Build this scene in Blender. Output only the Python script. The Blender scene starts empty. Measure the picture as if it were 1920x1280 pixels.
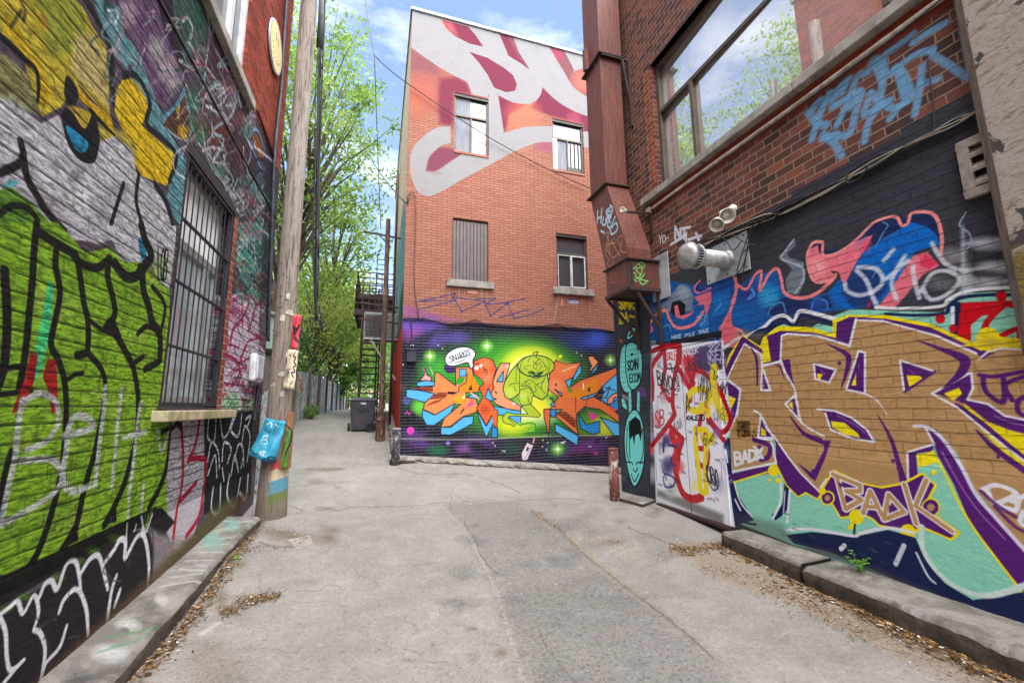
import bpy, bmesh, math, random
import numpy as np
from mathutils import Vector, Matrix
random.seed(7)
rng = np.random.default_rng(11)
S = bpy.context.scene
COL = S.collection
R_ = math.radians

# ------------------------------------------------------------------ camera model (photo 1920 x 1280, alley runs along +Y)
FPX, PITCH, ROLL, YAW, CAMH = 787.27, R_(8.7824), R_(-0.5331), R_(17.69975), 1.7
def _cam_axes():
    c, s = math.cos(PITCH), math.sin(PITCH)
    F = np.array([0, c, s]); U = np.array([0, -s, c]); Rr = np.array([1., 0, 0])
    R2 = math.cos(ROLL)*Rr + math.sin(ROLL)*U
    U2 = -math.sin(ROLL)*Rr + math.cos(ROLL)*U
    dx = np.array([math.cos(YAW), math.sin(YAW), 0]); dy = np.array([-math.sin(YAW), math.cos(YAW), 0])
    def w(a): return np.array([a @ dx, a @ dy, a[2]])
    return w(R2), w(U2), w(F)
CR, CU, CF = _cam_axes()
CAMPOS = np.array([0, 0, CAMH])
def rays(P):
    P = np.atleast_2d(np.asarray(P, float))
    return ((P[:, :1]-960)/FPX)*CR + (-(P[:, 1:2]-640)/FPX)*CU + CF
class Plane:
    """a flat face in the world: origin, unit u and v directions, outward normal"""
    def __init__(s, O, U, V):
        s.O, s.U, s.V = (np.array(a, float) for a in (O, U, V))
        s.N = np.cross(s.U, s.V)
    def uv(s, P):
        r = rays(P); t = ((s.O-CAMPOS) @ s.N)/(r @ s.N)
        q = CAMPOS + r*t[:, None] - s.O
        return np.stack([q @ s.U, q @ s.V], 1)
    def xyz(s, u, v, d=0.0):
        return s.O + s.U*u + s.V*v + s.N*d
    def pt(s, px, py, d=0.0):
        u, v = s.uv([(px, py)])[0]; return s.xyz(u, v, d)
XL, XR, YC = -2.0, 4.75, 11.6
PL = Plane((XL, 0, 0), (0, -1, 0), (0, 0, 1)); PL.flip = True
class FlipPlane(Plane):
    pass
# left wall: u = Y, normal +X ; right wall: u = Y, normal -X ; centre: u = X, normal -Y
class WallL(Plane):
    def __init__(s, x): s.O=np.array([x,0,0.]); s.U=np.array([0,1.,0]); s.V=np.array([0,0,1.]); s.N=np.array([1.,0,0])
class WallR(Plane):
    def __init__(s, x): s.O=np.array([x,0,0.]); s.U=np.array([0,1.,0]); s.V=np.array([0,0,1.]); s.N=np.array([-1.,0,0])
class WallC(Plane):
    def __init__(s, y): s.O=np.array([0,y,0.]); s.U=np.array([1.,0,0]); s.V=np.array([0,0,1.]); s.N=np.array([0,-1.,0])
class Terrain(Plane):
    """the ground itself: u = x, v = y, following gz"""
    def __init__(s): s.O=np.zeros(3); s.U=np.array([1.,0,0]); s.V=np.array([0,1.,0]); s.N=np.array([0,0,1.])
    def uv(s, P):
        out = []
        for r in rays(P):
            z = 0.0
            for _ in range(12):
                t = (z-CAMH)/r[2] if r[2] < -1e-4 else 60.0
                x, y = r[0]*t, r[1]*t; z = .5*z+.5*gz(x, y)
            out.append((x, y))
        return np.array(out)
class Floor(Plane):
    def __init__(s, z): s.O=np.array([0,0,z]); s.U=np.array([1.,0,0]); s.V=np.array([0,1.,0]); s.N=np.array([0,0,1.])
WL, WR, WC, GR, TE = WallL(XL), WallR(XR), WallC(YC), Floor(0.0), Terrain()

# ------------------------------------------------------------------ terrain
_rampY = [-40, 8, 11.3, 14, 16, 22, 30, 60, 200]
_rampZ = [0, 0, .30, .96, 1.24, 1.48, 1.58, 1.65, 1.66]
DIP = -.15
def gz(x, y):
    a = float(np.interp(y, _rampY, _rampZ))
    if y <= 8: return DIP*(1-min(1, max(0, (y-4.3)/2.0))**2*(3-2*min(1, max(0, (y-4.3)/2.0)))) if y < 6.3 else 0.0
    if x <= .7: return a
    t = min(1, (y-8)/3.6); t = t*t*(3-2*t)
    side = .36-.105*(min(x, 12)-.7)
    if y > 11.6: return min(a, side)
    k = min(1, (x-.7)/1.2)
    return a*(1-k) + k*t*side

# ------------------------------------------------------------------ paint rasteriser (works in wall metres)
def smooth_pts(P, closed, n=5):
    P = np.asarray(P, float); m = len(P)
    if m < 3: return P
    out = []
    for i in range(m if closed else m-1):
        p0 = P[(i-1) % m] if (closed or i > 0) else P[0]
        p1 = P[i]; p2 = P[(i+1) % m]
        p3 = P[(i+2) % m] if (closed or i+2 < m) else P[-1]
        for k in range(n):
            t = k/n
            out.append(.5*((2*p1)+(-p0+p2)*t+(2*p0-5*p1+4*p2-p3)*t*t+(-p0+3*p1-3*p2+p3)*t**3))
    if not closed: out.append(P[-1])
    return np.array(out)
class Tr:
    """coordinates read off an enlarged crop of the photo"""
    def __init__(s, x0, y0, k): s.x0, s.y0, s.k = x0, y0, k
    def __call__(s, P): return np.asarray(P, float)*s.k + np.array([s.x0, s.y0])
IDT = Tr(0, 0, 1.0)
def C3(c): return np.array(c, np.float32)/255.0
class Canvas:
    def __init__(s, plane, u0, u1, v0, v1, ppm):
        s.p, s.u0, s.u1, s.v0, s.v1, s.ppm = plane, u0, u1, v0, v1, ppm
        s.W, s.H = int(round((u1-u0)*ppm)), int(round((v1-v0)*ppm))
        s.rgb = np.zeros((s.H, s.W, 3), np.float32); s.a = np.zeros((s.H, s.W), np.float32)
        s.T = IDT
    def g(s, P, raw=False):
        uv = np.asarray(P, float) if raw else s.p.uv(s.T(P))
        return np.stack([(uv[:, 0]-s.u0)*s.ppm-.5, (uv[:, 1]-s.v0)*s.ppm-.5], 1)
    def loc(s, P):       # grid px per zoom px around P
        c = np.mean(np.asarray(P, float), 0)
        q = s.g([c, c+[1, 0], c+[0, 1]])
        J = np.array([q[1]-q[0], q[2]-q[0]])
        return math.sqrt(abs(np.linalg.det(J))+1e-9)
    def box(s, G, m):
        x0 = max(0, int(np.floor(G[:, 0].min()-m))); x1 = min(s.W, int(np.ceil(G[:, 0].max()+m))+1)
        y0 = max(0, int(np.floor(G[:, 1].min()-m))); y1 = min(s.H, int(np.ceil(G[:, 1].max()+m))+1)
        return x0, x1, y0, y1
    def comp(s, b, m, col):
        x0, x1, y0, y1 = b
        A = s.a[y0:y1, x0:x1]; C = s.rgb[y0:y1, x0:x1]
        na = m + A*(1-m); d = np.maximum(na, 1e-5)
        s.rgb[y0:y1, x0:x1] = (C3(col)*m[..., None] + C*(A*(1-m))[..., None])/d[..., None]
        s.a[y0:y1, x0:x1] = na
    def fill(s, P, col, a=1.0, soft=0, curve=0, raw=False):
        P = np.asarray(P, float)
        if curve: P = smooth_pts(P, True)
        G = s.g(P, raw); sf = max(1.0, soft*(s.ppm if raw else s.loc(P)))
        b = s.box(G, sf+2); x0, x1, y0, y1 = b
        if x1 <= x0 or y1 <= y0: return
        X = np.arange(x0, x1, dtype=np.float32)[None, :]; Y = np.arange(y0, y1, dtype=np.float32)[:, None]
        ins = np.zeros((y1-y0, x1-x0), bool); D = np.full((y1-y0, x1-x0), 1e9, np.float32)
        n = len(G)
        for i in range(n):
            ax, ay = G[i]; bx, by = G[(i+1) % n]
            dx, dy = bx-ax, by-ay; L = dx*dx+dy*dy
            if L < 1e-9: continue
            t = np.clip(((X-ax)*dx+(Y-ay)*dy)/L, 0, 1)
            D = np.minimum(D, (X-ax-t*dx)**2+(Y-ay-t*dy)**2)
            if abs(dy) > 1e-9:
                c = (Y >= min(ay, by)) & (Y < max(ay, by))
                ins ^= c & (X < ax+(Y-ay)*dx/dy)
        sd = np.sqrt(D)*np.where(ins, 1, -1)
        s.comp(b, np.clip(.5+sd/sf, 0, 1).astype(np.float32)*a, col)
    def line(s, P, w, col, a=1.0, soft=0, curve=1, taper=None, raw=False):
        P = np.asarray(P, float); k = s.ppm if raw else s.loc(P)
        if curve and len(P) > 2: P = smooth_pts(P, False)
        G = s.g(P, raw); hw = max(.45, w*k/2); sf = max(1.0, soft*k)
        b = s.box(G, hw+sf+2); x0, x1, y0, y1 = b
        if x1 <= x0 or y1 <= y0: return
        M = np.full((y1-y0, x1-x0), -1e9, np.float32); n = len(G)
        for i in range(n-1):
            ax, ay = G[i]; bx, by = G[i+1]
            m = hw+sf+2
            xa, xb = max(x0, int(min(ax, bx)-m)), min(x1, int(max(ax, bx)+m)+2)
            ya, yb = max(y0, int(min(ay, by)-m)), min(y1, int(max(ay, by)+m)+2)
            if xb <= xa or yb <= ya: continue
            X = np.arange(xa, xb, dtype=np.float32)[None, :]; Y = np.arange(ya, yb, dtype=np.float32)[:, None]
            dx, dy = bx-ax, by-ay; L = max(dx*dx+dy*dy, 1e-9)
            t = np.clip(((X-ax)*dx+(Y-ay)*dy)/L, 0, 1)
            d = np.sqrt((X-ax-t*dx)**2+(Y-ay-t*dy)**2)
            h = hw
            if taper is not None:
                f0, f1 = i/(n-1), (i+1)/(n-1)
                f = f0+(f1-f0)*t
                h = hw*np.interp(f, np.linspace(0, 1, len(taper)), taper)
            v = M[ya-y0:yb-y0, xa-x0:xb-x0]
            np.maximum(v, h-d, out=v)
        s.comp(b, np.clip(.5+M/sf, 0, 1).astype(np.float32)*a, col)
    def lines(s, LS, w, col, **k):
        for P in LS: s.line(P, w, col, **k)
    def poly(s, P, col, ol=None, w=8, curve=0, **k):
        s.fill(P, col, curve=curve, **k)
        if ol is not None:
            Q = list(P)+[P[0]]
            if curve: Q = smooth_pts(P, True).tolist(); Q.append(Q[0])
            s.line(Q, w, ol, curve=0)
    def blob(s, c, r, col, a=1.0, ry=None, p=1.0):
        """soft sprayed cloud"""
        ry = ry or r
        c = np.array(c, float)
        G = s.g([c, c+[r, 0], c+[0, ry]])
        ex = G[1]-G[0]; ey = G[2]-G[0]
        m = abs(ex)+abs(ey)
        b = s.box(G[:1], float(m.max())*1.3); x0, x1, y0, y1 = b
        if x1 <= x0 or y1 <= y0: return
        X = np.arange(x0, x1)[None, :]-G[0, 0]; Y = np.arange(y0, y1)[:, None]-G[0, 1]
        Mi = np.linalg.inv(np.array([ex, ey]).T)
        q = (Mi[0, 0]*X+Mi[0, 1]*Y)**2+(Mi[1, 0]*X+Mi[1, 1]*Y)**2
        s.comp(b, (np.clip(1-q, 0, 1)**p*a).astype(np.float32), col)
    def dot(s, c, r, col, **k):
        t = np.linspace(0, 2*np.pi, 18, endpoint=False)
        s.fill(np.stack([c[0]+r*np.cos(t), c[1]+r*np.sin(t)], 1), col, **k)
    def star(s, c, rx, ry, col=(245, 255, 235), w=4):
        s.blob(c, rx*.6, col, .8, p=2)
        s.line([(c[0]-rx, c[1]), (c[0]+rx, c[1])], w, col, taper=[.15, 1, .15])
        s.line([(c[0], c[1]-ry), (c[0], c[1]+ry)], w, col, taper=[.15, 1, .15])
        s.dot(c, w*1.2, (255, 255, 255))
    def text(s, t, quad, w, col, a=1.0, soft=0, slack=.14):
        """hand lettering: stroke font laid into a quad (tl, tr, br, bl)"""
        q = np.array(quad, float); n = len(t)
        for i, ch in enumerate(t):
            for st in FONT.get(ch, []):
                pts = []
                for (x, y) in st:
                    f = (i+slack/2+x*(1-slack))/n
                    top = q[0]*(1-f)+q[1]*f; bot = q[3]*(1-f)+q[2]*f
                    pts.append(top*(y)+bot*(1-y))
                s.line(pts, w, col, a=a, soft=soft, curve=1 if ch in 'SOCDGQURPB069835&' else 0)
    def scribble(s, quad, n, w, col, a=1.0, seed=0):
        r = random.Random(seed); q = np.array(quad, float)
        P = []
        for i in range(n):
            f = (i+.5)/n; top = q[0]*(1-f)+q[1]*f; bot = q[3]*(1-f)+q[2]*f
            for k in range(3):
                y = r.random(); j = (q[1]-q[0])/n*(r.random()-.5)*1.6
                P.append(top*y+bot*(1-y)+j)
        s.line(P, w, col, a=a)
    def image(s, name):
        im = bpy.data.images.new(name, s.W, s.H, alpha=True)
        im.alpha_mode = 'CHANNEL_PACKED'
        q = np.clip(s.rgb, 0, 1); g_ = q.mean(2, keepdims=True); q = np.clip(g_+(q-g_)*1.08, 0, 1)**1.10   # pigment strength
        buf = np.concatenate([q, np.clip(s.a, 0, 1)[..., None]], 2).astype(np.float32)
        im.pixels.foreach_set(buf.ravel()); im.update(); im.pack()
        return im
FONT = {
 'A': [[(0, 0), (.5, 1), (1, 0)], [(.2, .38), (.8, .38)]], 'B': [[(0, 0), (0, 1)], [(0, 1), (.8, .9), (.8, .6), (0, .52), (.95, .4), (.9, .08), (0, 0)]],
 'C': [[(.95, .85), (.5, 1), (.05, .6), (.1, .2), (.5, 0), (.95, .15)]], 'D': [[(0, 0), (0, 1)], [(0, 1), (.7, .9), (1, .5), (.7, .1), (0, 0)]],
 'E': [[(.9, 1), (0, 1), (0, 0), (.9, 0)], [(0, .5), (.7, .5)]], 'F': [[(.9, 1), (0, 1), (0, 0)], [(0, .5), (.7, .5)]],
 'G': [[(.95, .85), (.5, 1), (.05, .6), (.1, .2), (.5, 0), (.95, .15), (.95, .5), (.6, .5)]], 'H': [[(0, 0), (0, 1)], [(1, 0), (1, 1)], [(0, .5), (1, .5)]],
 'I': [[(.5, 0), (.5, 1)]], 'J': [[(.8, 1), (.8, .15), (.4, 0), (.05, .25)]], 'K': [[(0, 0), (0, 1)], [(.9, 1), (0, .45), (1, 0)]], 'L': [[(0, 1), (0, 0), (.9, 0)]],
 'M': [[(0, 0), (.1, 1), (.5, .35), (.9, 1), (1, 0)]], 'N': [[(0, 0), (0, 1), (1, 0), (1, 1)]], 'O': [[(.5, 1), (.05, .75), (.05, .25), (.5, 0), (.95, .25), (.95, .75), (.5, 1)]],
 'P': [[(0, 0), (0, 1), (.8, .95), (.9, .65), (0, .45)]], 'Q': [[(.5, 1), (.05, .75), (.05, .25), (.5, 0), (.95, .25), (.95, .75), (.5, 1)], [(.6, .3), (1, -.1)]],
 'R': [[(0, 0), (0, 1), (.8, .95), (.9, .65), (.1, .48), (.95, 0)]], 'S': [[(.95, .85), (.5, 1), (.08, .78), (.5, .52), (.92, .25), (.5, 0), (.05, .15)]],
 'T': [[(0, 1), (1, 1)], [(.5, 1), (.5, 0)]], 'U': [[(0, 1), (.05, .2), (.5, 0), (.95, .2), (1, 1)]], 'V': [[(0, 1), (.5, 0), (1, 1)]], 'W': [[(0, 1), (.25, 0), (.5, .65), (.75, 0), (1, 1)]],
 'X': [[(0, 0), (1, 1)], [(0, 1), (1, 0)]], 'Y': [[(0, 1), (.5, .5), (1, 1)], [(.5, .5), (.5, 0)]], 'Z': [[(0, 1), (1, 1), (0, 0), (1, 0)]],
 '2': [[(0, .75), (.4, 1), (.9, .75), (0, 0), (1, 0)]], '5': [[(.9, 1), (.1, 1), (.1, .55), (.7, .6), (.9, .25), (.4, 0), (0, .15)]], '!': [[(.5, 1), (.5, .3)], [(.5, .08), (.5, 0)]],
 '.': [[(.4, .02), (.6, .02)]], ' ': [], '-': [[(.1, .5), (.9, .5)]],
}
# ------------------------------------------------------------------ graffiti on the left wall
BK = (36, 34, 38); WH = (222, 222, 228)
cl = Canvas(WL, 2.2, 9.0, -.1, 6.4, 220)
Z1, Z2, Z3 = Tr(0, 0, .33596), Tr(0, 430, .33596), Tr(0, 850, .33596)
cl.fill([(2.2, -.1), (9.0, -.1), (9.0, 6.32), (2.2, 6.32)], (100, 88, 100), raw=True)
cl.T = Z1
cl.fill([(500,-60),(640,60),(700,200),(800,320),(870,560),(960,760),(1040,900),(1010,1300),(930,1100),(980,880),(830,700),(730,420),(610,250)], (116,164,170), soft=14)
cl.fill([(640,-40),(880,-40),(1010,250),(1050,420),(1000,520),(930,600),(870,560),(790,330),(700,180)], (120,92,124), soft=16)
cl.fill([(870,-20),(960,-20),(1045,420),(1010,390),(920,180)], (62,42,58), soft=14)
cl.fill([(960,-20),(1150,-20),(1190,130),(1160,200),(1040,330),(980,200)], (76,104,92), soft=24)
cl.fill([(570,0),(660,40),(640,120),(580,90)], (70,110,100), soft=16)
for p, r, c in (((715,80),70,(205,180,185)),((870,270),60,(190,190,185)),((930,380),70,(205,195,195)),((970,460),50,(200,190,190)),((1080,560),60,(60,110,75)),((1110,720),70,(70,140,80)),((1240,760),80,(120,55,45)),((1210,360),90,(85,62,78)),((1420,1000),90,(70,130,135)),((1490,1130),60,(90,150,150)),((1350,900),110,(80,55,62)),((1120,120),90,(70,110,95)),((640,110),60,(120,150,155))):
    cl.blob(p, r, c, .85, ry=r*1.5)
# brown-yellow wedge beside the window head
cl.poly([(905,700),(930,650),(990,590),(1030,520),(1060,640),(1075,720),(1040,790),(980,760)], (104,74,62), (170,180,190), 9)
cl.fill([(980,600),(1005,580),(1000,680),(1055,730),(1030,790),(990,750),(1000,690)], (205,160,50))
cl.line([(915,655),(985,590),(1030,500)], 16, (110,170,195))
cl.lines([[(1040,480),(1090,600),(1130,720),(1150,850),(1190,950),(1240,1010),(1290,1100),(1330,1180)],[(1180,230),(1230,330),(1280,410),(1300,390),(1310,480),(1310,600),(1280,660)],[(1230,540),(1240,620),(1270,670),(1300,760),(1320,820)],[(1330,540),(1370,700),(1400,850),(1380,950),(1430,1050),(1420,1150)],[(1110,800),(1170,870),(1210,960),(1250,1000)]], 11, (205,205,212), soft=7, a=.9)
cl.lines([[(1150,50),(1170,180),(1150,350),(1140,480)],[(1040,240),(1080,280),(1140,450)],[(1010,150),(1040,100),(1075,160),(1050,260)],[(1180,200),(1200,120),(1170,40)],[(1190,900),(1230,830),(1260,860),(1220,960),(1260,1000),(1280,920)],[(1260,1010),(1300,1090),(1350,1130),(1390,1090),(1340,1000)],[(1330,1180),(1380,1150),(1400,1060)]], 13, (210,205,212), soft=8, a=.85)
cl.lines([[(1395,760),(1420,720),(1455,760),(1490,900),(1470,950),(1440,900),(1400,790)]], 10, (140,185,225), soft=4)
cl.fill([(1405,770),(1430,745),(1460,800),(1475,880),(1450,880)], (200,110,50), soft=8)
cl.lines([[(1025,240),(1060,270),(1110,330),(1130,400)],[(1110,260),(1150,320)],[(1060,160),(1110,260)]], 8, (150,110,110), soft=5)
cl.lines([[(600,60),(660,70),(640,140)],[(580,150),(620,120),(650,160)]], 12, (190,215,225), soft=6)
# olive / yellow body
cl.fill([(-60,300),(120,400),(210,560),(250,660),(130,610),(-60,520)], (146,144,98), soft=12)
cl.fill([(-80,120),(-20,0),(60,-30),(360,-60),(460,40),(530,170),(590,260),(605,420),(615,650),(520,560),(440,470),(340,600),(240,650),(200,560),(130,330),(-40,170)], (208,190,74), soft=8)
cl.fill([(180,-40),(400,-30),(470,90),(480,190),(380,300),(300,330),(240,220),(190,90)], (148,160,62), soft=40, a=.8)
cl.fill([(420,200),(520,190),(590,320),(605,600),(480,480),(400,400)], (205,188,140), soft=40, a=.85)
cl.fill([(30,60),(90,120),(170,260),(250,400),(280,520),(240,620),(205,560),(200,400),(120,300),(30,190)], (214,182,44), soft=10)
cl.fill([(160,10),(230,60),(270,190),(200,150)], (190,180,50), soft=20)
cl.fill([(200,60),(260,100),(280,180),(230,160)], (196,120,60), soft=26, a=.5)
cl.fill([(430,470),(500,560),(620,650),(640,740),(560,690),(520,620),(440,560)], (208,172,40), soft=5)
cl.fill([(380,590),(440,600),(530,640),(540,760),(460,730),(390,640)], (200,175,70), soft=10)
cl.fill([(-60,270),(60,330),(150,420),(190,520),(120,460),(20,360)], (176,170,120), soft=14)
cl.line([(455,-60),(540,110),(600,230),(622,330),(626,480),(640,600)], 38, (44,44,44), soft=8, taper=[.9,1,1,.9,.6])
# yellow arm
cl.poly([(650,500),(690,440),(730,430),(790,500),(830,590),(820,640),(790,700),(880,780),(970,860),(960,940),(930,1040),(860,1010),(790,980),(740,900),(760,830),(690,740),(640,620)], (232,198,40), None)
cl.fill([(545,690),(690,740),(760,830),(750,960),(700,880),(560,790)], (190,172,84), soft=22)
cl.line([(690,425),(740,415),(795,470),(838,580),(818,690),(900,770),(987,870),(945,1010)], 26, (40,44,46), soft=6)
# silver body
cl.fill([(-80,500),(120,610),(230,690),(330,640),(370,780),(450,890),(530,910),(560,790),(640,760),(740,840),(760,960),(860,1030),(930,1130),(975,1340),(-80,1340)], (206,204,210), soft=6)
for p in ((100,750),(300,1000),(500,1050),(620,900),(250,820),(420,1150),(60,640)): cl.blob(p, 120, (226,224,230), .6)
for p in ((640,1080),(280,1120),(420,980),(130,700),(560,1180)): cl.blob(p, 60, (176,168,176), .6)
cl.fill([(350,620),(400,620),(470,720),(520,640),(555,760),(540,880),(500,914),(430,880),(370,780)], (38,38,42), curve=1, soft=3)
cl.fill([(368,700),(430,740),(492,800),(470,850),(425,835),(385,765)], (52,150,190), curve=1, soft=4)
cl.fill([(370,425),(410,460),(440,530),(420,580),(380,580),(358,520)], (42,42,40), curve=1)
cl.line([(-40,170),(60,250),(140,330),(200,390),(215,480),(210,570)], 34, (40,40,40), soft=6, taper=[1.2,1,.9,.8,.5])
cl.line([(510,625),(580,700),(640,755)], 26, (40,38,36), soft=4, taper=[1,.8,.4])
cl.line([(525,640),(525,760)], 30, (40,38,36), soft=5)
cl.lines([[(-20,970),(80,930),(130,880),(115,790)],[(130,880),(155,1000),(200,1080),(260,1180),(360,1290)]], 44, (46,40,46), soft=10)
cl.lines([[(100,-20),(140,60),(130,120)],[(60,150),(120,60)]], 18, (60,52,40), soft=10, a=.7)
cl.fill([(-80,1090),(60,1040),(160,1120),(260,1220),(330,1330),(-80,1330)], (108,150,58), soft=10)
cl.fill([(0,1040),(60,1000),(110,1020),(60,1050)], (110,185,195), soft=14)
cl.line([(-20,1210),(60,1150),(150,1160),(205,1220),(240,1300)], 34, (40,42,38), soft=6)
cl.lines([[(690,1025),(660,1120),(620,1250)],[(775,975),(760,1120),(795,1260)]], 24, (46,44,48), soft=5)
cl.line([(865,1025),(930,1140),(972,1290)], 26, (46,44,48), soft=5)
# lime body
cl.T = Z2
GRN = (146,186,58)
cl.fill([(380,-20),(985,-20),(975,120),(945,340),(880,270),(840,180),(780,200),(720,190),(650,110),(620,50),(560,80),(450,60)], (208,206,212), soft=6)
cl.fill([(-90,-40),(320,-40),(480,130),(620,100),(700,190),(770,180),(830,230),(890,300),(950,340),(930,800),(880,980),(850,1030),(960,1060),(975,1290),(930,1690),(850,1580),(700,1640),(450,1760),(200,1880),(60,1940),(-90,1890)], GRN, soft=6)
for i in range(60):
    p = (random.uniform(-60,900), random.uniform(150,1750)); cl.blob(p, random.uniform(40,110), random.choice([(168,200,80),(128,164,50),(182,208,104),(112,146,48)]), .45)
for p in ((700,120),(860,120),(900,60),(560,30)): cl.blob(p, 70, (200,198,205), .6)
cl.fill([(770,40),(800,60),(835,215),(810,225),(780,130)], (48,134,165), soft=5)
for P, w in (([(205,-30),(190,120),(180,300),(160,500),(140,700),(110,880)],44),([(25,230),(40,500),(25,750),(-20,890)],56),([(-20,800),(60,772),(140,760)],32),([(225,20),(300,70),(420,140)],48),
  ([(320,80),(310,200),(335,350),(310,500),(285,640),(330,740),(360,850),(370,1000),(362,1150),(350,1290)],38),([(410,140),(440,180),(520,215),(570,200),(610,160)],40),([(430,160),(450,280),(470,420),(490,500),(492,640),(480,690),(430,700)],38),
  ([(490,690),(560,770),(590,870),(575,1000),(545,1150),(520,1290)],30),([(610,170),(600,260),(630,380),(640,480),(590,550),(640,580),(700,680),(740,760),(760,850),(772,960),(765,1100),(750,1210)],36),([(640,190),(700,262),(760,262),(785,215)],46),
  ([(790,-20),(810,60),(845,150),(800,220),(800,330),(830,430),(850,520),(892,590),(892,720)],44),([(770,580),(820,540),(885,572)],24),([(740,750),(800,710)],24),([(810,780),(885,740)],30),([(360,850),(420,810),(462,800)],24),([(-20,925),(80,910),(175,900)],30),([(490,500),(570,560),(600,560)],22),
  ([(955,1060),(950,1160),(935,1290)],26),([(850,320),(920,420),(900,560)],22)):
    cl.line(P, w, (38,38,34), soft=6)
cl.fill([(590,540),(640,500),(680,600),(600,580)], (38,38,34), soft=4)
cl.fill([(270,280),(302,310),(292,450),(262,650),(232,780),(190,865),(178,820),(200,650),(240,450)], (92,212,142), soft=6)
cl.fill([(170,690),(212,700),(190,850),(130,990),(66,1030),(80,980),(140,830)], (178,44,48), soft=5)
cl.fill([(270,720),(312,730),(322,900),(322,1000),(290,1030),(270,900),(240,820)], (178,44,48), soft=5)
cl.T = Z3
for P, w in (([(62,-10),(20,150),(-10,390)],40),([(345,90),(310,250),(240,480),(170,620),(90,690)],44),([(522,20),(470,200),(420,420),(350,530)],40),([(742,-10),(700,150),(640,290),(585,395)],38),([(945,20),(900,170),(835,295)],34)):
    cl.line(P, w, (36,36,34), soft=6)
for P in ([(160,640),(240,440),(200,640)], [(330,540),(420,380),(440,480)], [(570,400),(650,270),(650,380)]): cl.fill(P, (36,36,34), soft=6)
# the white name
cl.T = Z2
LW = (214,216,218)
for P, w in (([(125,950),(100,1100),(82,1290),(45,1440),(5,1640)],38),([(130,965),(220,915),(310,960),(325,1080),(260,1180),(150,1230)],34),([(120,1290),(290,1285),(345,1380),(300,1470),(180,1550),(20,1640)],36),
  ([(360,1150),(510,1110),(500,1060),(430,1040),(385,1100),(372,1220),(350,1380),(400,1460),(500,1430)],36),([(590,880),(580,1000),(560,1150),(545,1290),(530,1430)],30),([(680,890),(660,1050),(640,1290),(625,1440)],26),([(785,970),(765,1100),(745,1300),(720,1480)],26),([(690,1160),(812,1130)],22),([(880,1120),(905,1240),(945,1105)],18),([(800,1420),(790,1640),(820,1700)],20),([(720,1470),(715,1640),(710,1760)],20)):
    cl.line(P, w, LW, soft=9, a=.92)
cl.text('LOB', [(880,100),(945,110),(925,285),(880,280)][0:4], 9, (40,40,44))
# pier right of the window
cl.fill([(1215,-520),(1520,-560),(1500,380),(1440,1000),(1225,1000),(1260,380),(1330,200)], (84,68,76), soft=8, a=.35)
cl.fill([(1320,-40),(1500,-40),(1495,420),(1400,360),(1340,260)], (104,148,140), soft=10)
for p, c in (((1380,60),(190,205,205)),((1450,130),(70,110,110)),((1420,240),(160,190,180)),((1370,160),(96,150,120)),((1470,300),(120,70,60)),((1440,20),(150,120,130))): cl.blob(p, 60, c, .8)
cl.fill([(1262,390),(1330,350),(1400,380),(1485,400),(1485,700),(1450,1000),(1228,1000),(1250,700)], (216,202,214), soft=10)
for i in range(14):
    x = random.uniform(1330,1490); y = random.uniform(-80,340); cl.line([(x,y),(x+random.uniform(-30,30),y+60),(x+random.uniform(-20,30),y+130)], 8, random.choice([(210,215,215),(60,60,70),(70,130,130),(150,90,80)]), soft=4)
cl.lines([[(1290,400),(1340,380),(1390,400),(1350,500),(1300,560),(1285,650)],[(1340,730),(1390,620),(1445,600)],[(1250,690),(1335,755),(1310,860),(1250,870),(1290,960)],[(1400,540),(1420,450),(1455,410),(1450,520)],[(1350,400),(1355,560)],[(1270,560),(1265,640),(1250,760)],[(1335,770),(1360,880)]], 14, (168,42,84), soft=6, a=.9)
for p, c in (((1300,460),(190,90,130)),((1310,960),(110,185,110)),((1400,980),(150,200,160)),((1260,940),(160,200,150)),((1430,900),(90,85,95)),((1460,760),(96,84,100))): cl.blob(p, 60, c, .7)
cl.fill([(1480,-500),(1540,-500),(1500,1000),(1440,1280),(1395,1280),(1440,800)], (64,56,64), soft=20, a=.6)
# layers of older tags over the dark upper part and the pier
rt = random.Random(31)
def tagline(x0, x1, y0, y1, n, cols, wr=(5, 12), ln=140):
    for _ in range(n):
        x, y = rt.uniform(x0, x1), rt.uniform(y0, y1); P = [(x, y)]
        for k in range(rt.randint(2, 4)): x += rt.uniform(-.45, .45)*ln; y += rt.uniform(-.2, 1)*ln*.6; P.append((x, y))
        cl.line(P, rt.uniform(*wr), rt.choice(cols), soft=5, a=rt.uniform(.5, .95))
cl.T = Z1
tagline(1040, 1480, 250, 1150, 100, [(214,210,216),(230,226,230),(222,214,222),(160,190,196),(96,160,160),(190,100,116),(60,44,56)], (4, 11))
tagline(560, 1000, 0, 520, 26, [(150,170,180),(120,90,120),(200,180,186),(70,110,112)], (5, 13))
tagline(960, 1180, 0, 420, 20, [(130,150,140),(200,190,200),(150,80,90),(60,90,80)], (5, 10))
tagline(1340, 1510, 1100, 1280, 24, [(190,210,210),(90,150,150),(160,120,140),(60,60,70)], (4, 9), 90)
for i in range(36): cl.blob((rt.uniform(1040, 1480), rt.uniform(150, 1200)), rt.uniform(20, 55), rt.choice([(190,182,190),(110,140,140),(140,80,84),(60,110,90),(80,50,66)]), .6, ry=rt.uniform(30, 90))
cl.T = Z2
tagline(1300, 1490, -60, 380, 60, [(200,214,214),(60,70,80),(90,160,160),(170,110,90),(120,190,150)], (4, 9), 80)
tagline(1250, 1470, 400, 1000, 60, [(236,228,236),(180,50,96),(230,226,232),(120,100,120),(150,40,80)], (4, 11), 100)
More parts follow.
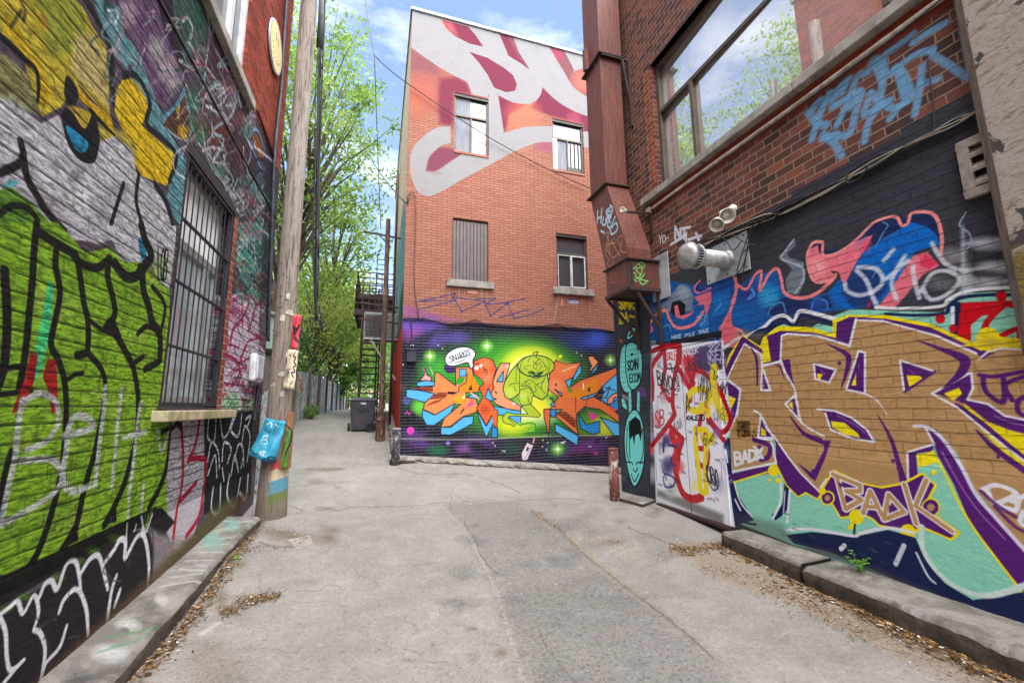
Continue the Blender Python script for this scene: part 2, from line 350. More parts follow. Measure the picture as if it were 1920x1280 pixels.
tagline(1240, 1400, 900, 1030, 14, [(120,200,130),(200,220,205),(90,160,100)], (5, 12), 70)
for i in range(50):   # runs of paint
    x, y = rt.uniform(1000, 1480), rt.uniform(-380, 900); cl.line([(x, y), (x-4, y+rt.uniform(30, 110))], rt.uniform(1.5, 3.5), rt.choice([(210,206,214),(150,40,70),(60,50,60),(110,150,150)]), a=.8)
# below the sill
cl.fill([(962,1055),(1180,1040),(1160,1290),(1140,1500),(1080,1710),(980,1810),(930,1690),(930,1400)], (190,186,192), soft=6)
cl.fill([(1140,1040),(1410,1010),(1400,1480),(1140,1590)], (40,38,42), soft=8)
cl.lines([[(1010,1060),(1022,1290),(1012,1450),(985,1580),(960,1780)],[(1115,1055),(1090,1200),(1050,1290)],[(1055,1280),(1150,1290),(1135,1450),(1110,1600),(1040,1710)],[(1095,1410),(1010,1510)]], 20, (172,36,58), soft=5)
cl.lines([[(1165,1060),(1160,1160),(1195,1180),(1205,1060)],[(1230,1060),(1245,1160),(1275,1130),(1300,1050)],[(1310,1050),(1290,1120),(1330,1150),(1350,1030)],[(1160,1290),(1180,1190),(1215,1230),(1225,1330)],[(1240,1290),(1250,1190),(1290,1220),(1270,1300)],[(1310,1290),(1330,1200),(1355,1220),(1360,1320)],[(1380,1290),(1395,1150),(1365,1100),(1350,1200)],[(1160,1370),(1200,1260),(1210,1380)],[(1240,1330),(1250,1400)],[(1290,1370),(1310,1260),(1330,1350)],[(1345,1330),(1355,1280)],[(1380,1100),(1400,1040),(1370,1060)]], 10, (210,212,218), soft=3)
cl.lines([[(1190,1440),(1180,1560),(1222,1580),(1232,1420)],[(1280,1370),(1268,1490),(1310,1540),(1342,1390)],[(1338,1470),(1372,1500),(1385,1370)]], 12, (200,202,208), soft=3)
cl.lines([[(960,1110),(990,1080),(1010,1110)],[(905,1130),(940,1110)]], 20, (30,30,34), soft=8)
# dark band and plinth
cl.T = Z3
cl.fill([(-60,715),(380,520),(720,365),(870,295),(960,390),(720,425),(600,560),(380,625),(120,785),(-60,895)], (38,36,36), soft=8)
cl.fill([(830,320),(900,300),(975,380),(900,475),(840,400)], (42,40,42), soft=8)
cl.fill([(-60,890),(210,760),(400,600),(560,550),(700,420),(830,440),(870,560),(840,745),(560,960),(400,1120),(200,1330),(-60,1330)], (46,42,44), soft=8)
for p in ((640,470),(520,540),(330,690),(140,800),(30,870),(440,600)): cl.blob(p, 50, (92,130,52), .7, ry=30)
cl.fill([(860,430),(960,470),(1090,470),(1000,560),(850,720)], (150,144,142), soft=24, a=.8)
cl.lines([[(-10,890),(30,990),(38,1130),(60,1205),(135,1150)],[(-10,905),(60,850),(100,825),(130,890),(190,790),(215,880),(190,975)],[(220,800),(250,730),(290,710),(320,755),(370,620),(420,600),(442,680),(450,770)],[(190,985),(225,1000),(252,1100),(228,1270)],[(330,885),(360,810),(430,755),(480,860),(492,1010)],[(450,670),(500,590),(550,570),(580,660),(602,755)],[(650,680),(622,770),(598,940)],[(590,600),(640,530),(670,480),(700,490),(700,580),(760,470),(800,455),(822,530),(832,640),(824,745)],[(372,960),(332,1080),(255,1170),(228,1265)],[(670,760),(640,850)],[(10,1290),(130,1150)]], 26, (214,214,220), soft=7, taper=[.8,1,1,.9,1,.8])
cl.lines([[(710,390),(705,470)],[(760,400),(750,430)],[(790,350),(810,440),(850,340)]], 13, (200,205,205), soft=4)
cl.lines([[(830,340),(810,420)],[(850,310),(820,400)]], 9, (120,170,50), soft=3)
tagline(0, 800, 420, 1200, 10, [(70,66,70),(96,92,92)], (5, 10))
for i in range(40):
    x, y = rt.uniform(-20, 900), rt.uniform(-60, 500); cl.line([(x, y), (x-3, y+rt.uniform(20, 90))], rt.uniform(2, 4), rt.choice([(210,214,216),(40,40,38),(120,160,50)]), a=.7)
# grime along the bottom
cl.fill([(1390,200),(1390,265),(1000,620),(640,930),(250,1270),(180,1290),(560,930),(960,560),(1300,250)], (104,86,64), soft=40, a=.75)
cl.fill([(1180,300),(1300,230),(1330,260),(1120,460),(960,620),(930,590),(1080,460)], (96,98,60), soft=30, a=.6)
# ------------------------------------------------------------------ graffiti on the right wall
Z5, Z6, Z7, Z4, ZR2, ZR3 = Tr(1340,380,.30208), Tr(1340,600,.32027), Tr(1240,880,.35417), Tr(1120,620,.29692), Tr(1480,0,.33588), Tr(1080,360,.23438)
cr = Canvas(WR, 1.5, 7.9, -.2, 5.7, 190)
PUR, YEL, TAN, AQ, NV, RED = (92,42,116), (232,216,40), (180,146,104), (146,206,184), (34,44,86), (196,22,38)
WH = (224, 224, 230)
BKW = (66, 66, 74)
cr.T = IDT
# black dado with its stepped top edge
cr.fill([(1.2,-.2),(1.2,4.33),(2.4,4.33),(2.4,4.27),(3.55,4.27),(3.55,4.2),(4.6,4.2),(4.6,4.13),(5.1,4.13),(5.1,3.92),(7.9,3.92),(7.9,-.2)], BKW, raw=True)
cr.fill([(1.2,5.22),(6.0,5.22),(6.3,5.30),(6.3,5.5),(1.2,5.5)], (150,70,46), raw=True, a=.75, soft=.01)
# pale blue tag high up
cr.T = ZR2
cr.lines([[(105,630),(160,690),(205,700)],[(225,520),(170,640),(125,780)],[(240,560),(310,460),(270,500)],[(330,440),(290,520)],[(265,700),(330,560),(380,430),(440,400),(470,330),(500,340)],[(340,600),(400,520),(370,620),(340,740),(270,765)],[(440,560),(420,640),(480,600),(520,470),(480,360)],[(190,750),(250,800),(290,870)],[(260,750),(185,775)],[(420,790),(440,690),(500,600),(560,560)],[(560,665),(620,590),(680,540),(640,420),(590,380)],[(540,300),(600,260),(690,190)],[(520,330),(550,420),(640,350),(720,300),(800,280)],[(600,380),(650,560)],[(740,370),(730,480),(700,640)],[(740,470),(830,440)],[(690,240),(780,180),(870,130)],[(800,310),(900,370),(1010,430),(990,260),(970,165)],[(450,520),(560,600),(620,590)],[(120,620),(60+110,560)],[(240,600),(390,510)]], 40, (116,164,196), soft=16, a=.82)
# little white tag beside the lamps
cr.T = ZR3
cr.text('NI', [(790,280),(890,300),(890,370),(790,370)], 22, (215,215,225), soft=6); cr.lines([[(850,290),(910,280)],[(900,380),(1000,350)],[(960,330),(990,400)],[(760,420),(850,360)],[(880,330),(880,390)]], 20, (210,212,222), soft=8)
cr.text('YO-', [(662,350),(745,335),(745,395),(662,415)], 8, (215,215,220), soft=2)
# blue and pink piece
cr.T = Z5
cr.fill([(-480,560),(-300,480),(-60,520),(0,488),(120,460),(150,520),(200,470),(260,440),(300,430),(380,420),(420,500),(440,560),(500,600),(600,590),(700,560),(760,640),(840,662),(520,690),(400,730),(200,850),(60,900),(-20,860),(-480,860)], (36,94,156), soft=8)
cr.fill([(310,660),(440,590),(520,600),(600,590),(700,570),(730,650),(520,680),(380,720)], (38,54,98), soft=14)
for p, c in (((40,620),(30,120,190)),((340,560),(40,140,195)),((150,700),(30,110,180)),((60,520),(50,80,150)),((200,560),(60,66,140)),((640,620),(50,90,165)),((-150,700),(30,100,175)),((330,590),(70,160,200)),((-60,560),(60,80,160))): cr.blob(p, 80, c, .8)
cr.fill([(30,880),(55,760),(110,630),(92,700),(130,860)], (226,136,150), soft=6)
cr.fill([(40,870),(60,740),(100,690),(110,850)], (232,160,170), soft=10, a=.6)
PK = (226,138,140)
cr.lines([[(130,465),(130,560),(110,640),(60,740),(35,800)],[(100,650),(100,760),(170,800),(180,850)]], 17, PK, soft=4)
cr.lines([[(140,510),(200,535),(250,450),(290,430),(280,545),(340,440),(390,410),(415,480),(435,560),(520,592),(620,570),(720,490),(750,450)]], 20, PK, soft=4)
cr.lines([[(200,600),(240,560),(230,530)],[(330,690),(360,640),(420,620),(440,680)],[(600,680),(620,600),(690,610),(700,660)]], 9, (80,140,200), soft=5)
cr.fill([(490,225),(440,290),(408,340),(450,380),(480,410),(440,480),(450,560),(520,572),(562,480),(552,370),(460,340),(450,310),(505,265)], (118,128,138), soft=8)
cr.line([(490,230),(430,310),(415,350),(540,400),(550,480),(500,560)], 12, (170,178,185), soft=8)
cr.fill([(980,130),(1140,80),(1180,100),(1230,65),(1340,60),(1395,130),(1410,260),(1340,260),(1200,130),(1120,180),(1020,220),(985,330),(880,300),(640,360),(600,330),(600,270),(650,240),(680,300),(800,290),(900,215)], (36,50,92), soft=6)
cr.fill([(1020,240),(1120,180),(1220,120),(1320,150),(1380,200),(1395,260),(1250,300),(1180,400),(1100,560),(1000,640),(840,662),(760,640),(700,560),(780,470),(850,420),(930,300)], (24,108,186), soft=8)
cr.fill([(800,470),(900,380),(1000,400),(1080,520),(980,640),(850,650),(790,560)], (38,66,120), soft=24)
cr.fill([(570,330),(590,290),(640,260),(650,310),(720,330),(800,300),(880,240),(985,195),(940,280),(880,370),(800,520),(770,430),(720,420),(750,460),(700,500),(630,490),(590,420)], (222,124,138), soft=6)
cr.blob((640,400), 80, (238,170,172), .8); cr.blob((930,260), 60, (226,90,120), .7)
cr.lines([[(670,245),(610,250),(575,330),(590,430),(630,492),(720,480),(750,450)],[(672,250),(672,320),(720,325),(800,290),(890,220),(980,130),(1060,95),(1130,90),(1160,140),(1200,125),(1225,65),(1335,62),(1385,110),(1410,220),(1405,330),(1430,380)]], 20, (230,150,145), soft=4)
cr.fill([(1000,662),(1080,560),(1150,450),(1230,330),(1320,305),(1395,390),(1290,450),(1200,560),(1110,664)], (220,122,136), soft=10)
cr.fill([(1270,390),(1300,310),(1390,380),(1330,410)], (214,70,100), soft=10)
cr.fill([(940,652),(978,580),(960,655)], (196,40,70), soft=3)
cr.fill([(1110,664),(1230,540),(1260,590),(1240,640)], BKW, soft=8)
cr.lines([[(1000,270),(1050,180),(1075,140),(1040,120)],[(880,280),(940,210)],[(980,460),(1020,400)]], 9, (90,150,200), soft=5)
cr.lines([[(880,420),(940,480),(980,580),(1010,645)],[(1180,330),(1100,480),(1130,600)],[(810,500),(820,545),(900,575),(1000,540),(1045,480),(1000,410),(890,400)],[(1230,390),(1240,480),(1270,590)],[(1290,530),(1340,600),(1440,570),(1520,480),(1450,425),(1350,440),(1280,550)],[(1350,250),(1400,340),(1470,400),(1560,420)],[(1050,360),(1110,290)],[(1070,470),(1200,360)]], 28, (214,216,224), soft=12, a=.85)
for p, r, ry, c in (((1690,255),170,60,(185,186,194)),((1740,400),150,55,(205,206,212)),((1700,490),170,50,(190,190,196)),((1480,330),120,70,(150,150,158)),((1400,500),120,60,(120,120,126)),((1560,500),60,160,(200,202,208)),((1660,330),130,40,(60,60,66)),((1690,440),110,28,(70,70,76))): cr.blob(p, r, c, .8, ry=ry)
cr.lines([[(1540,260),(1790,230)],[(1560,420),(1800,390)],[(1570,520),(1830,480)],[(1540,150),(1545,560)]], 20, (195,197,205), soft=22, a=.7)
cr.line([(1560,60),(1520,140),(1580,190),(1592,250),(1555,300)], 10, (150,170,185), soft=4)
# the older lettering running left under the flue
cr.T = ZR3; GC = (120,134,150)
cr.fill([(600,960),(690,900),(760,820),(830,735),(900,755),(940,830),(930,950),(860,970),(760,960),(690,970)], GC, soft=16); cr.blob((860,800), 70, (165,178,190), .7); cr.blob((640,960), 70, (110,120,136), .7)
cr.fill([(755,960),(770,880),(830,865),(875,900),(870,985),(800,1000)], (30,30,36), soft=10)
cr.fill([(945,840),(1080,790),(1085,860),(1040,1005),(1022,900),(960,905),(930,975),(860,1020),(795,1000),(785,910),(812,900),(835,990),(920,965),(985,885)], (222,120,136), soft=5)
cr.lines([[(548,1150),(585,1065),(640,985),(715,945),(745,1010),(790,1075),(860,1085),(950,1050),(1015,960)]], 22, (228,140,142), soft=4)
cr.fill([(550,1130),(590,1060),(625,1090),(600,1130)], (222,124,136), soft=4)
cr.lines([[(990,712),(950,760),(960,800),(1010,795),(1078,765)]], 15, (224,130,138), soft=3); cr.fill([(955,760),(985,720),(985,780),(1060,770),(1000,800),(965,795)], (40,60,120), soft=4)
cr.lines([[(1262,680),(1292,760),(1252,860),(1235,950),(1185,1040),(1150,1090)]], 18, (228,138,142), soft=4)
cr.fill([(1170,1090),(1215,1000),(1235,960),(1250,1060),(1340,1190),(1350,1240),(1175,1240)], (222,112,128), soft=8)
cr.fill([(1090,830),(1240,760),(1230,900),(1170,980),(1080,1010),(1100,920)], (40,120,190), soft=14, a=.8); cr.fill([(980,1030),(1060,980),(1060,1080),(1000,1100)], (70,150,205), soft=16, a=.6)
cr.lines([[(960,1000),(1020,980),(1030,1030),(990,1070)],[(1110,950),(1160,900),(1150,860)],[(700,1080),(740,1060),(760,1110)],[(1400,780),(1430,820),(1380,860)]], 8, (110,170,215), soft=4)
cr.fill([(755,1180),(1165,1108),(1165,1165),(755,1242)], (44,44,54), soft=3)
cr.text('HAGE', [(765,1145),(845,1135),(845,1165),(765,1178)], 5, (196,208,224)); cr.text('POLE', [(872,1135),(952,1118),(952,1145),(872,1162)], 5, (196,208,224)); cr.text('TRAGE', [(975,1110),(1065,1090),(1065,1118),(975,1140)], 5, (196,208,224)); cr.text('AVOTEL', [(556,1200),(650,1190),(650,1220),(556,1232)], 4, (190,205,220)); cr.text('KOMPLOT', [(890,1190),(1150,1142),(1150,1162),(890,1212)], 4, (14,14,18))
cr.T = Z5
# aqua, red and navy at the far right
cr.fill([(700,720),(840,660),(1080,670),(1420,680),(1460,600),(1600,560),(2000,540),(2000,1000),(1650,960),(1000,740)], AQ, soft=3)
cr.fill([(560,800),(420,750),(340,800),(330,870),(760,840),(740,770),(640,750)], AQ, soft=3)
cr.lines([[(60,900),(130,850),(190,830),(300,775),(360,720),(430,700),(490,735),(530,672),(650,695),(790,735)]], 22, WH, soft=3)
cr.lines([[(180,870),(260,800),(330,780),(370,738),(430,722),(480,768)],[(310,960),(320,830),(360,775),(420,745)],[(500,780),(540,700),(680,735),(760,760)]], 17, NV, soft=3)
cr.lines([[(1000,650),(1200,655),(1410,640),(1450,600),(1560,550),(1740,530),(2000,525)]], 24, WH, soft=4)
cr.lines([[(1060,690),(1250,698),(1430,685),(1455,640),(1530,590),(1700,572),(2000,575)]], 22, NV, soft=3)
cr.lines([[(1500,640),(1500,800),(1470,860)]], 60, NV); cr.lines([[(1478,650),(1478,760)]], 22, WH)
cr.fill([(1530,620),(2000,600),(2000,900),(1870,880),(1880,660),(1770,660),(1600,760),(1590,875),(1500,850)], RED, soft=8)
cr.fill([(1590,760),(1660,700),(1780,640),(1880,660),(1872,880),(1590,880)], AQ, soft=3)
cr.lines([[(1790,640),(1690,740),(1670,830)],[(1740,855),(1830,800),(1960,755)],[(1590,720),(1640,690),(1720,680)]], 36, RED, soft=6)
for p, r in (((1780,580),34),((1400,720),30),((1480,780),24)): cr.dot(p, r, RED, soft=5)
cr.fill([(1250,760),(1370,760),(1500,830),(1400,810)], RED, soft=10)
# ------- the big tan letters
cr.T = Z6
cr.fill([(20,560),(1900,700),(1900,1800),(900,1500),(500,1330),(120,1180),(60,980)], AQ)
cr.fill([(40,690),(95,690),(110,900),(130,1010),(230,1170),(120,1200),(70,1060),(30,860)], NV, soft=3)
cr.lines([[(100,760),(110,920),(150,1060),(220,1150)],[(65,760),(75,830)],[(120,1050),(150,1110)]], 11, WH, soft=3)
cr.lines([[(350,1150),(410,1090),(425,950)]], 34, NV, soft=4); cr.lines([[(340,1160),(385,1060),(385,930)],[(425,1180),(440,1000),(450,960)]], 14, WH, soft=3)
cr.lines([[(402,1140),(412,1000)]], 6, WH)
cr.line([(1250,1020),(1390,1015)], 16, (30,80,110)); cr.line([(1270,1000),(1390,990)], 14, WH, soft=4)
YB = [(45,360),(80,210),(160,85),(265,150),(285,100),(370,35),(560,40),(690,80),(690,0),(780,-30),(1000,-30),(1260,20),(1560,150),(1650,110),(1900,130),(1900,300),(100,600)]
cr.fill(YB, YEL)
cr.fill([(50,350),(75,300),(120,180),(172,100),(275,170),(300,240),(330,240),(305,95),(385,62),(570,72),(710,105),(715,15),(790,-20),(1000,-8),(1260,42),(1560,180),(1640,150),(1900,150),(1900,600),(100,600)], PUR)
cr.fill([(280,190),(310,110),(330,240),(280,250)], YEL)
for p in ((1600,110,70),(1640,80,24),(1570,68,16),(1620,130,60)): cr.fill(np.stack([p[0]+p[2]*np.cos(np.linspace(0,6.28,16)), p[1]+p[2]*np.sin(np.linspace(0,6.28,16))],1), YEL)
cr.fill([(1440,150),(1560,160),(1660,170),(1900,165),(1900,120),(1620,90),(1540,120)], YEL)
TANP = [(70,340),(170,130),(270,190),(275,260),(385,235),(390,100),(420,85),(600,95),(790,150),(825,0),(980,10),(1300,90),(1530,195),(1570,225),(1680,170),(1900,180),(1900,1500),(1760,1330),(1640,1130),(1500,960),(1420,780),(1300,640),(1230,620),(1280,720),(1130,770),(1130,960),(1100,1010),(980,980),(850,960),(690,900),(610,1000),(480,900),(380,740),(330,690),(360,830),(105,885),(90,700),(100,580),(150,420),(130,400)]
cr.fill(TANP, TAN)
for i in range(70):
    p = (random.uniform(100,1800), random.uniform(60,900)); cr.blob(p, random.uniform(40,120), random.choice([(190,156,114),(168,134,94),(176,140,104)]), .3, ry=random.uniform(15,50))
WL9 = 13
cr.lines([[(70,345),(170,138),(272,200),(277,262),(300,262)],[(385,235),(392,92),(425,80),(600,92),(790,150),(828,-8)],[(830,0),(985,5),(1300,92),(1530,195)],[(1545,230),(1600,185),(1680,165),(1900,180)],[(70,345),(150,405),(130,545),(60,705)]], WL9, WH, curve=0, soft=3)
cr.lines([[(60,330),(95,250),(165,115)],[(130,420),(110,540),(80,620)]], 30, PUR, soft=2)
cr.fill([(80,440),(125,460),(95,520)], YEL)
cr.lines([[(70,345),(152,405),(130,560)]], WL9, WH, curve=0)
def tri(P, yel=None, ol=WH, w=13, curve=0):
    cr.poly(P, PUR, ol, w, curve)
    if yel: cr.fill(yel, YEL)
    c = np.mean(P, 0); q = np.array(P[0])*.35+c*.65
    cr.line([q, c*.9+np.array(P[1])*.1], 6, (150,100,165), soft=3)
tri([(278,270),(325,410),(272,410)], [(282,375),(290,378),(288,405)])
cr.fill([(385,235),(440,228),(448,300),(468,400),(440,370)], PUR); cr.line([(300,262),(390,240),(410,300),(465,395)], WL9, WH, curve=0); cr.line([(340,262),(380,270),(410,350)], 10, PUR, taper=[.3,1,.3])
tri([(580,255),(710,290),(670,365),(590,345)], [(600,312),(634,316),(618,345),(600,340)])
tri([(842,180),(880,190),(880,430),(770,405)], [(800,382),(828,310),(828,382)])
tri([(1085,235),(1290,300),(1110,422)], [(1122,320),(1200,325),(1222,345),(1140,395)]); cr.line([(1290,300),(1110,422)], 14, PUR)
tri([(470,440),(415,490),(505,595)], [(430,490),(455,475),(462,530)])
cr.fill([(605,515),(700,528),(800,568),(890,635),(935,710),(800,690),(680,640),(650,545)], PUR); cr.line([(600,520),(700,530),(800,570),(890,640),(935,712),(800,690),(680,640),(648,545)], WL9, WH, curve=0)
cr.fill([(680,590),(760,600),(840,665),(852,688),(760,668),(690,630)], YEL)
cr.line([(720,560),(820,610),(880,660)], 7, (150,100,165), soft=3)
# wedge between the right letters
cr.fill([(1450,480),(1600,600),(1900,700),(1900,1000),(1700,780),(1560,640)], YEL)
cr.fill([(1290,430),(1500,310),(1512,400),(1480,465),(1600,490),(1700,560),(1900,600),(1900,680),(1720,640),(1600,590),(1470,490),(1330,440)], PUR)
cr.fill([(1340,430),(1430,395),(1450,430),(1400,470)], YEL)
cr.line([(1420,500),(1560,600),(1700,720),(1900,880)], 34, PUR, curve=0)
cr.lines([[(1900,600),(1700,560),(1600,490),(1480,465),(1512,400),(1502,305),(1270,430),(1420,510),(1560,625),(1700,740),(1900,890)]], 15, WH, curve=0, soft=3)
cr.line([(1640,560),(1740,600),(1900,630)], 7, (160,120,180), soft=3)
# lower R leg
cr.fill([(1130,775),(1280,725),(1280,770),(1180,790),(1190,930),(1130,985)], PUR)
cr.fill([(1180,780),(1285,765),(1400,1000),(1430,1280),(1380,1400),(1180,1400),(1120,1200),(1220,1100),(1280,950),(1190,900)], AQ)
cr.fill([(1180,785),(1280,768),(1310,830),(1195,862)], YEL)
cr.fill([(1245,640),(1310,670),(1420,810),(1500,980),(1640,1150),(1800,1330),(1900,1440),(1900,1700),(1600,1330),(1480,1150),(1400,960),(1310,800),(1282,720)], PUR)
cr.line([(1275,765),(1350,900),(1420,1050),(1500,1190),(1600,1330),(1900,1720)], 15, YEL)
cr.line([(1170,620),(1240,625),(1330,690),(1440,850),(1530,1020),(1650,1160),(1900,1440)], 24, (214,210,228), soft=5)
cr.line([(1235,630),(1285,725),(1128,772),(1135,985)], WL9, WH, curve=0)
cr.line([(1330,770),(1430,950),(1540,1110),(1700,1280)], 10, (150,104,164), soft=4)
cr.line([(880,430),(950,470),(1010,555)], 10, WH, taper=[1,.8,.4], soft=3)
# brown leg outlines + purple underside
cr.fill([(355,690),(420,780),(500,900),(610,1000),(655,930),(690,900),(640,1000),(600,1042),(530,1004),(490,1030),(420,960),(360,840)], PUR)
cr.line([(360,845),(420,965),(490,1034),(535,1010),(600,1046),(640,1000)], 9, YEL, curve=0)
cr.line([(355,690),(430,800),(500,890),(610,1000),(655,930)], WL9, WH, curve=0)
tri([(270,555),(310,640),(355,690),(255,685)], [(272,625),(300,650),(300,678),(270,672)])
cr.line([(230,530),(270,555),(320,650),(355,690)], 12, WH)
cr.line([(105,920),(330,868)], 40, PUR); cr.line([(110,948),(335,880)], 9, YEL); cr.line([(105,885),(360,835),(328,700),(250,688)], WL9, WH, curve=0)
cr.line([(470,410),(485,500),(510,600),(640,680)], WL9, WH, soft=2)
cr.lines([[(440,560),(520,660),(620,700)]], 22, PUR, taper=[.3,1,1])
cr.fill([(500,640),(600,705),(680,702),(650,800),(590,940),(560,920),(480,830),(570,895),(640,760),(640,730),(540,690)], PUR, soft=2)
cr.lines([[(660,140),(760,190),(785,230),(770,310),(740,400)]], 32, PUR, taper=[.15,.8,1,.7,.1])
cr.lines([[(1190,120),(1340,175),(1460,230),(1440,310),(1340,395)]], 56, PUR, taper=[.1,.5,1,.8,.1])
cr.lines([[(950,550),(1030,690),(1080,850),(1105,940)]], 36, PUR, taper=[.1,.6,.8,1.2])
cr.lines([[(210,160),(245,230),(250,380)]], 18, PUR, taper=[.2,1,.5]); cr.lines([[(1530,640),(1650,760),(1900,940)]], 44, PUR, taper=[.2,.8,1])
cr.lines([[(230,700),(320,735),(312,800),(270,815)]], 26, PUR)
for p in ((730,252),(575,882),(1045,822),(1075,865),(1660,800),(262,740),(520,665)): cr.dot(p, 11, PUR)
cr.lines([[(1550,320),(1640,330),(1811,300),(1900,290)],[(1570,330),(1590,420),(1690,480),(1690,340)],[(1745,470),(1700,380),(1811,330)],[(1850,440),(1780,470),(1780,540),(1850,570)]], 28, PUR, soft=5)
cr.fill([(130,590),(205,588),(212,680),(135,685)], (96,72,44), soft=8); 
for i in range(40): cr.dot((random.uniform(125,240),random.uniform(590,680)), random.uniform(4,11), random.choice([(60,44,30),(150,112,66),(120,84,50)]), a=.8)
cr.text('BADK', [(112,775),(285,750),(285,805),(118,850)], 15, WH, soft=4)
cr.lines([[(230,740),(275,790),(240,815)]], 12, WH, soft=3); cr.lines([[(1570,990),(1640,965),(1720,985),(1760,1020),(1640,1070),(1600,1000)],[(1640,1075),(1760,1115)],[(1740,1060),(1830,1020)],[(1780,1040),(1770,1100)],[(1811,1120),(1790,1180),(1850,1220)]], 30, WH, soft=5)
cr.lines([[(1560,1000),(1650,1080),(1760,1150)],[(1640,1090),(1750,1200),(1820,1240)]], 24, PUR, soft=5, a=.8)
# BADK signature
SG = [(640,985),(700,885),(860,960),(980,985),(1110,960),(1215,905),(1285,965),(1215,1095),(1420,1240),(1380,1275),(1195,1195),(1172,1232),(965,1195),(930,1160),(870,1130),(740,1150)]
cr.line(SG+[SG[0]], 26, YEL, curve=0)
cr.fill(SG, PUR)
for p, r in (((660,1040),34),((1265,1095),46)): cr.dot(p, r+10, YEL); cr.dot(p, r, PUR); cr.dot(p, r*.5, TAN)
for p, r in (((830,1150),46),((1130,1240),48),((800,1208),20),((372,938),16),((345,880),34),((1092,1258),14),((630,1000),22),((325,935),9),((1285,890),16),((820,1250),12)): cr.dot(p, r, YEL)
LT = ([(715,915),(765,1100)],[(690,900),(850,965),(850,1000),(770,1000),(860,1050),(765,1105)],[(868,1128),(912,1000),(978,1138)],[(886,1088),(952,1094)],[(1020,1020),(990,1165),(1110,1120),(1020,1020)],[(1110,960),(1180,1190)],[(1240,935),(1175,1085),(1390,1235)])
for P in LT: cr.line(P, 42, WH, curve=0)
for P in LT: cr.line(P, 24, (186,150,106), curve=0)
cr.fill([(720,950),(760,960),(735,980)], PUR); cr.fill([(760,1030),(800,1040),(770,1070)], PUR); cr.fill([(1020,1080),(1060,1110),(1020,1130)], PUR)
# bottom: navy waves
cr.T = Z7
cr.fill([(660,345),(800,330),(1020,355),(1200,318),(1345,360),(1400,480),(1500,600),(1650,690),(1960,640),(1960,900),(1500,700),(1100,520),(900,440),(700,390)], (36,44,82), soft=4)
cr.lines([[(660,320),(800,315),(1010,350),(1060,335),(1200,308),(1335,335)]], 16, WH, soft=5); cr.lines([[(1380,300),(1385,420),(1470,550),(1600,640),(1750,665),(1960,600)]], 30, (206,222,216), soft=6)
cr.lines([[(1285,400),(1240,500)]], 24, (200,205,215), soft=3); cr.lines([[(1350,440),(1410,560),(1450,600)]], 13, (200,205,215), soft=3); cr.lines([[(970,400),(950,420)]], 22, WH)
cr.lines([[(375,170),(430,270),(500,290)],[(1025,290),(1020,340)]], 10, NV)
for i in range(26): # flaked paint
    p = (random.uniform(430,1250), random.uniform(200,480)); cr.scribble([(p[0],p[1]),(p[0]+40,p[1]+15),(p[0]+40,p[1]+25),(p[0],p[1]+10)], 3, 2.5, (96,120,110), a=.7, seed=i)
cr.fill([(380,225),(640,290),(720,390),(900,440),(640,390),(400,300)], (96,92,86), soft=40, a=.45)
cr.lines([[(640,420),(900,450),(1200,570),(1500,700),(1960,860)]], 50, (84,80,82), soft=40, a=.75)
# ------- doors
cr.T = Z4
cr.fill([(340,92),(800,60),(800,200),(850,560),(800,720),(870,1240),(370,1090)], (228,228,234))
for i in range(40): cr.blob((random.uniform(350,830),random.uniform(150,1150)), random.uniform(30,80), random.choice([(214,214,226),(236,234,240),(196,192,210),(216,208,220)]), .5)
cr.fill([(530,130),(780,70),(790,240),(700,260),(600,230)], (84,62,112), soft=14)
cr.fill([(380,1040),(580,1130),(800,1230),(800,1160),(580,1070),(380,1000)], (132,130,126), soft=24)
for p, r, c in (((600,220),70,(190,50,60)),((640,200),50,(90,50,110)),((440,690),40,(70,54,110)),((450,850),56,(60,54,104)),((520,700),40,(110,80,130)),((470,1000),60,(190,200,190)),((570,180),50,(196,40,50))): cr.blob(p, r, c, .9, ry=r*1.3)
RD = (178,20,40)
cr.lines([[(432,108),(365,190),(342,240),(352,340),(350,430),(305,465)],[(350,128),(420,98),(525,98),(520,200)],[(425,110),(432,240),(408,350),(440,420),(475,445)],[(515,120),(505,220),(545,290),(590,370),(610,330),(565,240)],[(500,230),(480,350),(478,470),(492,528),(430,620),(345,725),(305,745)],[(460,600),(540,680),(510,800)]], 28, RD, soft=3, curve=0)
cr.lines([[(490,800),(500,900),(540,1020),(600,1060),(660,1050)],[(470,650),(510,780),(500,880)]], 40, RD, soft=6)
cr.lines([[(620,230),(600,330),(590,440)],[(600,240),(680,270),(760,350),(800,440),(840,570),(780,640),(690,520)],[(660,520),(645,610)],[(700,560),(800,690)],[(640,740),(700,760),(690,860),(650,840)]], 28, RD, soft=3)
cr.fill([(300,180),(345,180),(350,700),(310,690)], (166,166,178), soft=12, a=.8); cr.dot((330,755), 26, (214,90,100), soft=8)
cr.lines([[(465,620),(490,720),(500,830)],[(480,700),(530,680)]], 20, (210,40,40), soft=4)
cr.lines([[(572,490),(575,430),(610,375),(690,375),(705,430),(660,500),(600,500)],[(660,470),(700,490),(700,530)],[(630,620),(625,720),(645,900),(655,1000),(690,1010),(685,880),(690,720),(690,640)],[(620,620),(690,630)]], 36, (226,204,26), soft=4)
cr.lines([[(740,230),(735,330),(770,480),(800,540)]], 52, (222,204,40), soft=18); cr.dot((700,680), 46, (222,204,40), soft=6)
for p in ((628,648),(682,650),(690,478)): cr.dot(p, 11, (210,120,90))
cr.line([(420,920),(430,980),(480,980),(490,930),(430,900)], 10, (70,54,130)); cr.line([(415,880),(440,940)], 8, (70,54,130))
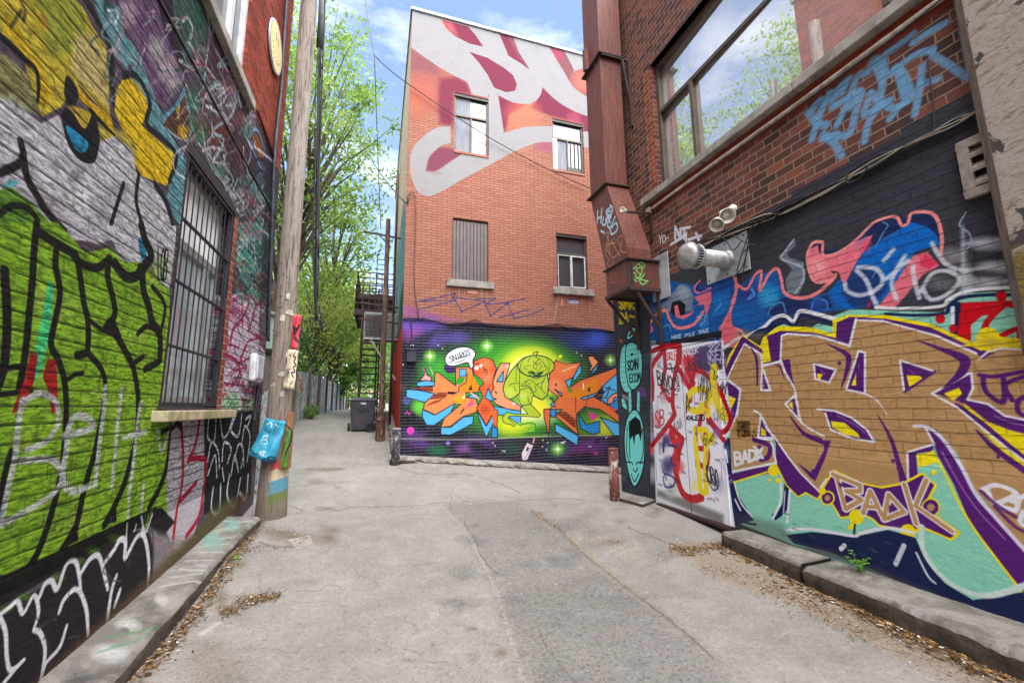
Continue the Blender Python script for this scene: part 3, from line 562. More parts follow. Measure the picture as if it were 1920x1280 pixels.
cr.lines([[(470,800),(470,840),(500,850)],[(425,690),(420,760)],[(455,720),(500,730)]], 14, (60,40,110), soft=4)
for i in range(26):   # drips and overspray on the doors
    x, y = random.uniform(350,820), random.uniform(180,900); cr.line([(x, y), (x+2, y+random.uniform(30,150))], random.uniform(2,5), random.choice([RD,(210,60,60),(226,204,26),(80,64,130),(120,118,130)]), a=.75)
for p, r, c in (((380,560),40,(214,120,130)),((480,640),36,(190,30,50)),((560,300),40,(190,40,60)),((730,420),44,(226,204,60)),((760,640),36,(150,110,170)),((520,860),40,(214,70,80)),((620,980),36,(226,214,120)),((420,420),36,(206,160,170)),((760,960),50,(160,160,190))): cr.blob(p, r, c, .7, ry=r*1.4)
KK = (34,30,36)
cr.text('BAVOC', [(375,250),(500,300),(500,380),(385,340)], 8, KK); cr.lines([[(450,240),(490,235)],[(465,205),(475,260)],[(400,400),(430,370),(460,400)]], 8, KK)
cr.text('SKLF', [(440,140),(505,125),(505,180),(440,185)], 5, (196,24,44)); cr.text('MAKER', [(540,125),(640,95),(640,135),(545,165)], 6, (224,220,230)); cr.lines([[(580,155),(620,142)],[(590,165),(610,158)]], 4, (220,220,230))
cr.text('22', [(705,90),(775,70),(775,120),(705,135)], 9, (190,188,208)); cr.text('WSEX', [(695,140),(800,110),(800,175),(700,190)], 7, (180,178,200)); cr.scribble([(700,180),(800,170),(800,215),(700,225)], 8, 4, (190,186,206), seed=3)
cr.text('KALEZO', [(565,540),(680,530),(680,565),(565,560)], 7, KK); cr.text('SB', [(365,510),(425,490),(425,590),(365,620)], 7, (170,24,50))
cr.text('KIRVO', [(690,850),(760,880),(770,990),(700,950)], 7, KK, slack=0); cr.lines([[(685,900),(730,1000),(765,990)],[(700,830),(695,880)]], 7, KK)
cr.text('AMYLE', [(800,830),(855,960),(835,990),(795,860)], 4, (190,195,215)); cr.text('SUPERMEN', [(510,245),(525,380),(505,385),(495,250)], 3, KK)
cr.scribble([(560,190),(660,180),(660,250),(560,260)], 7, 4, KK, seed=5); cr.scribble([(640,250),(730,260),(720,440),(640,400)], 12, 2.6, KK, seed=6); cr.scribble([(735,250),(765,250),(765,310),(735,310)], 4, 4, KK, seed=8)
cr.scribble([(560,380),(590,380),(590,520),(560,520)], 6, 3.5, KK, seed=9); cr.scribble([(775,320),(815,330),(815,420),(775,400)], 5, 4, KK, seed=10); cr.scribble([(650,640),(750,640),(740,720),(660,710)], 8, 3, (60,50,40), seed=11)
cr.scribble([(485,560),(540,550),(540,620),(490,630)], 7, 2.5, (70,70,84), seed=12); cr.scribble([(380,180),(400,180),(400,240),(380,240)], 3, 3, (110,110,124), seed=13); cr.scribble([(690,1040),(770,1060),(770,1090),(690,1070)], 6, 3, (120,96,130), seed=14)
cr.scribble([(640,350),(720,360),(700,470),(640,470)], 9, 2.6, (80,70,30), seed=15); cr.scribble([(730,470),(820,480),(820,600),(730,560)], 9, 2, (90,90,100), seed=16); cr.scribble([(390,700),(420,700),(420,780),(390,780)], 4, 3, (80,80,94), seed=17)
for i in range(46):   # small marker tags all over the doors
    x = random.uniform(370,800); y = random.uniform(200,1000)
    cr.scribble([(x,y),(x+30,y+6),(x+30,y+26),(x,y+18)], 4, 2.4, random.choice([(60,60,74),(50,44,60),(110,100,120),(36,36,42)]), a=.85, seed=100+i)
# ------- mint alien on the last pier
cr.fill([(128,-200),(335,-200),(335,1090),(128,1010)], (70,74,82))
for i in range(20): cr.blob((random.uniform(140,320),random.uniform(0,1050)), random.uniform(30,60), random.choice([(98,104,112),(54,58,64),(84,86,92)]), .6)
MT = (136,220,212)
cr.poly([(185,85),(150,120),(140,250),(150,340),(180,392),(222,375),(195,300),(178,200)], MT, (24,28,32), 6, curve=1)
cr.poly([(188,85),(230,72),(270,120),(285,200),(272,320),(230,372),(200,350),(180,250),(178,130)], MT, (24,28,32), 7, curve=1)
cr.poly([(188,55),(190,20),(215,-20),(240,-15),(235,20),(210,50)], MT, (24,28,32), 6, curve=1); cr.fill([(195,35),(215,5),(228,8),(212,35)], (30,36,40))
cr.text('SCAN', [(188,195),(258,175),(258,240),(190,250)], 8, (24,28,32)); cr.dot((218,150), 9, (24,28,32)); cr.text('ECOM', [(200,275),(272,262),(272,320),(205,325)], 7, (36,70,72))
cr.lines([[(205,395),(208,510)],[(260,395),(258,500)]], 22, MT); cr.lines([[(215,400),(232,500)],[(245,395),(245,500)]], 6, (24,28,32))
cr.poly([(150,430),(160,480),(190,500),(180,450),(165,425)], MT, (24,28,32), 5, curve=1)
cr.poly([(235,495),(185,560),(170,700),(188,860),(235,985),(290,870),(298,700),(280,560)], MT, (24,28,32), 8, curve=1)
cr.fill([(205,570),(240,540),(272,570),(282,640),(272,700),(262,650),(240,660),(232,725),(222,660),(210,690),(200,640)], (26,32,36))
cr.lines([[(190,600),(185,760),(205,830)],[(285,620),(290,760),(270,840)],[(180,830),(215,830),(225,845)],[(290,830),(255,830),(245,845)],[(225,870),(240,890),(255,865)],[(215,905),(235,950),(262,900)],[(200,570),(205,800)]], 6, (26,50,54))
cr.dot((150,65), 10, (190,110,96), soft=4); cr.fill([(155,400),(205,420),(200,440),(160,425)], (150,150,160), soft=4)
cr.fill([(270,360),(300,370),(310,420),(270,410)], (120,80,150), soft=12)
cr.T = ZR3
cr.text('SMK', [(335,860),(470,880),(470,935),(345,930)], 17, (206,190,40), soft=3); cr.text('DA', [(340,970),(420,965),(420,1030),(350,1035)], 15, (206,190,40), soft=3); cr.lines([[(345,1050),(400,1045),(408,1062)],[(430,990),(480,1000),(485,960)]], 14, (206,190,40), soft=3)
# ------------------------------------------------------------------ paint on the middle building
cc = Canvas(WC, .3, 8.2, -.6, 14.2, 130)
Z8, ZA, ZB, ZP = Tr(720,590,.23958), Tr(740,0,.33585), Tr(740,400,.22917), Tr(840,640,.17188)
PW, CRI, PLM, ORG = (148,146,147), (116,50,70), (122,80,86), (166,98,78)
cc.T = ZA
# crimson grounds fading into bare brick
cc.fill([(70,262),(240,370),(345,430),(402,460),(432,530),(330,520),(320,700),(240,640),(120,560),(70,500)], (150,84,84), soft=50, a=.6)
cc.fill([(250,440),(345,430),(402,460),(432,530),(335,520),(325,710),(250,690),(240,560)], CRI, soft=30, a=.95)
cc.fill([(70,255),(240,360),(250,420),(150,400),(70,400)], PLM, soft=40, a=.8)
cc.blob((130,560), 130, ORG, .7)
cc.fill([(570,530),(660,570),(740,580),(690,610),(640,640),(615,740),(600,700)], CRI, soft=14)
cc.fill([(825,488),(910,560),(1000,620),(1100,650),(1100,740),(1055,740),(1050,690),(880,652),(760,605),(790,560)], CRI, soft=16)
cc.blob((720,640), 120, (196,118,92), .6); cc.blob((1000,660), 50, (176,92,110), .5)
cc.fill([(175,955),(190,880),(250,820),(320,830),(390,850),(330,890),(230,955)], (118,68,84), soft=14)
cc.fill([(800,795),(880,795),(882,860),(780,830)], (136,82,104), soft=40, a=.8)
cc.fill([(860,255),(960,275),(1000,395),(1100,370),(1100,560),(1000,490),(950,410),(900,330)], PLM, soft=6)
cc.blob((1060,450), 90, (190,116,96), .8); cc.blob((900,310), 60, (158,70,96), .8)
W1 = [(60,40),(1120,300),(1120,375),(1080,375),(1005,397),(945,282),(862,262),(905,335),(950,410),(1000,490),(1080,545),(1120,560),(1120,665),(1000,620),(900,560),(825,487),(815,530),(785,565),(740,582),(660,572),(578,532),(595,640),(610,742),(720,712),(830,705),(880,705),(880,795),(800,797),(680,842),(530,922),(380,1002),(260,1070),(185,1096),(125,1065),(92,985),(85,900),(100,830),(150,770),(230,715),(310,705),(313,800),(250,822),(192,880),(174,955),(230,957),(330,892),(400,856),(500,868),(527,850),(522,545),(430,526),(402,460),(345,430),(240,370),(75,255)]
CORN = {(60,40),(1120,300),(1120,375),(1005,397),(945,282),(862,262),(1120,560),(1120,665),(825,487),(578,532),(610,742),(880,705),(880,795),(310,705),(313,800),(527,850),(522,545),(430,526),(75,255),(174,955)}
W2 = []
for p in W1: W2 += [p, p] if p in CORN else [p]
cc.fill(W2, PW, soft=1.5, curve=1)
cc.fill([(1052,735),(1120,738),(1120,830),(1052,822)], PW)
cc.fill([(262,110),(410,150),(450,195),(495,262),(420,245),(340,205),(290,160)], CRI)
cc.fill([(262,110),(320,125),(350,200),(300,170)], (190,110,100), soft=30, a=.7)
cc.fill([(416,290),(520,325),(610,380),(660,420),(682,470),(672,508),(622,516),(555,490),(520,420),(470,350)], CRI, curve=0)
cc.fill([(585,190),(660,208),(690,290),(753,389),(700,352),(635,312),(610,250)], CRI); cc.fill([(625,200),(660,210),(690,290),(745,380),(700,330),(660,260)], PLM, soft=14, a=.9)
# blue needle tag
cc.T = ZB
cc.lines([[(195,720),(490,660)],[(200,718),(500,712),(195,785)],[(475,685),(550,800),(740,720),(475,685)],[(670,700),(830,695),(740,745),(785,840),(930,730),(740,745)],[(920,720),(975,860),(1100,835),(1215,780)],[(920,725),(1055,700)],[(860,850),(980,820),(1100,785)]], 8, (52,66,122), curve=0, soft=2)
for p in ((550,800),(785,838),(735,722),(930,733),(975,858),(1215,782),(1052,700),(490,660),(478,685)): cc.dot(p, 9, (40,60,124))
cc.fill([(1415,705),(1510,715),(1510,740),(1420,735)], (180,176,196), soft=10); cc.line([(1430,705),(1500,702)], 10, (50,80,150)); cc.line([(1370,700),(1370,750)], 18, (220,150,130)); cc.line([(610,640),(670,645)], 24, (212,160,150), soft=6)
for i in range(26): cc.line([(random.uniform(300,1500), random.uniform(40,640))]*2+[(0,0)][:0], 2, (0,0,0)) if False else None
cc.fill([(70,740),(200,780),(420,850),(700,900),(900,920),(700,890),(400,870),(200,850),(60,860)], (140,84,140), soft=24, a=.6)
for (x0, x1, y0) in ((425,815,610),(1295,1630,690)):   # rain streaks under the sills
    for i in range(16):
        x = random.uniform(x0, x1); cc.line([(x, y0), (x+random.uniform(-4,4), y0+random.uniform(30,150))], random.uniform(4, 12), random.choice([(92,62,54),(110,78,68),(206,180,164)]), a=random.uniform(.15,.4), soft=8, taper=[1,.8,.2])
for i in range(60):
    x, y = random.uniform(90,1800), random.uniform(-380,800); cc.blob((x, y), random.uniform(14,60), random.choice([(120,80,66),(176,124,104),(116,80,70),(180,138,120)]), random.uniform(.1,.22), ry=random.uniform(10,50))
cc.T = ZA
for i in range(40):
    x = random.uniform(95,1075); y = 45+(x-90)*.26; cc.line([(x, y), (x, y+random.uniform(10,60))], random.uniform(4,10), (120,112,112), a=random.uniform(.1,.3), soft=8, taper=[1,.7,.1])
cc.T = ZB
# ------- space mural
cc.T = Z8
cc.fill([(60,35),(290,20),(420,70),(700,60),(1000,85),(1300,95),(1500,100),(1830,130),(1900,135),(1900,1260),(60,1140)], (36,34,50))
for p, r, ry, c, a in (((980,520),760,430,(46,140,44),.95),((1080,440),560,330,(70,170,40),.9),((700,640),560,330,(60,160,50),.7),((1300,760),500,260,(50,150,40),.8),((420,420),170,150,(70,170,60),.8),((1720,880),260,170,(140,190,40),.8),((1000,850),300,190,(90,170,40),.8),
  ((280,720),80,90,(120,210,80),.9),((1600,200),240,110,(40,60,140),.9),((1660,180),120,90,(60,90,190),.8),((330,90),200,90,(100,76,160),.9),((220,140),110,110,(150,80,160),.8),((380,200),150,80,(92,74,150),.9),((570,180),140,70,(96,80,160),.8),((1480,160),180,60,(40,44,90),.7),((180,80),90,60,(110,84,180),.8),((240,930),160,130,(98,66,130),.8),((150,560),50,40,(110,100,110),.6)):
    cc.blob(p, r, c, a, ry=ry)
cc.fill([(160,330),(240,180),(340,140),(420,110),(330,250),(250,300)], (34,36,52), soft=50, a=.8); cc.blob((160,450), 110, (34,40,56), .9, ry=160)
cc.blob((1150,470), 330, (200,206,36), .9, ry=290, p=.9); cc.blob((1160,450), 260, (246,238,60), .95, ry=220, p=.6); cc.blob((1160,480), 205, (246,246,214), .95, ry=190, p=.6)
cc.blob((1000,850), 190, (232,226,40), .9, ry=120); cc.blob((1180,760), 240, (240,240,190), .9, ry=130); cc.blob((1210,720), 110, (240,224,40), .8); cc.blob((1720,880), 110, (216,214,60), .8)
# plinth band
cc.fill([(60,968),(145,970),(1760,945),(1900,945),(1900,1260),(60,1140)], (44,38,56))
for p, r, ry, c in (((300,1000),160,70,(92,60,126)),((720,1010),190,90,(88,58,120)),((420,1060),110,60,(40,110,70)),((1560,1060),210,100,(112,50,120)),((1650,1010),140,60,(104,56,128)),((1360,1050),110,90,(50,110,80)),((1000,1040),120,70,(40,70,60)),((640,1050),100,50,(130,84,140)),((700,1100),140,40,(60,44,80)),((1520,1100),130,40,(128,50,116))): cc.blob(p, r, c, .85, ry=ry)
for p, r in (((720,1030),46),((790,1060),36),((1500,1130),60),((1670,990),20),((640,1110),30),((1590,1110),40),((860,1080),30)): cc.blob(p, r*1.6, (34,30,44), .95, ry=r*1.2)
for p, r in (((190,830),60),((290,870),40),((230,840),50)): cc.blob(p, r*1.5, (30,30,38), .95)
for p, r in (((440,930),90),((560,950),80),((380,960),60)): cc.blob(p, r*1.4, (36,32,46), .9, ry=r)
cc.line([(140,970),(700,975),(1050,960),(1500,945),(1760,950)], 13, (150,150,146), soft=10, a=.8); cc.line([(900,960),(1300,945)], 13, (150,190,90), soft=8, a=.7)
cc.dot((207,905), 30, (214,70,170)); cc.dot((500,1003), 17, (130,110,190)); cc.line([(165,780),(180,755),(190,780)], 6, (214,70,170)); cc.line([(205,760),(195,775),(210,780)], 6, (214,70,170)); cc.dot((180,670), 34, (110,120,200), a=.8)
for i in range(6): cc.line([(150,650+i*9),(215,650+i*9)], 3, (34,34,50))
for p in ((212,238),(230,238),(424,238),(458,265),(150,390),(1507,296),(1545,318),(852,1000),(870,1025),(930,1065),(945,1068),(1605,1030),(1618,1030),(1240,1030),(1272,1055),(1740,962),(1280,1000)): cc.dot(p, 5, (235,238,240))
cc.lines([[(1385,1000),(1420,990)],[(1390,1000),(1410,1005)]], 9, (210,205,215)); cc.dot((1380,325), 15, (210,214,50)); cc.dot((1658,1080), 12, (180,80,120)); cc.dot((1243,980), 8, (120,200,60))
for c, rx, ry in (((806,244),50,68),((360,322),42,60),((1772,355),36,52),((1360,1050),46,62)):
    cc.blob(c, 60, (150,214,80), .8); cc.star(c, rx, ry)
OL = (38,26,52); BL = (92,178,222); BD = (40,140,200); OR = (220,142,86); OD = (206,96,52)
def bp(P, c=BL): cc.poly(P, c, OL, 7)
# blue blocks behind the letters
bp([(175,585),(390,570),(395,660),(320,685),(175,645)]); bp([(255,530),(330,512),(480,545),(380,560),(260,560)])
bp([(300,740),(390,780),(480,720),(560,690),(520,770),(440,830),(390,865),(330,860),(300,800)]); bp([(445,880),(520,880),(620,800),(700,790),(695,850),(620,890),(520,940),(445,935)])
bp([(720,735),(800,870),(875,740),(895,760),(850,860),(800,960),(760,860)]); bp([(845,712),(1070,750),(1070,865),(960,790),(890,780)]); bp([(845,870),(890,890),(888,960),(840,960)], BD)
bp([(1340,850),(1430,900),(1520,945),(1515,1025),(1340,910)]); bp([(1520,770),(1580,860),(1690,830),(1690,920),(1630,935),(1540,890)], BD); bp([(1690,800),(1860,860),(1860,945),(1800,945)])
bp([(1660,480),(1850,410),(1860,700),(1760,745),(1690,700),(1720,600)]); bp([(1760,690),(1860,650),(1860,740),(1790,760)], BD)
bp([(570,415),(680,410),(640,490),(575,500)]); bp([(690,620),(740,620),(720,670),(640,650)]); bp([(1290,740),(1350,740),(1345,800),(1310,800)], BD)
# letters
bp([(185,580),(300,560),(395,555),(400,450),(430,455),(560,555),(562,412),(690,408),(700,480),(700,520),(745,560),(740,605),(640,608),(640,645),(720,655),(730,700),(790,712),(700,770),(620,795),(520,872),(445,880),(470,810),(600,700),(560,690),(400,782),(310,740),(315,690),(400,620),(330,600)], OR)
cc.fill([(590,425),(645,425),(640,480),(590,485)], BL); cc.line([(590,425),(645,425),(640,480),(590,485),(590,425)], 5, OL, curve=0); cc.fill([(575,490),(640,490),(610,540),(560,545)], (60,150,50)); 
cc.fill([(650,470),(700,480),(748,562),(735,602),(585,602),(600,560),(640,540)], (214,140,16), soft=4); cc.line([(650,460),(640,530),(590,560),(585,602)], 6, OL); cc.fill([(660,585),(685,545),(690,590)], OL); cc.fill([(500,600),(580,605),(540,625),(500,620)], OL)
cc.fill([(540,640),(640,620),(620,690),(560,700)], (222,160,40), soft=20)
cc.poly([(225,575),(380,562),(380,600),(290,590)], (140,62,40), OL, 4); cc.fill([(350,655),(430,605),(500,610),(480,650),(370,660)], (140,62,40)); cc.fill([(320,720),(380,680),(460,655),(440,675)], (140,62,40))
cc.fill([(632,730),(690,668),(702,700)], (206,74,160)); cc.line([(680,610),(740,655)], 12, (236,180,160)); cc.line([(600,770),(625,735)], 10, OL)
cc.fill([(612,650),(635,620),(630,650),(618,660)], (250,240,220), soft=4)
bp([(275,520),(315,470),(318,420),(335,470),(372,490),(368,520),(320,512)], (226,164,158)); cc.line([(360,405),(385,470)], 5, (210,180,180)); cc.line([(310,420),(325,450)], 8, (214,90,150))
bp([(880,440),(915,378),(985,378),(972,430),(945,520),(940,600),(965,650),(1072,715),(1070,752),(960,735),(880,700),(820,642),(840,560)], (226,156,116)); bp([(882,520),(935,440),(930,525)])
cc.fill([(960,395),(975,385),(972,410),(958,412)], (244,240,240)); cc.fill([(1000,680),(1030,690),(1015,710)], (246,226,220), soft=4); cc.fill([(860,590),(885,605),(880,622)], OL)
bp([(690,405),(715,355),(790,332),(850,355),(880,420),(860,480),(850,530),(862,570),(815,650),(870,740),(800,865),(725,735),(775,640),(745,570),(780,540),(765,505),(710,470)], (224,104,54))
cc.blob((790,390), 70, (234,140,90), .7); cc.blob((810,490), 60, (232,150,110), .7); cc.line([(705,410),(740,380),(790,430)], 16, (150,50,20), soft=6, a=.7); cc.line([(780,455),(800,428),(808,445),(795,470)], 6, OL)
cc.dot((724,415), 16, (244,244,248)); cc.dot((758,398), 13, (244,244,248)); cc.blob((790,740), 50, (150,56,30), .6); bp([(790,650),(815,570),(850,650),(880,660),(830,672)]); cc.fill([(845,770),(870,740),(892,745),(885,890),(850,850)], (206,110,56)); cc.line([(870,740),(892,745),(885,890),(850,850)], 5, OL, curve=0)
# right letter
bp([(1285,560),(1300,430),(1345,355),(1420,388),(1550,368),(1490,480),(1435,530),(1460,565),(1540,510),(1600,490),(1672,465),(1835,408),(1845,440),(1720,550),(1640,640),(1745,700),(1855,800),(1855,852),(1690,740),(1570,720),(1505,775),(1518,940),(1340,792),(1395,740),(1300,740),(1365,640),(1290,590)], (216,118,66))
cc.blob((1420,420), 80, (226,140,90), .7); cc.blob((1350,560), 80, (226,150,110), .8); cc.fill([(1390,640),(1450,620),(1680,480),(1670,620),(1600,640),(1560,660)], (214,136,24), soft=10)
for P in ([(1480,490),(1540,380),(1545,450),(1490,520)],[(1600,480),(1682,370),(1660,435)],[(1420,520),(1475,490),(1450,590)],[(1335,580),(1390,615),(1390,640)],[(1540,650),(1700,600),(1640,640),(1560,665)],[(1690,640),(1770,560),(1740,650)]): bp(P)
bp([(1595,330),(1630,320),(1680,370),(1620,440),(1600,450),(1625,400)], (226,150,90)); cc.fill([(1590,590),(1610,560),(1615,605)], OL); cc.fill([(1335,545),(1355,532),(1350,560)], OL); cc.fill([(1450,540),(1460,570),(1475,610),(1440,600)], (50,150,40))
cc.fill([(1350,770),(1420,765),(1500,830),(1500,890)], (130,54,30)); cc.line([(1340,765),(1420,760),(1505,825),(1510,900)], 5, OL, curve=0); cc.fill([(1600,750),(1680,790),(1620,835)], (204,70,140)); cc.fill([(1730,700),(1820,740),(1800,770)], (222,84,50)); cc.lines([[(1500,640),(1500,760)],[(1600,640),(1560,760),(1520,770)],[(1700,560),(1840,600)],[(1680,640),(1740,690)]], 5, OL)
bp([(1650,630),(1720,610),(1690,650)], (150,60,40)); bp([(1750,660),(1790,620),(1850,600),(1850,640),(1800,650),(1790,690),(1750,700)], (226,150,120)); cc.line([(1400,440),(1500,400)], 10, (240,190,150), soft=6); cc.line([(1560,540),(1562,580)], 9, (250,246,236))
bp([(1250,740),(1300,735),(1300,790),(1290,950),(1270,860),(1252,800)], (210,108,60)); bp([(1300,650),(1330,680),(1300,705),(1340,720),(1320,650)])
# speech bubble
cc.poly([(478,365),(490,310),(560,262),(640,252),(700,275),(716,315),(696,355),(698,405),(675,418),(655,375),(600,388),(540,402),(500,395)], (240,240,246), OL, 9, curve=1)
cc.fill([(470,395),(500,400),(560,405),(560,450),(500,460),(470,430)], (60,40,92), soft=3)
cc.text('SNIRGS', [(505,330),(670,270),(680,315),(520,370)], 6, OL); cc.lines([[(555,380),(630,350)],[(505,370),(525,378)],[(560,345),(640,320)]], 5, OL)
# lime man with a pumpkin head
cc.T = ZP
LG = (176,194,54); DG = (22,66,58)
cc.poly([(600,520),(618,440),(680,330),(760,240),(800,270),(1085,370),(1098,450),(1088,580),(1030,637),(950,600),(900,560),(850,510),(740,600),(680,632),(625,605)], LG, DG, 12)
cc.poly([(780,530),(880,500),(935,560),(905,680),(850,697),(800,692),(772,640)], LG, DG, 7)
cc.poly([(800,705),(900,680),(960,740),(1012,800),(985,826),(850,815),(672,812),(655,835),(735,905),(715,930),(690,905),(640,900),(605,880),(592,830),(640,770),(720,790),(872,792),(835,745)], LG, DG, 8, curve=0)
cc.lines([[(735,905),(900,885),(945,900),(945,960),(850,985),(800,1030)],[(905,905),(920,940),(900,970)]], 22, (130,190,40)); cc.lines([[(800,905),(905,890),(950,905),(950,970)],[(900,990),(830,1000),(800,1030)]], 7, DG)
th = np.linspace(0, 2*np.pi, 22, endpoint=False)
cc.poly(np.stack([960+200*np.cos(th), 268+118*np.sin(th)], 1).tolist(), LG, DG, 12)
cc.blob((680,560), 80, (206,214,110), .6); cc.blob((820,600), 60, (206,220,130), .6); cc.blob((1050,480), 60, (196,206,70), .7); cc.blob((900,240), 90, (198,208,80), .5)
cc.lines([[(935,155),(930,130),(975,112)],[(960,170),(968,140),(985,115)]], 10, DG); cc.lines([[(860,170),(800,230),(800,320),(840,360)],[(900,165),(870,230)],[(1060,170),(1110,240),(1100,320),(1060,360)],[(960,170),(1040,230),(1060,280)]], 5, DG)
cc.lines([[(870,300),(835,300),(840,270),(900,265)],[(1000,180),(930,260)],[(925,215),(960,250)],[(960,230),(975,250),(1010,230)],[(970,250),(960,310),(990,320)],[(1010,250),(1020,280),(1000,300)],[(940,250),(930,290),(955,295)],[(1050,260),(1090,290),(1060,320)]], 5, DG)
cc.fill([(865,330),(920,320),(960,345),(1010,330),(1050,318),(1020,360),(990,385),(940,380),(910,350)], (30,76,44)); cc.line([(880,340),(920,390),(970,405),(1030,370)], 8, DG); cc.fill([(930,352),(985,352),(960,362)], (214,224,150))
cc.lines([[(745,250),(740,440)],[(780,290),(780,560)],[(665,490),(700,460),(790,455)],[(720,490),(740,540)],[(800,480),(840,440),(900,420),(960,470),(1020,520)],[(800,490),(850,480),(900,500),(920,545)],[(860,440),(830,490)],[(900,450),(850,490)],[(945,480),(960,540),(900,560)],[(1060,390),(1030,440),(960,470)],[(1040,430),(1020,510),(1060,570)],[(870,600),(880,650),(910,690)]], 6, DG)
# spray can
cc.poly([(805,1290),(800,1215),(845,1130),(870,1090),(925,1105),(935,1130),(905,1200),(870,1285),(840,1300)], (214,202,206), OL, 8); cc.fill([(880,1085),(930,1105),(925,1130),(870,1110)], (60,40,70)); cc.line([(930,1100),(940,1055)], 18, (214,160,160)); cc.fill([(850,1180),(870,1145),(885,1160),(865,1200)], OL); cc.line([(830,1290),(900,1160)], 8, (160,140,160)); cc.fill([(930,1200),(1000,1160),(950,1230),(990,1270),(930,1250)], (26,22,32), soft=6)
# ------------------------------------------------------------------ materials
def lin(c, k=1.0):
    c = [x/255 for x in c]
    return tuple((x/12.92 if x <= .04045 else ((x+.055)/1.055)**2.4)*k for x in c)+(1.0,)
class NT:
    def __init__(s, name):
        s.m = bpy.data.materials.new(name); s.m.use_nodes = True; s.t = s.m.node_tree
        for n in list(s.t.nodes): s.t.nodes.remove(n)
        s.out = s.n('ShaderNodeOutputMaterial'); s.b = s.n('ShaderNodeBsdfPrincipled'); s.l(s.b.outputs[0], s.out.inputs[0])
    def n(s, ty, **k):
        x = s.t.nodes.new(ty)
        for a, v in k.items(): setattr(x, a, v)
        return x
    def l(s, a, b): s.t.links.new(a, b)
    def val(s, sock, v):
        if hasattr(v, 'is_output') or isinstance(v, bpy.types.NodeSocket): s.l(v, sock)
        else: sock.default_value = v
    def coord(s, kind='Object'): return s.n('ShaderNodeTexCoord').outputs[kind]
    def uv(s): return s.n('ShaderNodeUVMap').outputs[0]
    def noise(s, vec, scale, detail=4, rough=.6, dist=0, stretch=None):
        if stretch:
            mp = s.n('ShaderNodeMapping'); s.l(vec, mp.inputs[0]); mp.inputs['Scale'].default_value = stretch; vec = mp.outputs[0]
        x = s.n('ShaderNodeTexNoise'); s.l(vec, x.inputs['Vector']); x.inputs['Scale'].default_value = scale
        x.inputs['Detail'].default_value = detail; x.inputs['Roughness'].default_value = rough; x.inputs['Distortion'].default_value = dist
        return x.outputs['Fac']
    def ramp(s, fac, stops, interp='LINEAR'):
        r = s.n('ShaderNodeValToRGB'); s.l(fac, r.inputs[0]); e = r.color_ramp; e.interpolation = interp
        while len(e.elements) < len(stops): e.elements.new(.5)
        for i, (p, c) in enumerate(stops):
            e.elements[i].position = p; e.elements[i].color = c if len(c) == 4 else tuple(c)+(1,)
        return r.outputs[0]
    def mix(s, f, a, b, mode='MIX'):
        x = s.n('ShaderNodeMix', data_type='RGBA', blend_type=mode)
        s.val(x.inputs[0], f); s.val(x.inputs[6], a); s.val(x.inputs[7], b); return x.outputs[2]
    def math(s, op, a, b=0.0, clamp=False):
        x = s.n('ShaderNodeMath', operation=op, use_clamp=clamp); s.val(x.inputs[0], a); s.val(x.inputs[1], b); return x.outputs[0]
    def mapr(s, v, a, b, c=0., d=1.):
        x = s.n('ShaderNodeMapRange'); s.l(v, x.inputs[0])
        for i, q in enumerate((a, b, c, d)): x.inputs[i+1].default_value = q
        return x.outputs[0]
    def bump(s, h, strength=.4, dist=.01):
        x = s.n('ShaderNodeBump'); x.inputs['Strength'].default_value = strength; x.inputs['Distance'].default_value = dist
        s.l(h, x.inputs['Height']); s.l(x.outputs[0], s.b.inputs['Normal'])
    def base(s, c): s.val(s.b.inputs['Base Color'], c)
    def rough(s, r): s.val(s.b.inputs['Roughness'], r)
MATS = {}
def simple(name, c, c2=None, scale=6, rough=.7, metal=0, bump=.15, bscale=60, stretch=None, dirt=None):
    if name in MATS: return MATS[name]
    t = NT(name); v = t.coord()
    c2 = c2 or tuple(x*.8 for x in c)
    col = t.mix(t.mapr(t.noise(v, scale, 6, .7, .3, stretch), .41, .59), lin(c), lin(c2))
    if dirt: col = t.mix(t.mapr(t.noise(v, 3.1, 8, .7, .6), .48, .7), col, lin(dirt))
    t.base(col); t.rough(rough); t.b.inputs['Metallic'].default_value = metal
    if bump: t.bump(t.noise(v, bscale, 5, .7), bump, .01)
    MATS[name] = t.m; return t.m
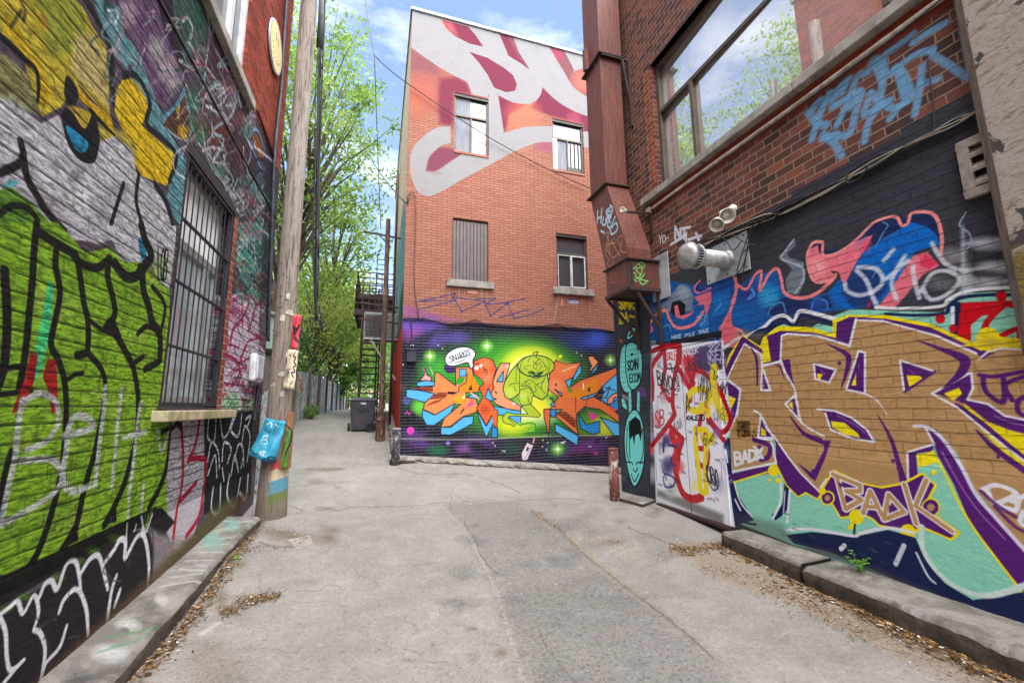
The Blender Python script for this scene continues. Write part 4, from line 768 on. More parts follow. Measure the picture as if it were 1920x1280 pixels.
def brick_mat(name, cols, mortar, bw=.205, bh=.0677, canvas=None, img=None, rock=0.0, paint_mortar=None, pm_fac=.5, bump=.6, wear=.5, mortar_w=.009, vjoint=.45, rock_shade=0, pm_low=None, blotch=None, smooth_below=None, bdist=.014):
    t = NT(name); uv = t.uv()
    jit = t.n('ShaderNodeTexNoise'); t.l(uv, jit.inputs['Vector']); jit.inputs['Scale'].default_value = 2.5; jit.inputs['Detail'].default_value = 5
    off = t.n('ShaderNodeVectorMath', operation='SUBTRACT'); t.l(jit.outputs['Color'], off.inputs[0]); off.inputs[1].default_value = (.5,.5,.5)
    sc = t.n('ShaderNodeVectorMath', operation='SCALE'); t.l(off.outputs[0], sc.inputs[0]); sc.inputs['Scale'].default_value = .012
    ad = t.n('ShaderNodeVectorMath', operation='ADD'); t.l(uv, ad.inputs[0]); t.l(sc.outputs[0], ad.inputs[1])
    b = t.n('ShaderNodeTexBrick'); t.l(ad.outputs[0], b.inputs['Vector'])
    b.inputs['Scale'].default_value = 1; b.inputs['Brick Width'].default_value = bw; b.inputs['Row Height'].default_value = bh
    b.inputs['Mortar Size'].default_value = mortar_w; b.inputs['Mortar Smooth'].default_value = .35; b.inputs['Bias'].default_value = 0
    b.inputs['Color1'].default_value = (0,0,0,1); b.inputs['Color2'].default_value = (1,1,1,1); b.inputs['Mortar'].default_value = (.5,.5,.5,1)
    mort = b.outputs['Fac']
    n = len(cols)
    per = t.math('ADD', t.math('MULTIPLY', b.outputs['Color'], .75), t.math('MULTIPLY', t.noise(uv, 1.3, 6, .7), .35))
    bc = t.ramp(per, [((i+.3)/n, lin(c)) for i, c in enumerate(cols)])
    fine = t.noise(uv, 55, 6, .75)
    bc = t.mix(t.mapr(fine, .3, .8, 0, .45), bc, lin(cols[0], .55))
    if blotch: bc = t.mix(t.mapr(t.noise(uv, .9, 8, .75, .8), .5, .66, 0, .75), bc, lin(blotch))
    col = t.mix(mort, bc, t.mix(t.mapr(fine, .3, .7), lin(mortar), lin(mortar, .6)))
    grime = t.noise(uv, 2.2, 9, .72, .5)
    if canvas is not None:
        mp = t.n('ShaderNodeMapping', vector_type='POINT'); t.l(uv, mp.inputs[0])
        sx, sy = 1/(canvas.u1-canvas.u0), 1/(canvas.v1-canvas.v0)
        mp.inputs['Scale'].default_value = (sx, sy, 1); mp.inputs['Location'].default_value = (-canvas.u0*sx, -canvas.v0*sy, 0)
        im = t.n('ShaderNodeTexImage', extension='CLIP', interpolation='Cubic'); im.image = img; t.l(mp.outputs[0], im.inputs[0])
        pc = im.outputs['Color']
        pc = t.mix(t.mapr(t.noise(uv, 34, 7, .75), .25, .85, 0, .34), pc, t.mix(1.0, pc, (.55,.54,.53,1), 'MULTIPLY'))
        pc = t.mix(t.mapr(grime, .5, .78, 0, .38), pc, t.mix(1.0, pc, (.66,.63,.6,1), 'MULTIPLY'))
        sv = t.n('ShaderNodeSeparateXYZ'); t.l(ad.outputs[0], sv.inputs[0])
        fr = t.math('ABSOLUTE', t.math('SUBTRACT', t.math('FRACT', t.math('DIVIDE', sv.outputs[1], bh)), .5))
        row = t.mapr(fr, .5-mortar_w/bh*.75, .5-mortar_w/bh*.2)
        pmm = t.math('MAXIMUM', t.math('MULTIPLY', mort, vjoint), row)
        if smooth_below is not None: pmm = t.math('MULTIPLY', pmm, t.mapr(sv.outputs[1], smooth_below-.06, smooth_below+.06))
        if rock_shade:
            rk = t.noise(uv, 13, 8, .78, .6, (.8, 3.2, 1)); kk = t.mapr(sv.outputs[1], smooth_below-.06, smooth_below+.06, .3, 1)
            rv = t.ramp(rk, [(.38, (.10,.10,.10,1)), (.46, (.55,.55,.55,1)), (.51, (1.1,1.1,1.1,1)), (.59, (1.7,1.7,1.66,1))])  # relief shading put into the paint colour: crevices dark, ridges bright
            pc = t.mix(t.math('MULTIPLY', kk, rock_shade), pc, t.mix(1.0, pc, rv, 'MULTIPLY'))
        if pm_low: paint_mortar = t.mix(t.mapr(sv.outputs[1], pm_low[1]-.02, pm_low[1]+.02), lin(pm_low[0]), lin(paint_mortar))
        elif paint_mortar: paint_mortar = lin(paint_mortar)
        if paint_mortar: pc = t.mix(t.math('MULTIPLY', pmm, t.mapr(t.noise(uv, 8, 4, .6), .3, .7, pm_fac*.55, pm_fac)), pc, paint_mortar)
        chips = t.mapr(t.noise(uv, 21, 9, .8, .3), .70, .76, 0, wear)
        al = t.math('MULTIPLY', im.outputs['Alpha'], t.math('SUBTRACT', 1.0, chips))
        col = t.mix(al, col, pc)
    else:
        if rock > 1: col = t.mix(.8, col, t.mix(1.0, col, t.ramp(t.noise(uv, 13, 8, .78, .6, (.8, 3.2, 1)), [(.38, (.25,.25,.25,1)), (.46, (.7,.7,.7,1)), (.51, (1.1,1.1,1.1,1)), (.60, (1.9,1.8,1.75,1))]), 'MULTIPLY'))  # bare rough brick: crevice shade and bright ridges multiplied into its colour
        col = t.mix(t.mapr(grime, .5, .8, 0, .4), col, t.mix(1.0, col, (.6,.56,.54,1), 'MULTIPLY'))
    t.base(col)
    t.rough(t.mapr(fine, .2, .8, .62, .92)); t.b.inputs['Specular IOR Level'].default_value = .1
    h = t.math('MULTIPLY', t.math('SUBTRACT', 1.0, mort), 1.0)
    h = t.math('ADD', h, t.math('MULTIPLY', t.noise(uv, 70, 5, .7), .22))
    if rock: h = t.math('ADD', h, t.math('MULTIPLY', t.noise(uv, 13, 8, .78, .6, (.8, 3.2, 1)), rock))
    if smooth_below is not None:
        sx_ = t.n('ShaderNodeSeparateXYZ'); t.l(uv, sx_.inputs[0])
        k = t.mapr(sx_.outputs[1], smooth_below-.06, smooth_below+.06)
        h = t.math('ADD', t.math('MULTIPLY', h, k), t.math('MULTIPLY', t.noise(uv, 16, 8, .7), .8))
    t.bump(h, bump, bdist)
    return t.m
def flat_paint_mat(name, canvas, img, base, base2, rough=.5, metal=0.0, bump=.1, streak=None):
    """smooth metal, wood or render carrying hand-painted marks"""
    t = NT(name); uv = t.uv(); v = t.coord()
    mp = t.n('ShaderNodeMapping'); t.l(uv, mp.inputs[0]); sx, sy = 1/(canvas.u1-canvas.u0), 1/(canvas.v1-canvas.v0)
    mp.inputs['Scale'].default_value = (sx, sy, 1); mp.inputs['Location'].default_value = (-canvas.u0*sx, -canvas.v0*sy, 0)
    im = t.n('ShaderNodeTexImage', extension='CLIP', interpolation='Cubic'); im.image = img; t.l(mp.outputs[0], im.inputs[0])
    col = t.mix(t.mapr(t.noise(v, 5, 7, .7, .4), .35, .65), lin(base), lin(base2))
    if streak: col = t.mix(t.mapr(t.noise(v, 5, 6, .7, 0, (9, 9, .5)), .5, .7, 0, .7), col, lin(streak))
    pc = t.mix(t.mapr(t.noise(v, 20, 7, .75), .3, .8, 0, .3), im.outputs['Color'], t.mix(1.0, im.outputs['Color'], (.6,.6,.6,1), 'MULTIPLY'))
    col = t.mix(t.math('MULTIPLY', im.outputs['Alpha'], t.mapr(t.noise(v, 18, 8, .8), .68, .76, 1, .4)), col, pc)
    t.base(col); t.rough(rough); t.b.inputs['Metallic'].default_value = metal
    t.bump(t.noise(v, 30, 6, .7), bump, .01)
    return t.m
def glass_mat(name, tint=(18,20,22), refl=.5, rough=.015, tone=(.92,.94,.95)):
    t = NT(name); t.base(lin(tint)); t.rough(.35)
    g = t.n('ShaderNodeBsdfGlossy'); g.inputs['Roughness'].default_value = rough; g.inputs['Color'].default_value = (*tone, 1)
    nb = t.n('ShaderNodeBump'); nb.inputs['Strength'].default_value = .02; nb.inputs['Distance'].default_value = .01
    t.l(t.noise(t.coord(), 1.4, 2, .5), nb.inputs['Height']); t.l(nb.outputs[0], g.inputs['Normal'])
    lw = t.n('ShaderNodeLayerWeight'); lw.inputs[0].default_value = .35
    m = t.n('ShaderNodeMixShader'); t.l(t.math('ADD', t.math('MULTIPLY', lw.outputs['Fresnel'], .5), refl, True), m.inputs[0])
    t.l(t.b.outputs[0], m.inputs[1]); t.l(g.outputs[0], m.inputs[2]); t.l(m.outputs[0], t.out.inputs[0])
    return t.m
def leaf_mat(name, c1, c2, c3):
    t = NT(name); v = t.coord()
    col = t.ramp(t.noise(v, 1.1, 5, .7), [(.40, lin(c1, .75)), (.5, lin(c2)), (.60, lin(c3))])
    col = t.mix(t.mapr(t.noise(v, 9, 3, .6), .3, .7, 0, .5), col, lin(c2))
    t.base(col); t.rough(.55)
    tr = t.n('ShaderNodeBsdfTranslucent'); t.l(col, tr.inputs[0])
    m = t.n('ShaderNodeMixShader'); m.inputs[0].default_value = .45
    t.l(t.b.outputs[0], m.inputs[1]); t.l(tr.outputs[0], m.inputs[2]); t.l(m.outputs[0], t.out.inputs[0])
    return t.m

# ------------------------------------------------------------------ mesh building
class MB:
    def __init__(s): s.v, s.f, s.uvs = [], [], []
    def face(s, P, uv=None):
        i = len(s.v); s.v += [tuple(map(float, p)) for p in P]; s.f.append(tuple(range(i, i+len(P)))); s.uvs.append(uv or [(0., 0.)]*len(P)); return s
    def quad(s, pl, u0, u1, v0, v1, d=0.0):
        return s.face([pl.xyz(u0, v0, d), pl.xyz(u1, v0, d), pl.xyz(u1, v1, d), pl.xyz(u0, v1, d)], [(u0, v0), (u1, v0), (u1, v1), (u0, v1)])
    def pbox(s, pl, u0, u1, v0, v1, d0, d1):
        """box given on a wall plane"""
        c = lambda u, v, d: pl.xyz(u, v, d)
        s.face([c(u0,v0,d1), c(u1,v0,d1), c(u1,v1,d1), c(u0,v1,d1)], [(u0,v0),(u1,v0),(u1,v1),(u0,v1)])
        s.face([c(u0,v0,d0), c(u0,v1,d0), c(u1,v1,d0), c(u1,v0,d0)], [(u0,v0),(u0,v1),(u1,v1),(u1,v0)])
        for (a, b, vv) in (((u0,v0),(u1,v0),0), ((u1,v0),(u1,v1),0), ((u1,v1),(u0,v1),0), ((u0,v1),(u0,v0),0)):
            s.face([c(a[0],a[1],d0), c(b[0],b[1],d0), c(b[0],b[1],d1), c(a[0],a[1],d1)], [a, b, b, a])
        return s
    def box(s, x0, x1, y0, y1, z0, z1): return s.pbox(GR, x0, x1, y0, y1, z0, z1)
    def bar(s, a, b, w, h=None, up=(0,0,1)):
        a, b = Vector(a), Vector(b); h = h or w; d = (b-a).normalized(); up = Vector(up)
        if abs(d.dot(up)) > .98: up = Vector((0,1,0))
        x = d.cross(up).normalized()*w/2; y = x.cross(d).normalized()*h/2
        A = [a-x-y, a+x-y, a+x+y, a-x+y]; B = [p+(b-a) for p in A]
        s.face(A[::-1]); s.face(B)
        for i in range(4): s.face([A[i], A[(i+1) % 4], B[(i+1) % 4], B[i]])
        return s
    def tube(s, P, r, n=8, cap=True):
        P = [Vector(p) for p in P]; rings = []
        rs = r if isinstance(r, (list, tuple)) else [r]*len(P)
        up = Vector((.12, .31, .94)).normalized()
        for i, p in enumerate(P):
            d = (P[min(i+1, len(P)-1)]-P[max(i-1, 0)]).normalized()
            x = d.cross(up)
            if x.length < 1e-3: x = d.cross(Vector((1, 0, 0)))
            x.normalize(); y = d.cross(x)
            i0 = len(s.v)
            for k in range(n):
                q = p+(x*math.cos(2*math.pi*k/n)+y*math.sin(2*math.pi*k/n))*rs[i]; s.v.append(tuple(q))
            rings.append(i0)
        L = 0
        for i in range(len(P)-1):
            L2 = L+(P[i+1]-P[i]).length
            for k in range(n):
                a, b = rings[i], rings[i+1]; k2 = (k+1) % n
                s.f.append((a+k, a+k2, b+k2, b+k)); s.uvs.append([(k/n, L), ((k+1)/n, L), ((k+1)/n, L2), (k/n, L2)])
            L = L2
        if cap:
            s.f.append(tuple(rings[0]+k for k in range(n))[::-1]); s.uvs.append([(0, 0)]*n)
            s.f.append(tuple(rings[-1]+k for k in range(n))); s.uvs.append([(0, 0)]*n)
        return s
    def lathe(s, a, d, prof, n=16):
        """revolve (distance, radius) pairs about the axis a + t*d"""
        a, d = Vector(a), Vector(d).normalized()
        P = [a+d*t for t, r in prof]; x = d.cross(Vector((.1, .2, .97))).normalized(); y = d.cross(x); R = []
        for (t, r), p in zip(prof, P):
            R.append(len(s.v))
            for k in range(n): s.v.append(tuple(p+(x*math.cos(2*math.pi*k/n)+y*math.sin(2*math.pi*k/n))*max(r, 1e-4)))
        for i in range(len(prof)-1):
            for k in range(n):
                k2 = (k+1) % n; s.f.append((R[i]+k, R[i]+k2, R[i+1]+k2, R[i+1]+k)); s.uvs.append([(0, 0)]*4)
        return s
    def prism(s, A, B):
        """skin between two matching outlines"""
        n = len(A); s.face(list(A)[::-1]); s.face(list(B))
        for i in range(n): s.face([A[i], A[(i+1) % n], B[(i+1) % n], B[i]])
        return s
    def build(s, name, mat, parent=None, bevel=0, smooth=False, origin=None):
        me = bpy.data.meshes.new(name)
        if parent is not None:
            q = parent; o = Vector((0, 0, 0))
            while q is not None: o += q.location; q = q.parent
        else: o = Vector(origin) if origin is not None else Vector((0, 0, 0))
        me.from_pydata([(x-o.x, y-o.y, z-o.z) for x, y, z in s.v], [], s.f)
        uvl = me.uv_layers.new(name='UVMap')
        flat = np.array([c for f in s.uvs for c in f], np.float32).ravel()
        uvl.data.foreach_set('uv', flat)
        me.materials.append(mat)
        if smooth: me.polygons.foreach_set('use_smooth', [True]*len(me.polygons))
        me.validate(); me.update()
        ob = bpy.data.objects.new(name, me); COL.objects.link(ob)
        if parent is not None: ob.parent = parent
        else: ob.location = o
        if bevel:
            bm = bmesh.new(); bm.from_mesh(me); bmesh.ops.remove_doubles(bm, verts=bm.verts, dist=1e-5); bmesh.ops.recalc_face_normals(bm, faces=bm.faces); bm.to_mesh(me); bm.free()
            md = ob.modifiers.new('bevel', 'BEVEL'); md.width = bevel; md.segments = 2; md.limit_method = 'ANGLE'; md.angle_limit = R_(40)
        elif smooth:
            bm = bmesh.new(); bm.from_mesh(me); bmesh.ops.remove_doubles(bm, verts=bm.verts, dist=1e-6); bm.to_mesh(me); bm.free()
        return ob
def tag(o, label=None, cat=None, group=None, kind=None):
    if label: o['label'] = label
    if cat: o['category'] = cat
    if group: o['group'] = group
    if kind: o['kind'] = kind
    return o
def thing(name, loc, label, cat, group=None):
    o = bpy.data.objects.new(name, None); COL.objects.link(o); o.location = loc; o.empty_display_size = .2
    return tag(o, label, cat, group)
def facade(pl, u0, u1, v0, v1, holes, depth):
    """a wall face with openings and their reveals"""
    m = MB()
    us = sorted({u0, u1, *[h[0] for h in holes], *[h[1] for h in holes]}); vs = sorted({v0, v1, *[h[2] for h in holes], *[h[3] for h in holes]})
    for a, b in zip(us, us[1:]):
        for c, d in zip(vs, vs[1:]):
            mu, mv = (a+b)/2, (c+d)/2
            if any(h[0] < mu < h[1] and h[2] < mv < h[3] for h in holes): continue
            m.quad(pl, a, b, c, d)
    for (a, b, c, d) in holes:
        X = pl.xyz; D = -depth
        m.face([X(a,c), X(a,d), X(a,d,D), X(a,c,D)], [(a,c),(a,d),(a-depth,d),(a-depth,c)])
        m.face([X(b,c), X(b,c,D), X(b,d,D), X(b,d)], [(b,c),(b+depth,c),(b+depth,d),(b,d)])
        m.face([X(a,d), X(b,d), X(b,d,D), X(a,d,D)], [(a,d),(b,d),(b,d+depth),(a,d+depth)])
        m.face([X(a,c), X(a,c,D), X(b,c,D), X(b,c)], [(a,c),(a,c-depth),(b,c-depth),(b,c)])
    return m
def rect_frame(m, pl, u0, u1, v0, v1, w, d0, d1):
    m.pbox(pl, u0, u1, v0, v0+w, d0, d1); m.pbox(pl, u0, u1, v1-w, v1, d0, d1)
    m.pbox(pl, u0, u0+w, v0+w, v1-w, d0, d1); m.pbox(pl, u1-w, u1, v0+w, v1-w, d0, d1)
    return m
# ------------------------------------------------------------------ ground: paint, mesh, kerbs, litter
cg = Canvas(TE, -2.4, 5.4, .9, 11.5, 110)
G8, G7, G3 = Tr(380,850,.47917), Tr(1240,880,.35417), Tr(0,850,.33596)
cg.T = G8
AS = (110,108,105)
cg.fill([(930,200),(1230,182),(1285,225),(1440,345),(1560,440),(1700,550),(1800,625),(1920,745),(2300,1100),(1400,1100),(1260,900),(1205,720),(1165,580),(1100,430),(1020,290)], AS, soft=60, a=.62)
cg.fill([(1180,560),(1560,445),(1920,745),(2300,1100),(1400,1100),(1260,900)], (108,106,104), soft=120, a=.4)
for i in range(40): cg.blob((random.uniform(950,1800), random.uniform(220,880)), random.uniform(30,90), random.choice([(110,109,107),(90,89,89),(101,100,98)]), .5, ry=random.uniform(10,40))
for i in range(60): cg.blob((random.uniform(0,1900), random.uniform(60,880)), random.uniform(40,140), random.choice([(136,134,130),(114,111,107),(124,120,114)]), .35, ry=random.uniform(8,40))
CK = (70,64,56)
for P, w in (([(330,135),(450,112),(600,104)],3),([(440,225),(590,208),(700,205),(880,196),(1000,190),(1150,180)],3.5),([(1285,225),(1340,262),(1400,300),(1450,350)],5),([(1450,350),(1580,455),(1720,570),(1850,665),(2000,800)],6),([(1020,265),(1060,320),(1090,400),(1160,470)],3),([(1660,290),(1750,320),(1810,350)],4),([(1180,170),(1300,180),(1390,170),(1500,180)],3),([(240,250),(330,240),(390,225),(330,200)],3),([(215,345),(330,365),(420,350)],4),([(760,60),(900,80),(1010,75),(1150,110),(1240,150)],3),([(1310,690),(1380,800),(1450,880)],2)):
    P = smooth_pts(P, False, 6)+np.random.default_rng(3).normal(0, 2.2, (len(smooth_pts(P, False, 6)), 2)); cg.line(P, w, CK, curve=0, soft=2, a=.8)
for P, w in (([(1300,235),(1380,300),(1460,345),(1580,450),(1700,555)],16),([(1450,340),(1560,330),(1700,400)],14)): cg.line(P, w, (150,136,114), soft=14, a=.6)
for i in range(11): cg.line([(1500+i*26, 345+i*14+random.uniform(-4,4)), (1590+i*27, 315+i*13), (1640+i*22, 330+i*15)], 5, random.choice([(140,128,112),(128,116,100),(160,154,146)]), soft=5, a=.5)
BR = (112,100,84)
for p, r, ry in (((300,312),70,24),((340,330),90,22),((480,330),70,34),((500,300),50,20),((190,560),110,24),((110,610),60,30),((240,555),90,16),((1050,680),32,12),((1170,780),30,22),((900,740),12,12),((470,62),80,8),((530,58),40,6),((1880,380),60,28),((1310,235),30,14),((1600,345),60,16),((480,212),50,10),((130,430),60,30),((60,560),50,60)):
    cg.blob(p, r, BR, .75, ry=ry, p=.7); cg.blob((p[0]+r*.2,p[1]), r*.5, (92,80,66), .6, ry=ry*.5)
cg.fill([(-60,740),(100,735),(150,820),(140,930),(-60,930)], (116,104,92), soft=60, a=.5)
cg.fill([(270,255),(420,232),(460,250),(380,300),(300,300)], (150,147,142), soft=14, a=.5); cg.fill([(330,335),(420,320),(430,350),(370,368)], (176,174,168), soft=6, a=.7)
cg.line([(60,660),(0,700)], 20, (206,206,208), soft=20, a=.4); cg.lines([[(20,480),(80,470)],[(-20,620),(40,590)]], 10, (200,200,210), soft=8, a=.4)
rc_ = random.Random(77)
for i in range(26):   # hairline cracks wandering over the old concrete
    x, y = rc_.uniform(0, 1800), rc_.uniform(70, 860); P = [(x, y)]
    a = rc_.uniform(-.5, .5)+(0 if rc_.random() < .5 else 1.2)
    for k in range(9): a += rc_.gauss(0, .45); x += 26*math.cos(a); y += 11*math.sin(a); P.append((x, y))
    cg.line(P, rc_.uniform(1, 2), (84,78,72), a=.65, soft=1)
for i in range(30):   # small patches, drips and stains
    cg.blob((rc_.uniform(0, 1900), rc_.uniform(60, 880)), rc_.uniform(14, 50), rc_.choice([(92,90,88),(160,156,150),(104,96,86)]), rc_.uniform(.25, .55), ry=rc_.uniform(5, 16), p=.5)
cg.line([(930,200),(1020,290),(1100,430),(1165,580),(1205,720),(1260,900)], 9, (164,160,154), soft=8, a=.5)
cg.line([(1285,225),(1440,345),(1560,440),(1700,550),(1800,625),(1920,745)], 10, (98,90,80), soft=8, a=.5)
for i in range(420):
    cg.dot((random.uniform(-40,1920), random.uniform(40,890)), random.uniform(.8,2.6), random.choice([(70,66,62),(90,84,76),(220,216,208),(110,96,76)]), a=.8)
cg.T = G7
cg.line([(320,395),(520,500),(700,565),(900,665),(1200,830),(1500,980),(1960,1200)], 60, (92,72,52), soft=40, a=.7)
cg.T = G3
cg.line([(1460,370),(1330,540),(1210,720),(1060,920),(900,1110),(740,1290)], 60, (96,76,56), soft=40, a=.7)
cg.T = G7
cg.fill([(20,395),(310,365),(700,545),(1200,830),(1940,1200),(1700,1200),(1100,900),(640,700),(250,560)], (140,118,88), soft=60, a=.45)
img_g = cg.image('ground_marks')
def ground_mat():
    t = NT('concrete_alley'); uv = t.uv(); v = t.coord()
    col = t.mix(t.mapr(t.noise(v, .55, 8, .7, .4), .35, .65), lin((136,132,127)), lin((118,114,109)))
    col = t.mix(t.mapr(t.noise(v, 2.6, 8, .72, .5), .45, .7, 0, .5), col, lin((150,146,140)))
    mp = t.n('ShaderNodeMapping'); t.l(uv, mp.inputs[0]); sx, sy = 1/(cg.u1-cg.u0), 1/(cg.v1-cg.v0)
    mp.inputs['Scale'].default_value = (sx, sy, 1); mp.inputs['Location'].default_value = (-cg.u0*sx, -cg.v0*sy, 0)
    im = t.n('ShaderNodeTexImage', extension='CLIP', interpolation='Cubic'); im.image = img_g; t.l(mp.outputs[0], im.inputs[0])
    col = t.mix(t.math('MULTIPLY', im.outputs['Alpha'], t.mapr(t.noise(v, 14, 8, .8), .3, .7, .55, 1)), col, im.outputs['Color'])
    vo = t.n('ShaderNodeTexVoronoi'); t.l(v, vo.inputs['Vector']); vo.inputs['Scale'].default_value = 58
    sep = t.n('ShaderNodeSeparateColor'); t.l(vo.outputs['Color'], sep.inputs[0])
    agg = t.ramp(sep.outputs[0], [(0, (.42,.42,.43,1)), (.22, (.8,.8,.8,1)), (.6, (1,1,1,1)), (.9, (1.0,1.0,1.0,1)), (1, (1.4,1.38,1.34,1))])
    col = t.mix(t.mapr(im.outputs['Alpha'], 0, .8, .45, .72), col, agg, 'MULTIPLY')
    col = t.mix(t.mapr(t.noise(v, 190, 3, .6), .56, .7, 0, .45), col, lin((92,88,83)))
    col = t.mix(t.mapr(t.noise(v, 7, 9, .75, .8), .6, .75, 0, .35), col, lin((128,112,92)))
    t.base(col); t.rough(t.mapr(t.noise(v, 40, 4, .7), .3, .7, .8, .97)); t.b.inputs['Specular IOR Level'].default_value = .25
    t.bump(t.math('ADD', t.noise(v, 90, 6, .75), t.math('MULTIPLY', t.noise(v, 9, 6, .7), .8)), .5, .012)
    return t.m
MG = ground_mat()
xs = np.unique(np.round(np.concatenate([np.linspace(-60,-3,18), np.arange(-3,8.01,.2), np.linspace(8,60,16)]), 3)); ys = np.unique(np.round(np.concatenate([np.linspace(-30,0,8), np.arange(0,17.01,.2), np.linspace(17,40,24), np.linspace(40,190,14)]), 3))
gm = MB(); idx = {}
for j, y in enumerate(ys):
    for i, x in enumerate(xs):
        n_ = .008*math.sin(x*2.1+y*1.3)+.006*math.sin(x*4.7-y*2.9) if 0 < y < 11 else 0
        gm.v.append((x, y, gz(x, y)+n_-.006))
W_ = len(xs)
for j in range(len(ys)-1):
    for i in range(W_-1):
        q = (j*W_+i, j*W_+i+1, (j+1)*W_+i+1, (j+1)*W_+i); gm.f.append(q); gm.uvs.append([(gm.v[k][0], gm.v[k][1]) for k in q])
tag(gm.build('ground', MG, smooth=True), kind='structure')

# kerbs: rough concrete strips along both walls and the middle building
def kerb_mat(name, c1, c2, face, cv=None):
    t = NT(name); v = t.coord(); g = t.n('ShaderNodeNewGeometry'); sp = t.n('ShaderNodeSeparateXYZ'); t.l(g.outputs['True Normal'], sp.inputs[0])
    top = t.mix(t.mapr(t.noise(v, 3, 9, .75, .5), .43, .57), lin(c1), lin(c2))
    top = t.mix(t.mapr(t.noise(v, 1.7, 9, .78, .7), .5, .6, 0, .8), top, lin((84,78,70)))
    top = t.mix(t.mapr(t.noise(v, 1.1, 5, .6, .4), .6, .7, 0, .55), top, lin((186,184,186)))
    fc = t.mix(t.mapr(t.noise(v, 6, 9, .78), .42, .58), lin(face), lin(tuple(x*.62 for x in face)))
    if cv is not None:
        mp = t.n('ShaderNodeMapping'); t.l(t.uv(), mp.inputs[0]); sx, sy = 1/(cv.u1-cv.u0), 1/(cv.v1-cv.v0)
        mp.inputs['Scale'].default_value = (sx, sy, 1); mp.inputs['Location'].default_value = (-cv.u0*sx, -cv.v0*sy, 0)
        im = t.n('ShaderNodeTexImage', extension='CLIP', interpolation='Cubic'); im.image = cv.image('kerb_paint'); t.l(mp.outputs[0], im.inputs[0])
        top = t.mix(t.math('MULTIPLY', im.outputs['Alpha'], t.mapr(t.noise(v, 30, 6, .8), .4, .6, .45, 1)), top, im.outputs['Color'])
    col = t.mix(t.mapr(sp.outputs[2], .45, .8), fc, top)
    col = t.mix(t.mapr(t.noise(v, 60, 5, .7), .55, .75, 0, .5), col, lin((70,64,56)))
    t.base(col); t.rough(.92); t.bump(t.math('ADD', t.noise(v, 26, 8, .78), t.math('MULTIPLY', t.noise(v, 120, 3, .6), .3)), .9, .03)
    return t.m
def kerb(name, path, wall_u, mat, seed, rough=.018, seg=.07, chip=.05, zw=None):
    """path: list of (y, outer x, top z, drop) ; wall_u: x of the wall"""
    r = random.Random(seed); m = MB(); path = sorted(path); Y0, Y1 = path[0][0], path[-1][0]
    n = max(2, int((Y1-Y0)/seg)); secs = []
    py = [p[0] for p in path]
    for i in range(n+1):
        y = Y0+(Y1-Y0)*i/n
        x = np.interp(y, py, [p[1] for p in path]); z = np.interp(y, py, [p[2] for p in path]); base = gz(x, y)-.05
        sgn = 1 if wall_u < x else -1
        ns = lambda s_: rough*(.9*math.sin(y*5.1+s_*2.3+seed)+.7*math.sin(y*11.7+s_*4.1+seed*3)+.5*math.sin(y*23+s_*7.7))
        j = lambda k=1, c=[0]: (c.__setitem__(0, c[0]+1), ns(c[0])*k*.8+r.gauss(0, rough*k*.35))[1]
        ch = chip*max(0, math.sin(y*3.3+seed)*math.sin(y*7.9+seed*2))**2+chip*.4*r.random()**4
        secs.append([(wall_u, y, (zw(y) if zw else z+.012)+j(.3)), (x-sgn*(abs(x-wall_u)*.45), y, z+j(.35)), (x-sgn*(.035+ch), y+j(.5), z-.004+j(.4)), (x+j(.5), y+j(.5), z-.035-ch*.6), (x+j(), y, (z+base)/2+j()), (x+sgn*.012+j(1.4), y, base)])
    k = len(secs[0])
    for a, b in zip(secs, secs[1:]):
        for i in range(k-1): m.face([a[i], a[i+1], b[i+1], b[i]], [q[:2] for q in (a[i], a[i+1], b[i+1], b[i])])
    for s_ in (secs[0], secs[-1]): m.face(s_+[(wall_u, s_[0][1], gz(0, s_[0][1])-.05)])
    return tag(m.build(name, mat, smooth=True), kind='structure')
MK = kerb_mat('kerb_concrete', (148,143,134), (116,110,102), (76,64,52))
ckb = Canvas(Floor(.05), -2.1, -1.1, 2.6, 7.8, 160); ckb.T = G3
for P, w in (([(900,738),(1020,720),(1165,690)],12),([(960,690),(1160,665)],10),([(1010,650),(1170,655)],12),([(1040,610),(1190,600)],10),([(1080,570),(1240,560)],9),([(1120,540),(1260,520)],9),([(1170,500),(1290,490)],8),([(1210,460),(1320,440)],8),([(1260,420),(1380,410)],7)): ckb.line(P, w, (196,196,196), soft=14, a=.7)
ckb.blob((1180,510), 90, (120,170,156), .7, ry=60); ckb.blob((1290,430), 60, (120,180,170), .6, ry=40); ckb.blob((1390,340), 60, (190,130,120), .6, ry=22)
ckb.blob((720,925), 90, (206,206,204), .8, ry=40); ckb.blob((620,1060), 130, (204,204,206), .75, ry=60); ckb.blob((900,800), 50, (200,200,200), .6, ry=40); ckb.blob((830,840), 80, (64,62,60), .7, ry=40); ckb.blob((430,1180), 110, (70,68,74), .7, ry=60); ckb.blob((700,950), 34, (70,64,70), .7, ry=18)
ckb.lines([[(600,985),(760,960),(910,915)],[(630,1030),(760,1000),(830,960)],[(560,1060),(700,1020)]], 16, (70,140,96), soft=14, a=.7)
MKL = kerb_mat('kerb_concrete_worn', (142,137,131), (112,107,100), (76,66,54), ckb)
def kp(py_, z): return WallR(XR)  # unused
GT = Floor(.18)
def edge(pts):
    out = []
    for x, y, z in pts:
        u_, v_ = Floor(z).uv([(x, y)])[0]; out.append((v_, u_, z, 0))
    return out
right1 = edge([(1353,996,.05),(1420,1022,.045),(1500,1056,.04)]); right2 = edge([(1504,1061,.03),(1600,1098,.03),(1750,1158,.03),(1920,1228,.03)])
right2.append((-3, right2[-1][1]-.3, .03, 0))
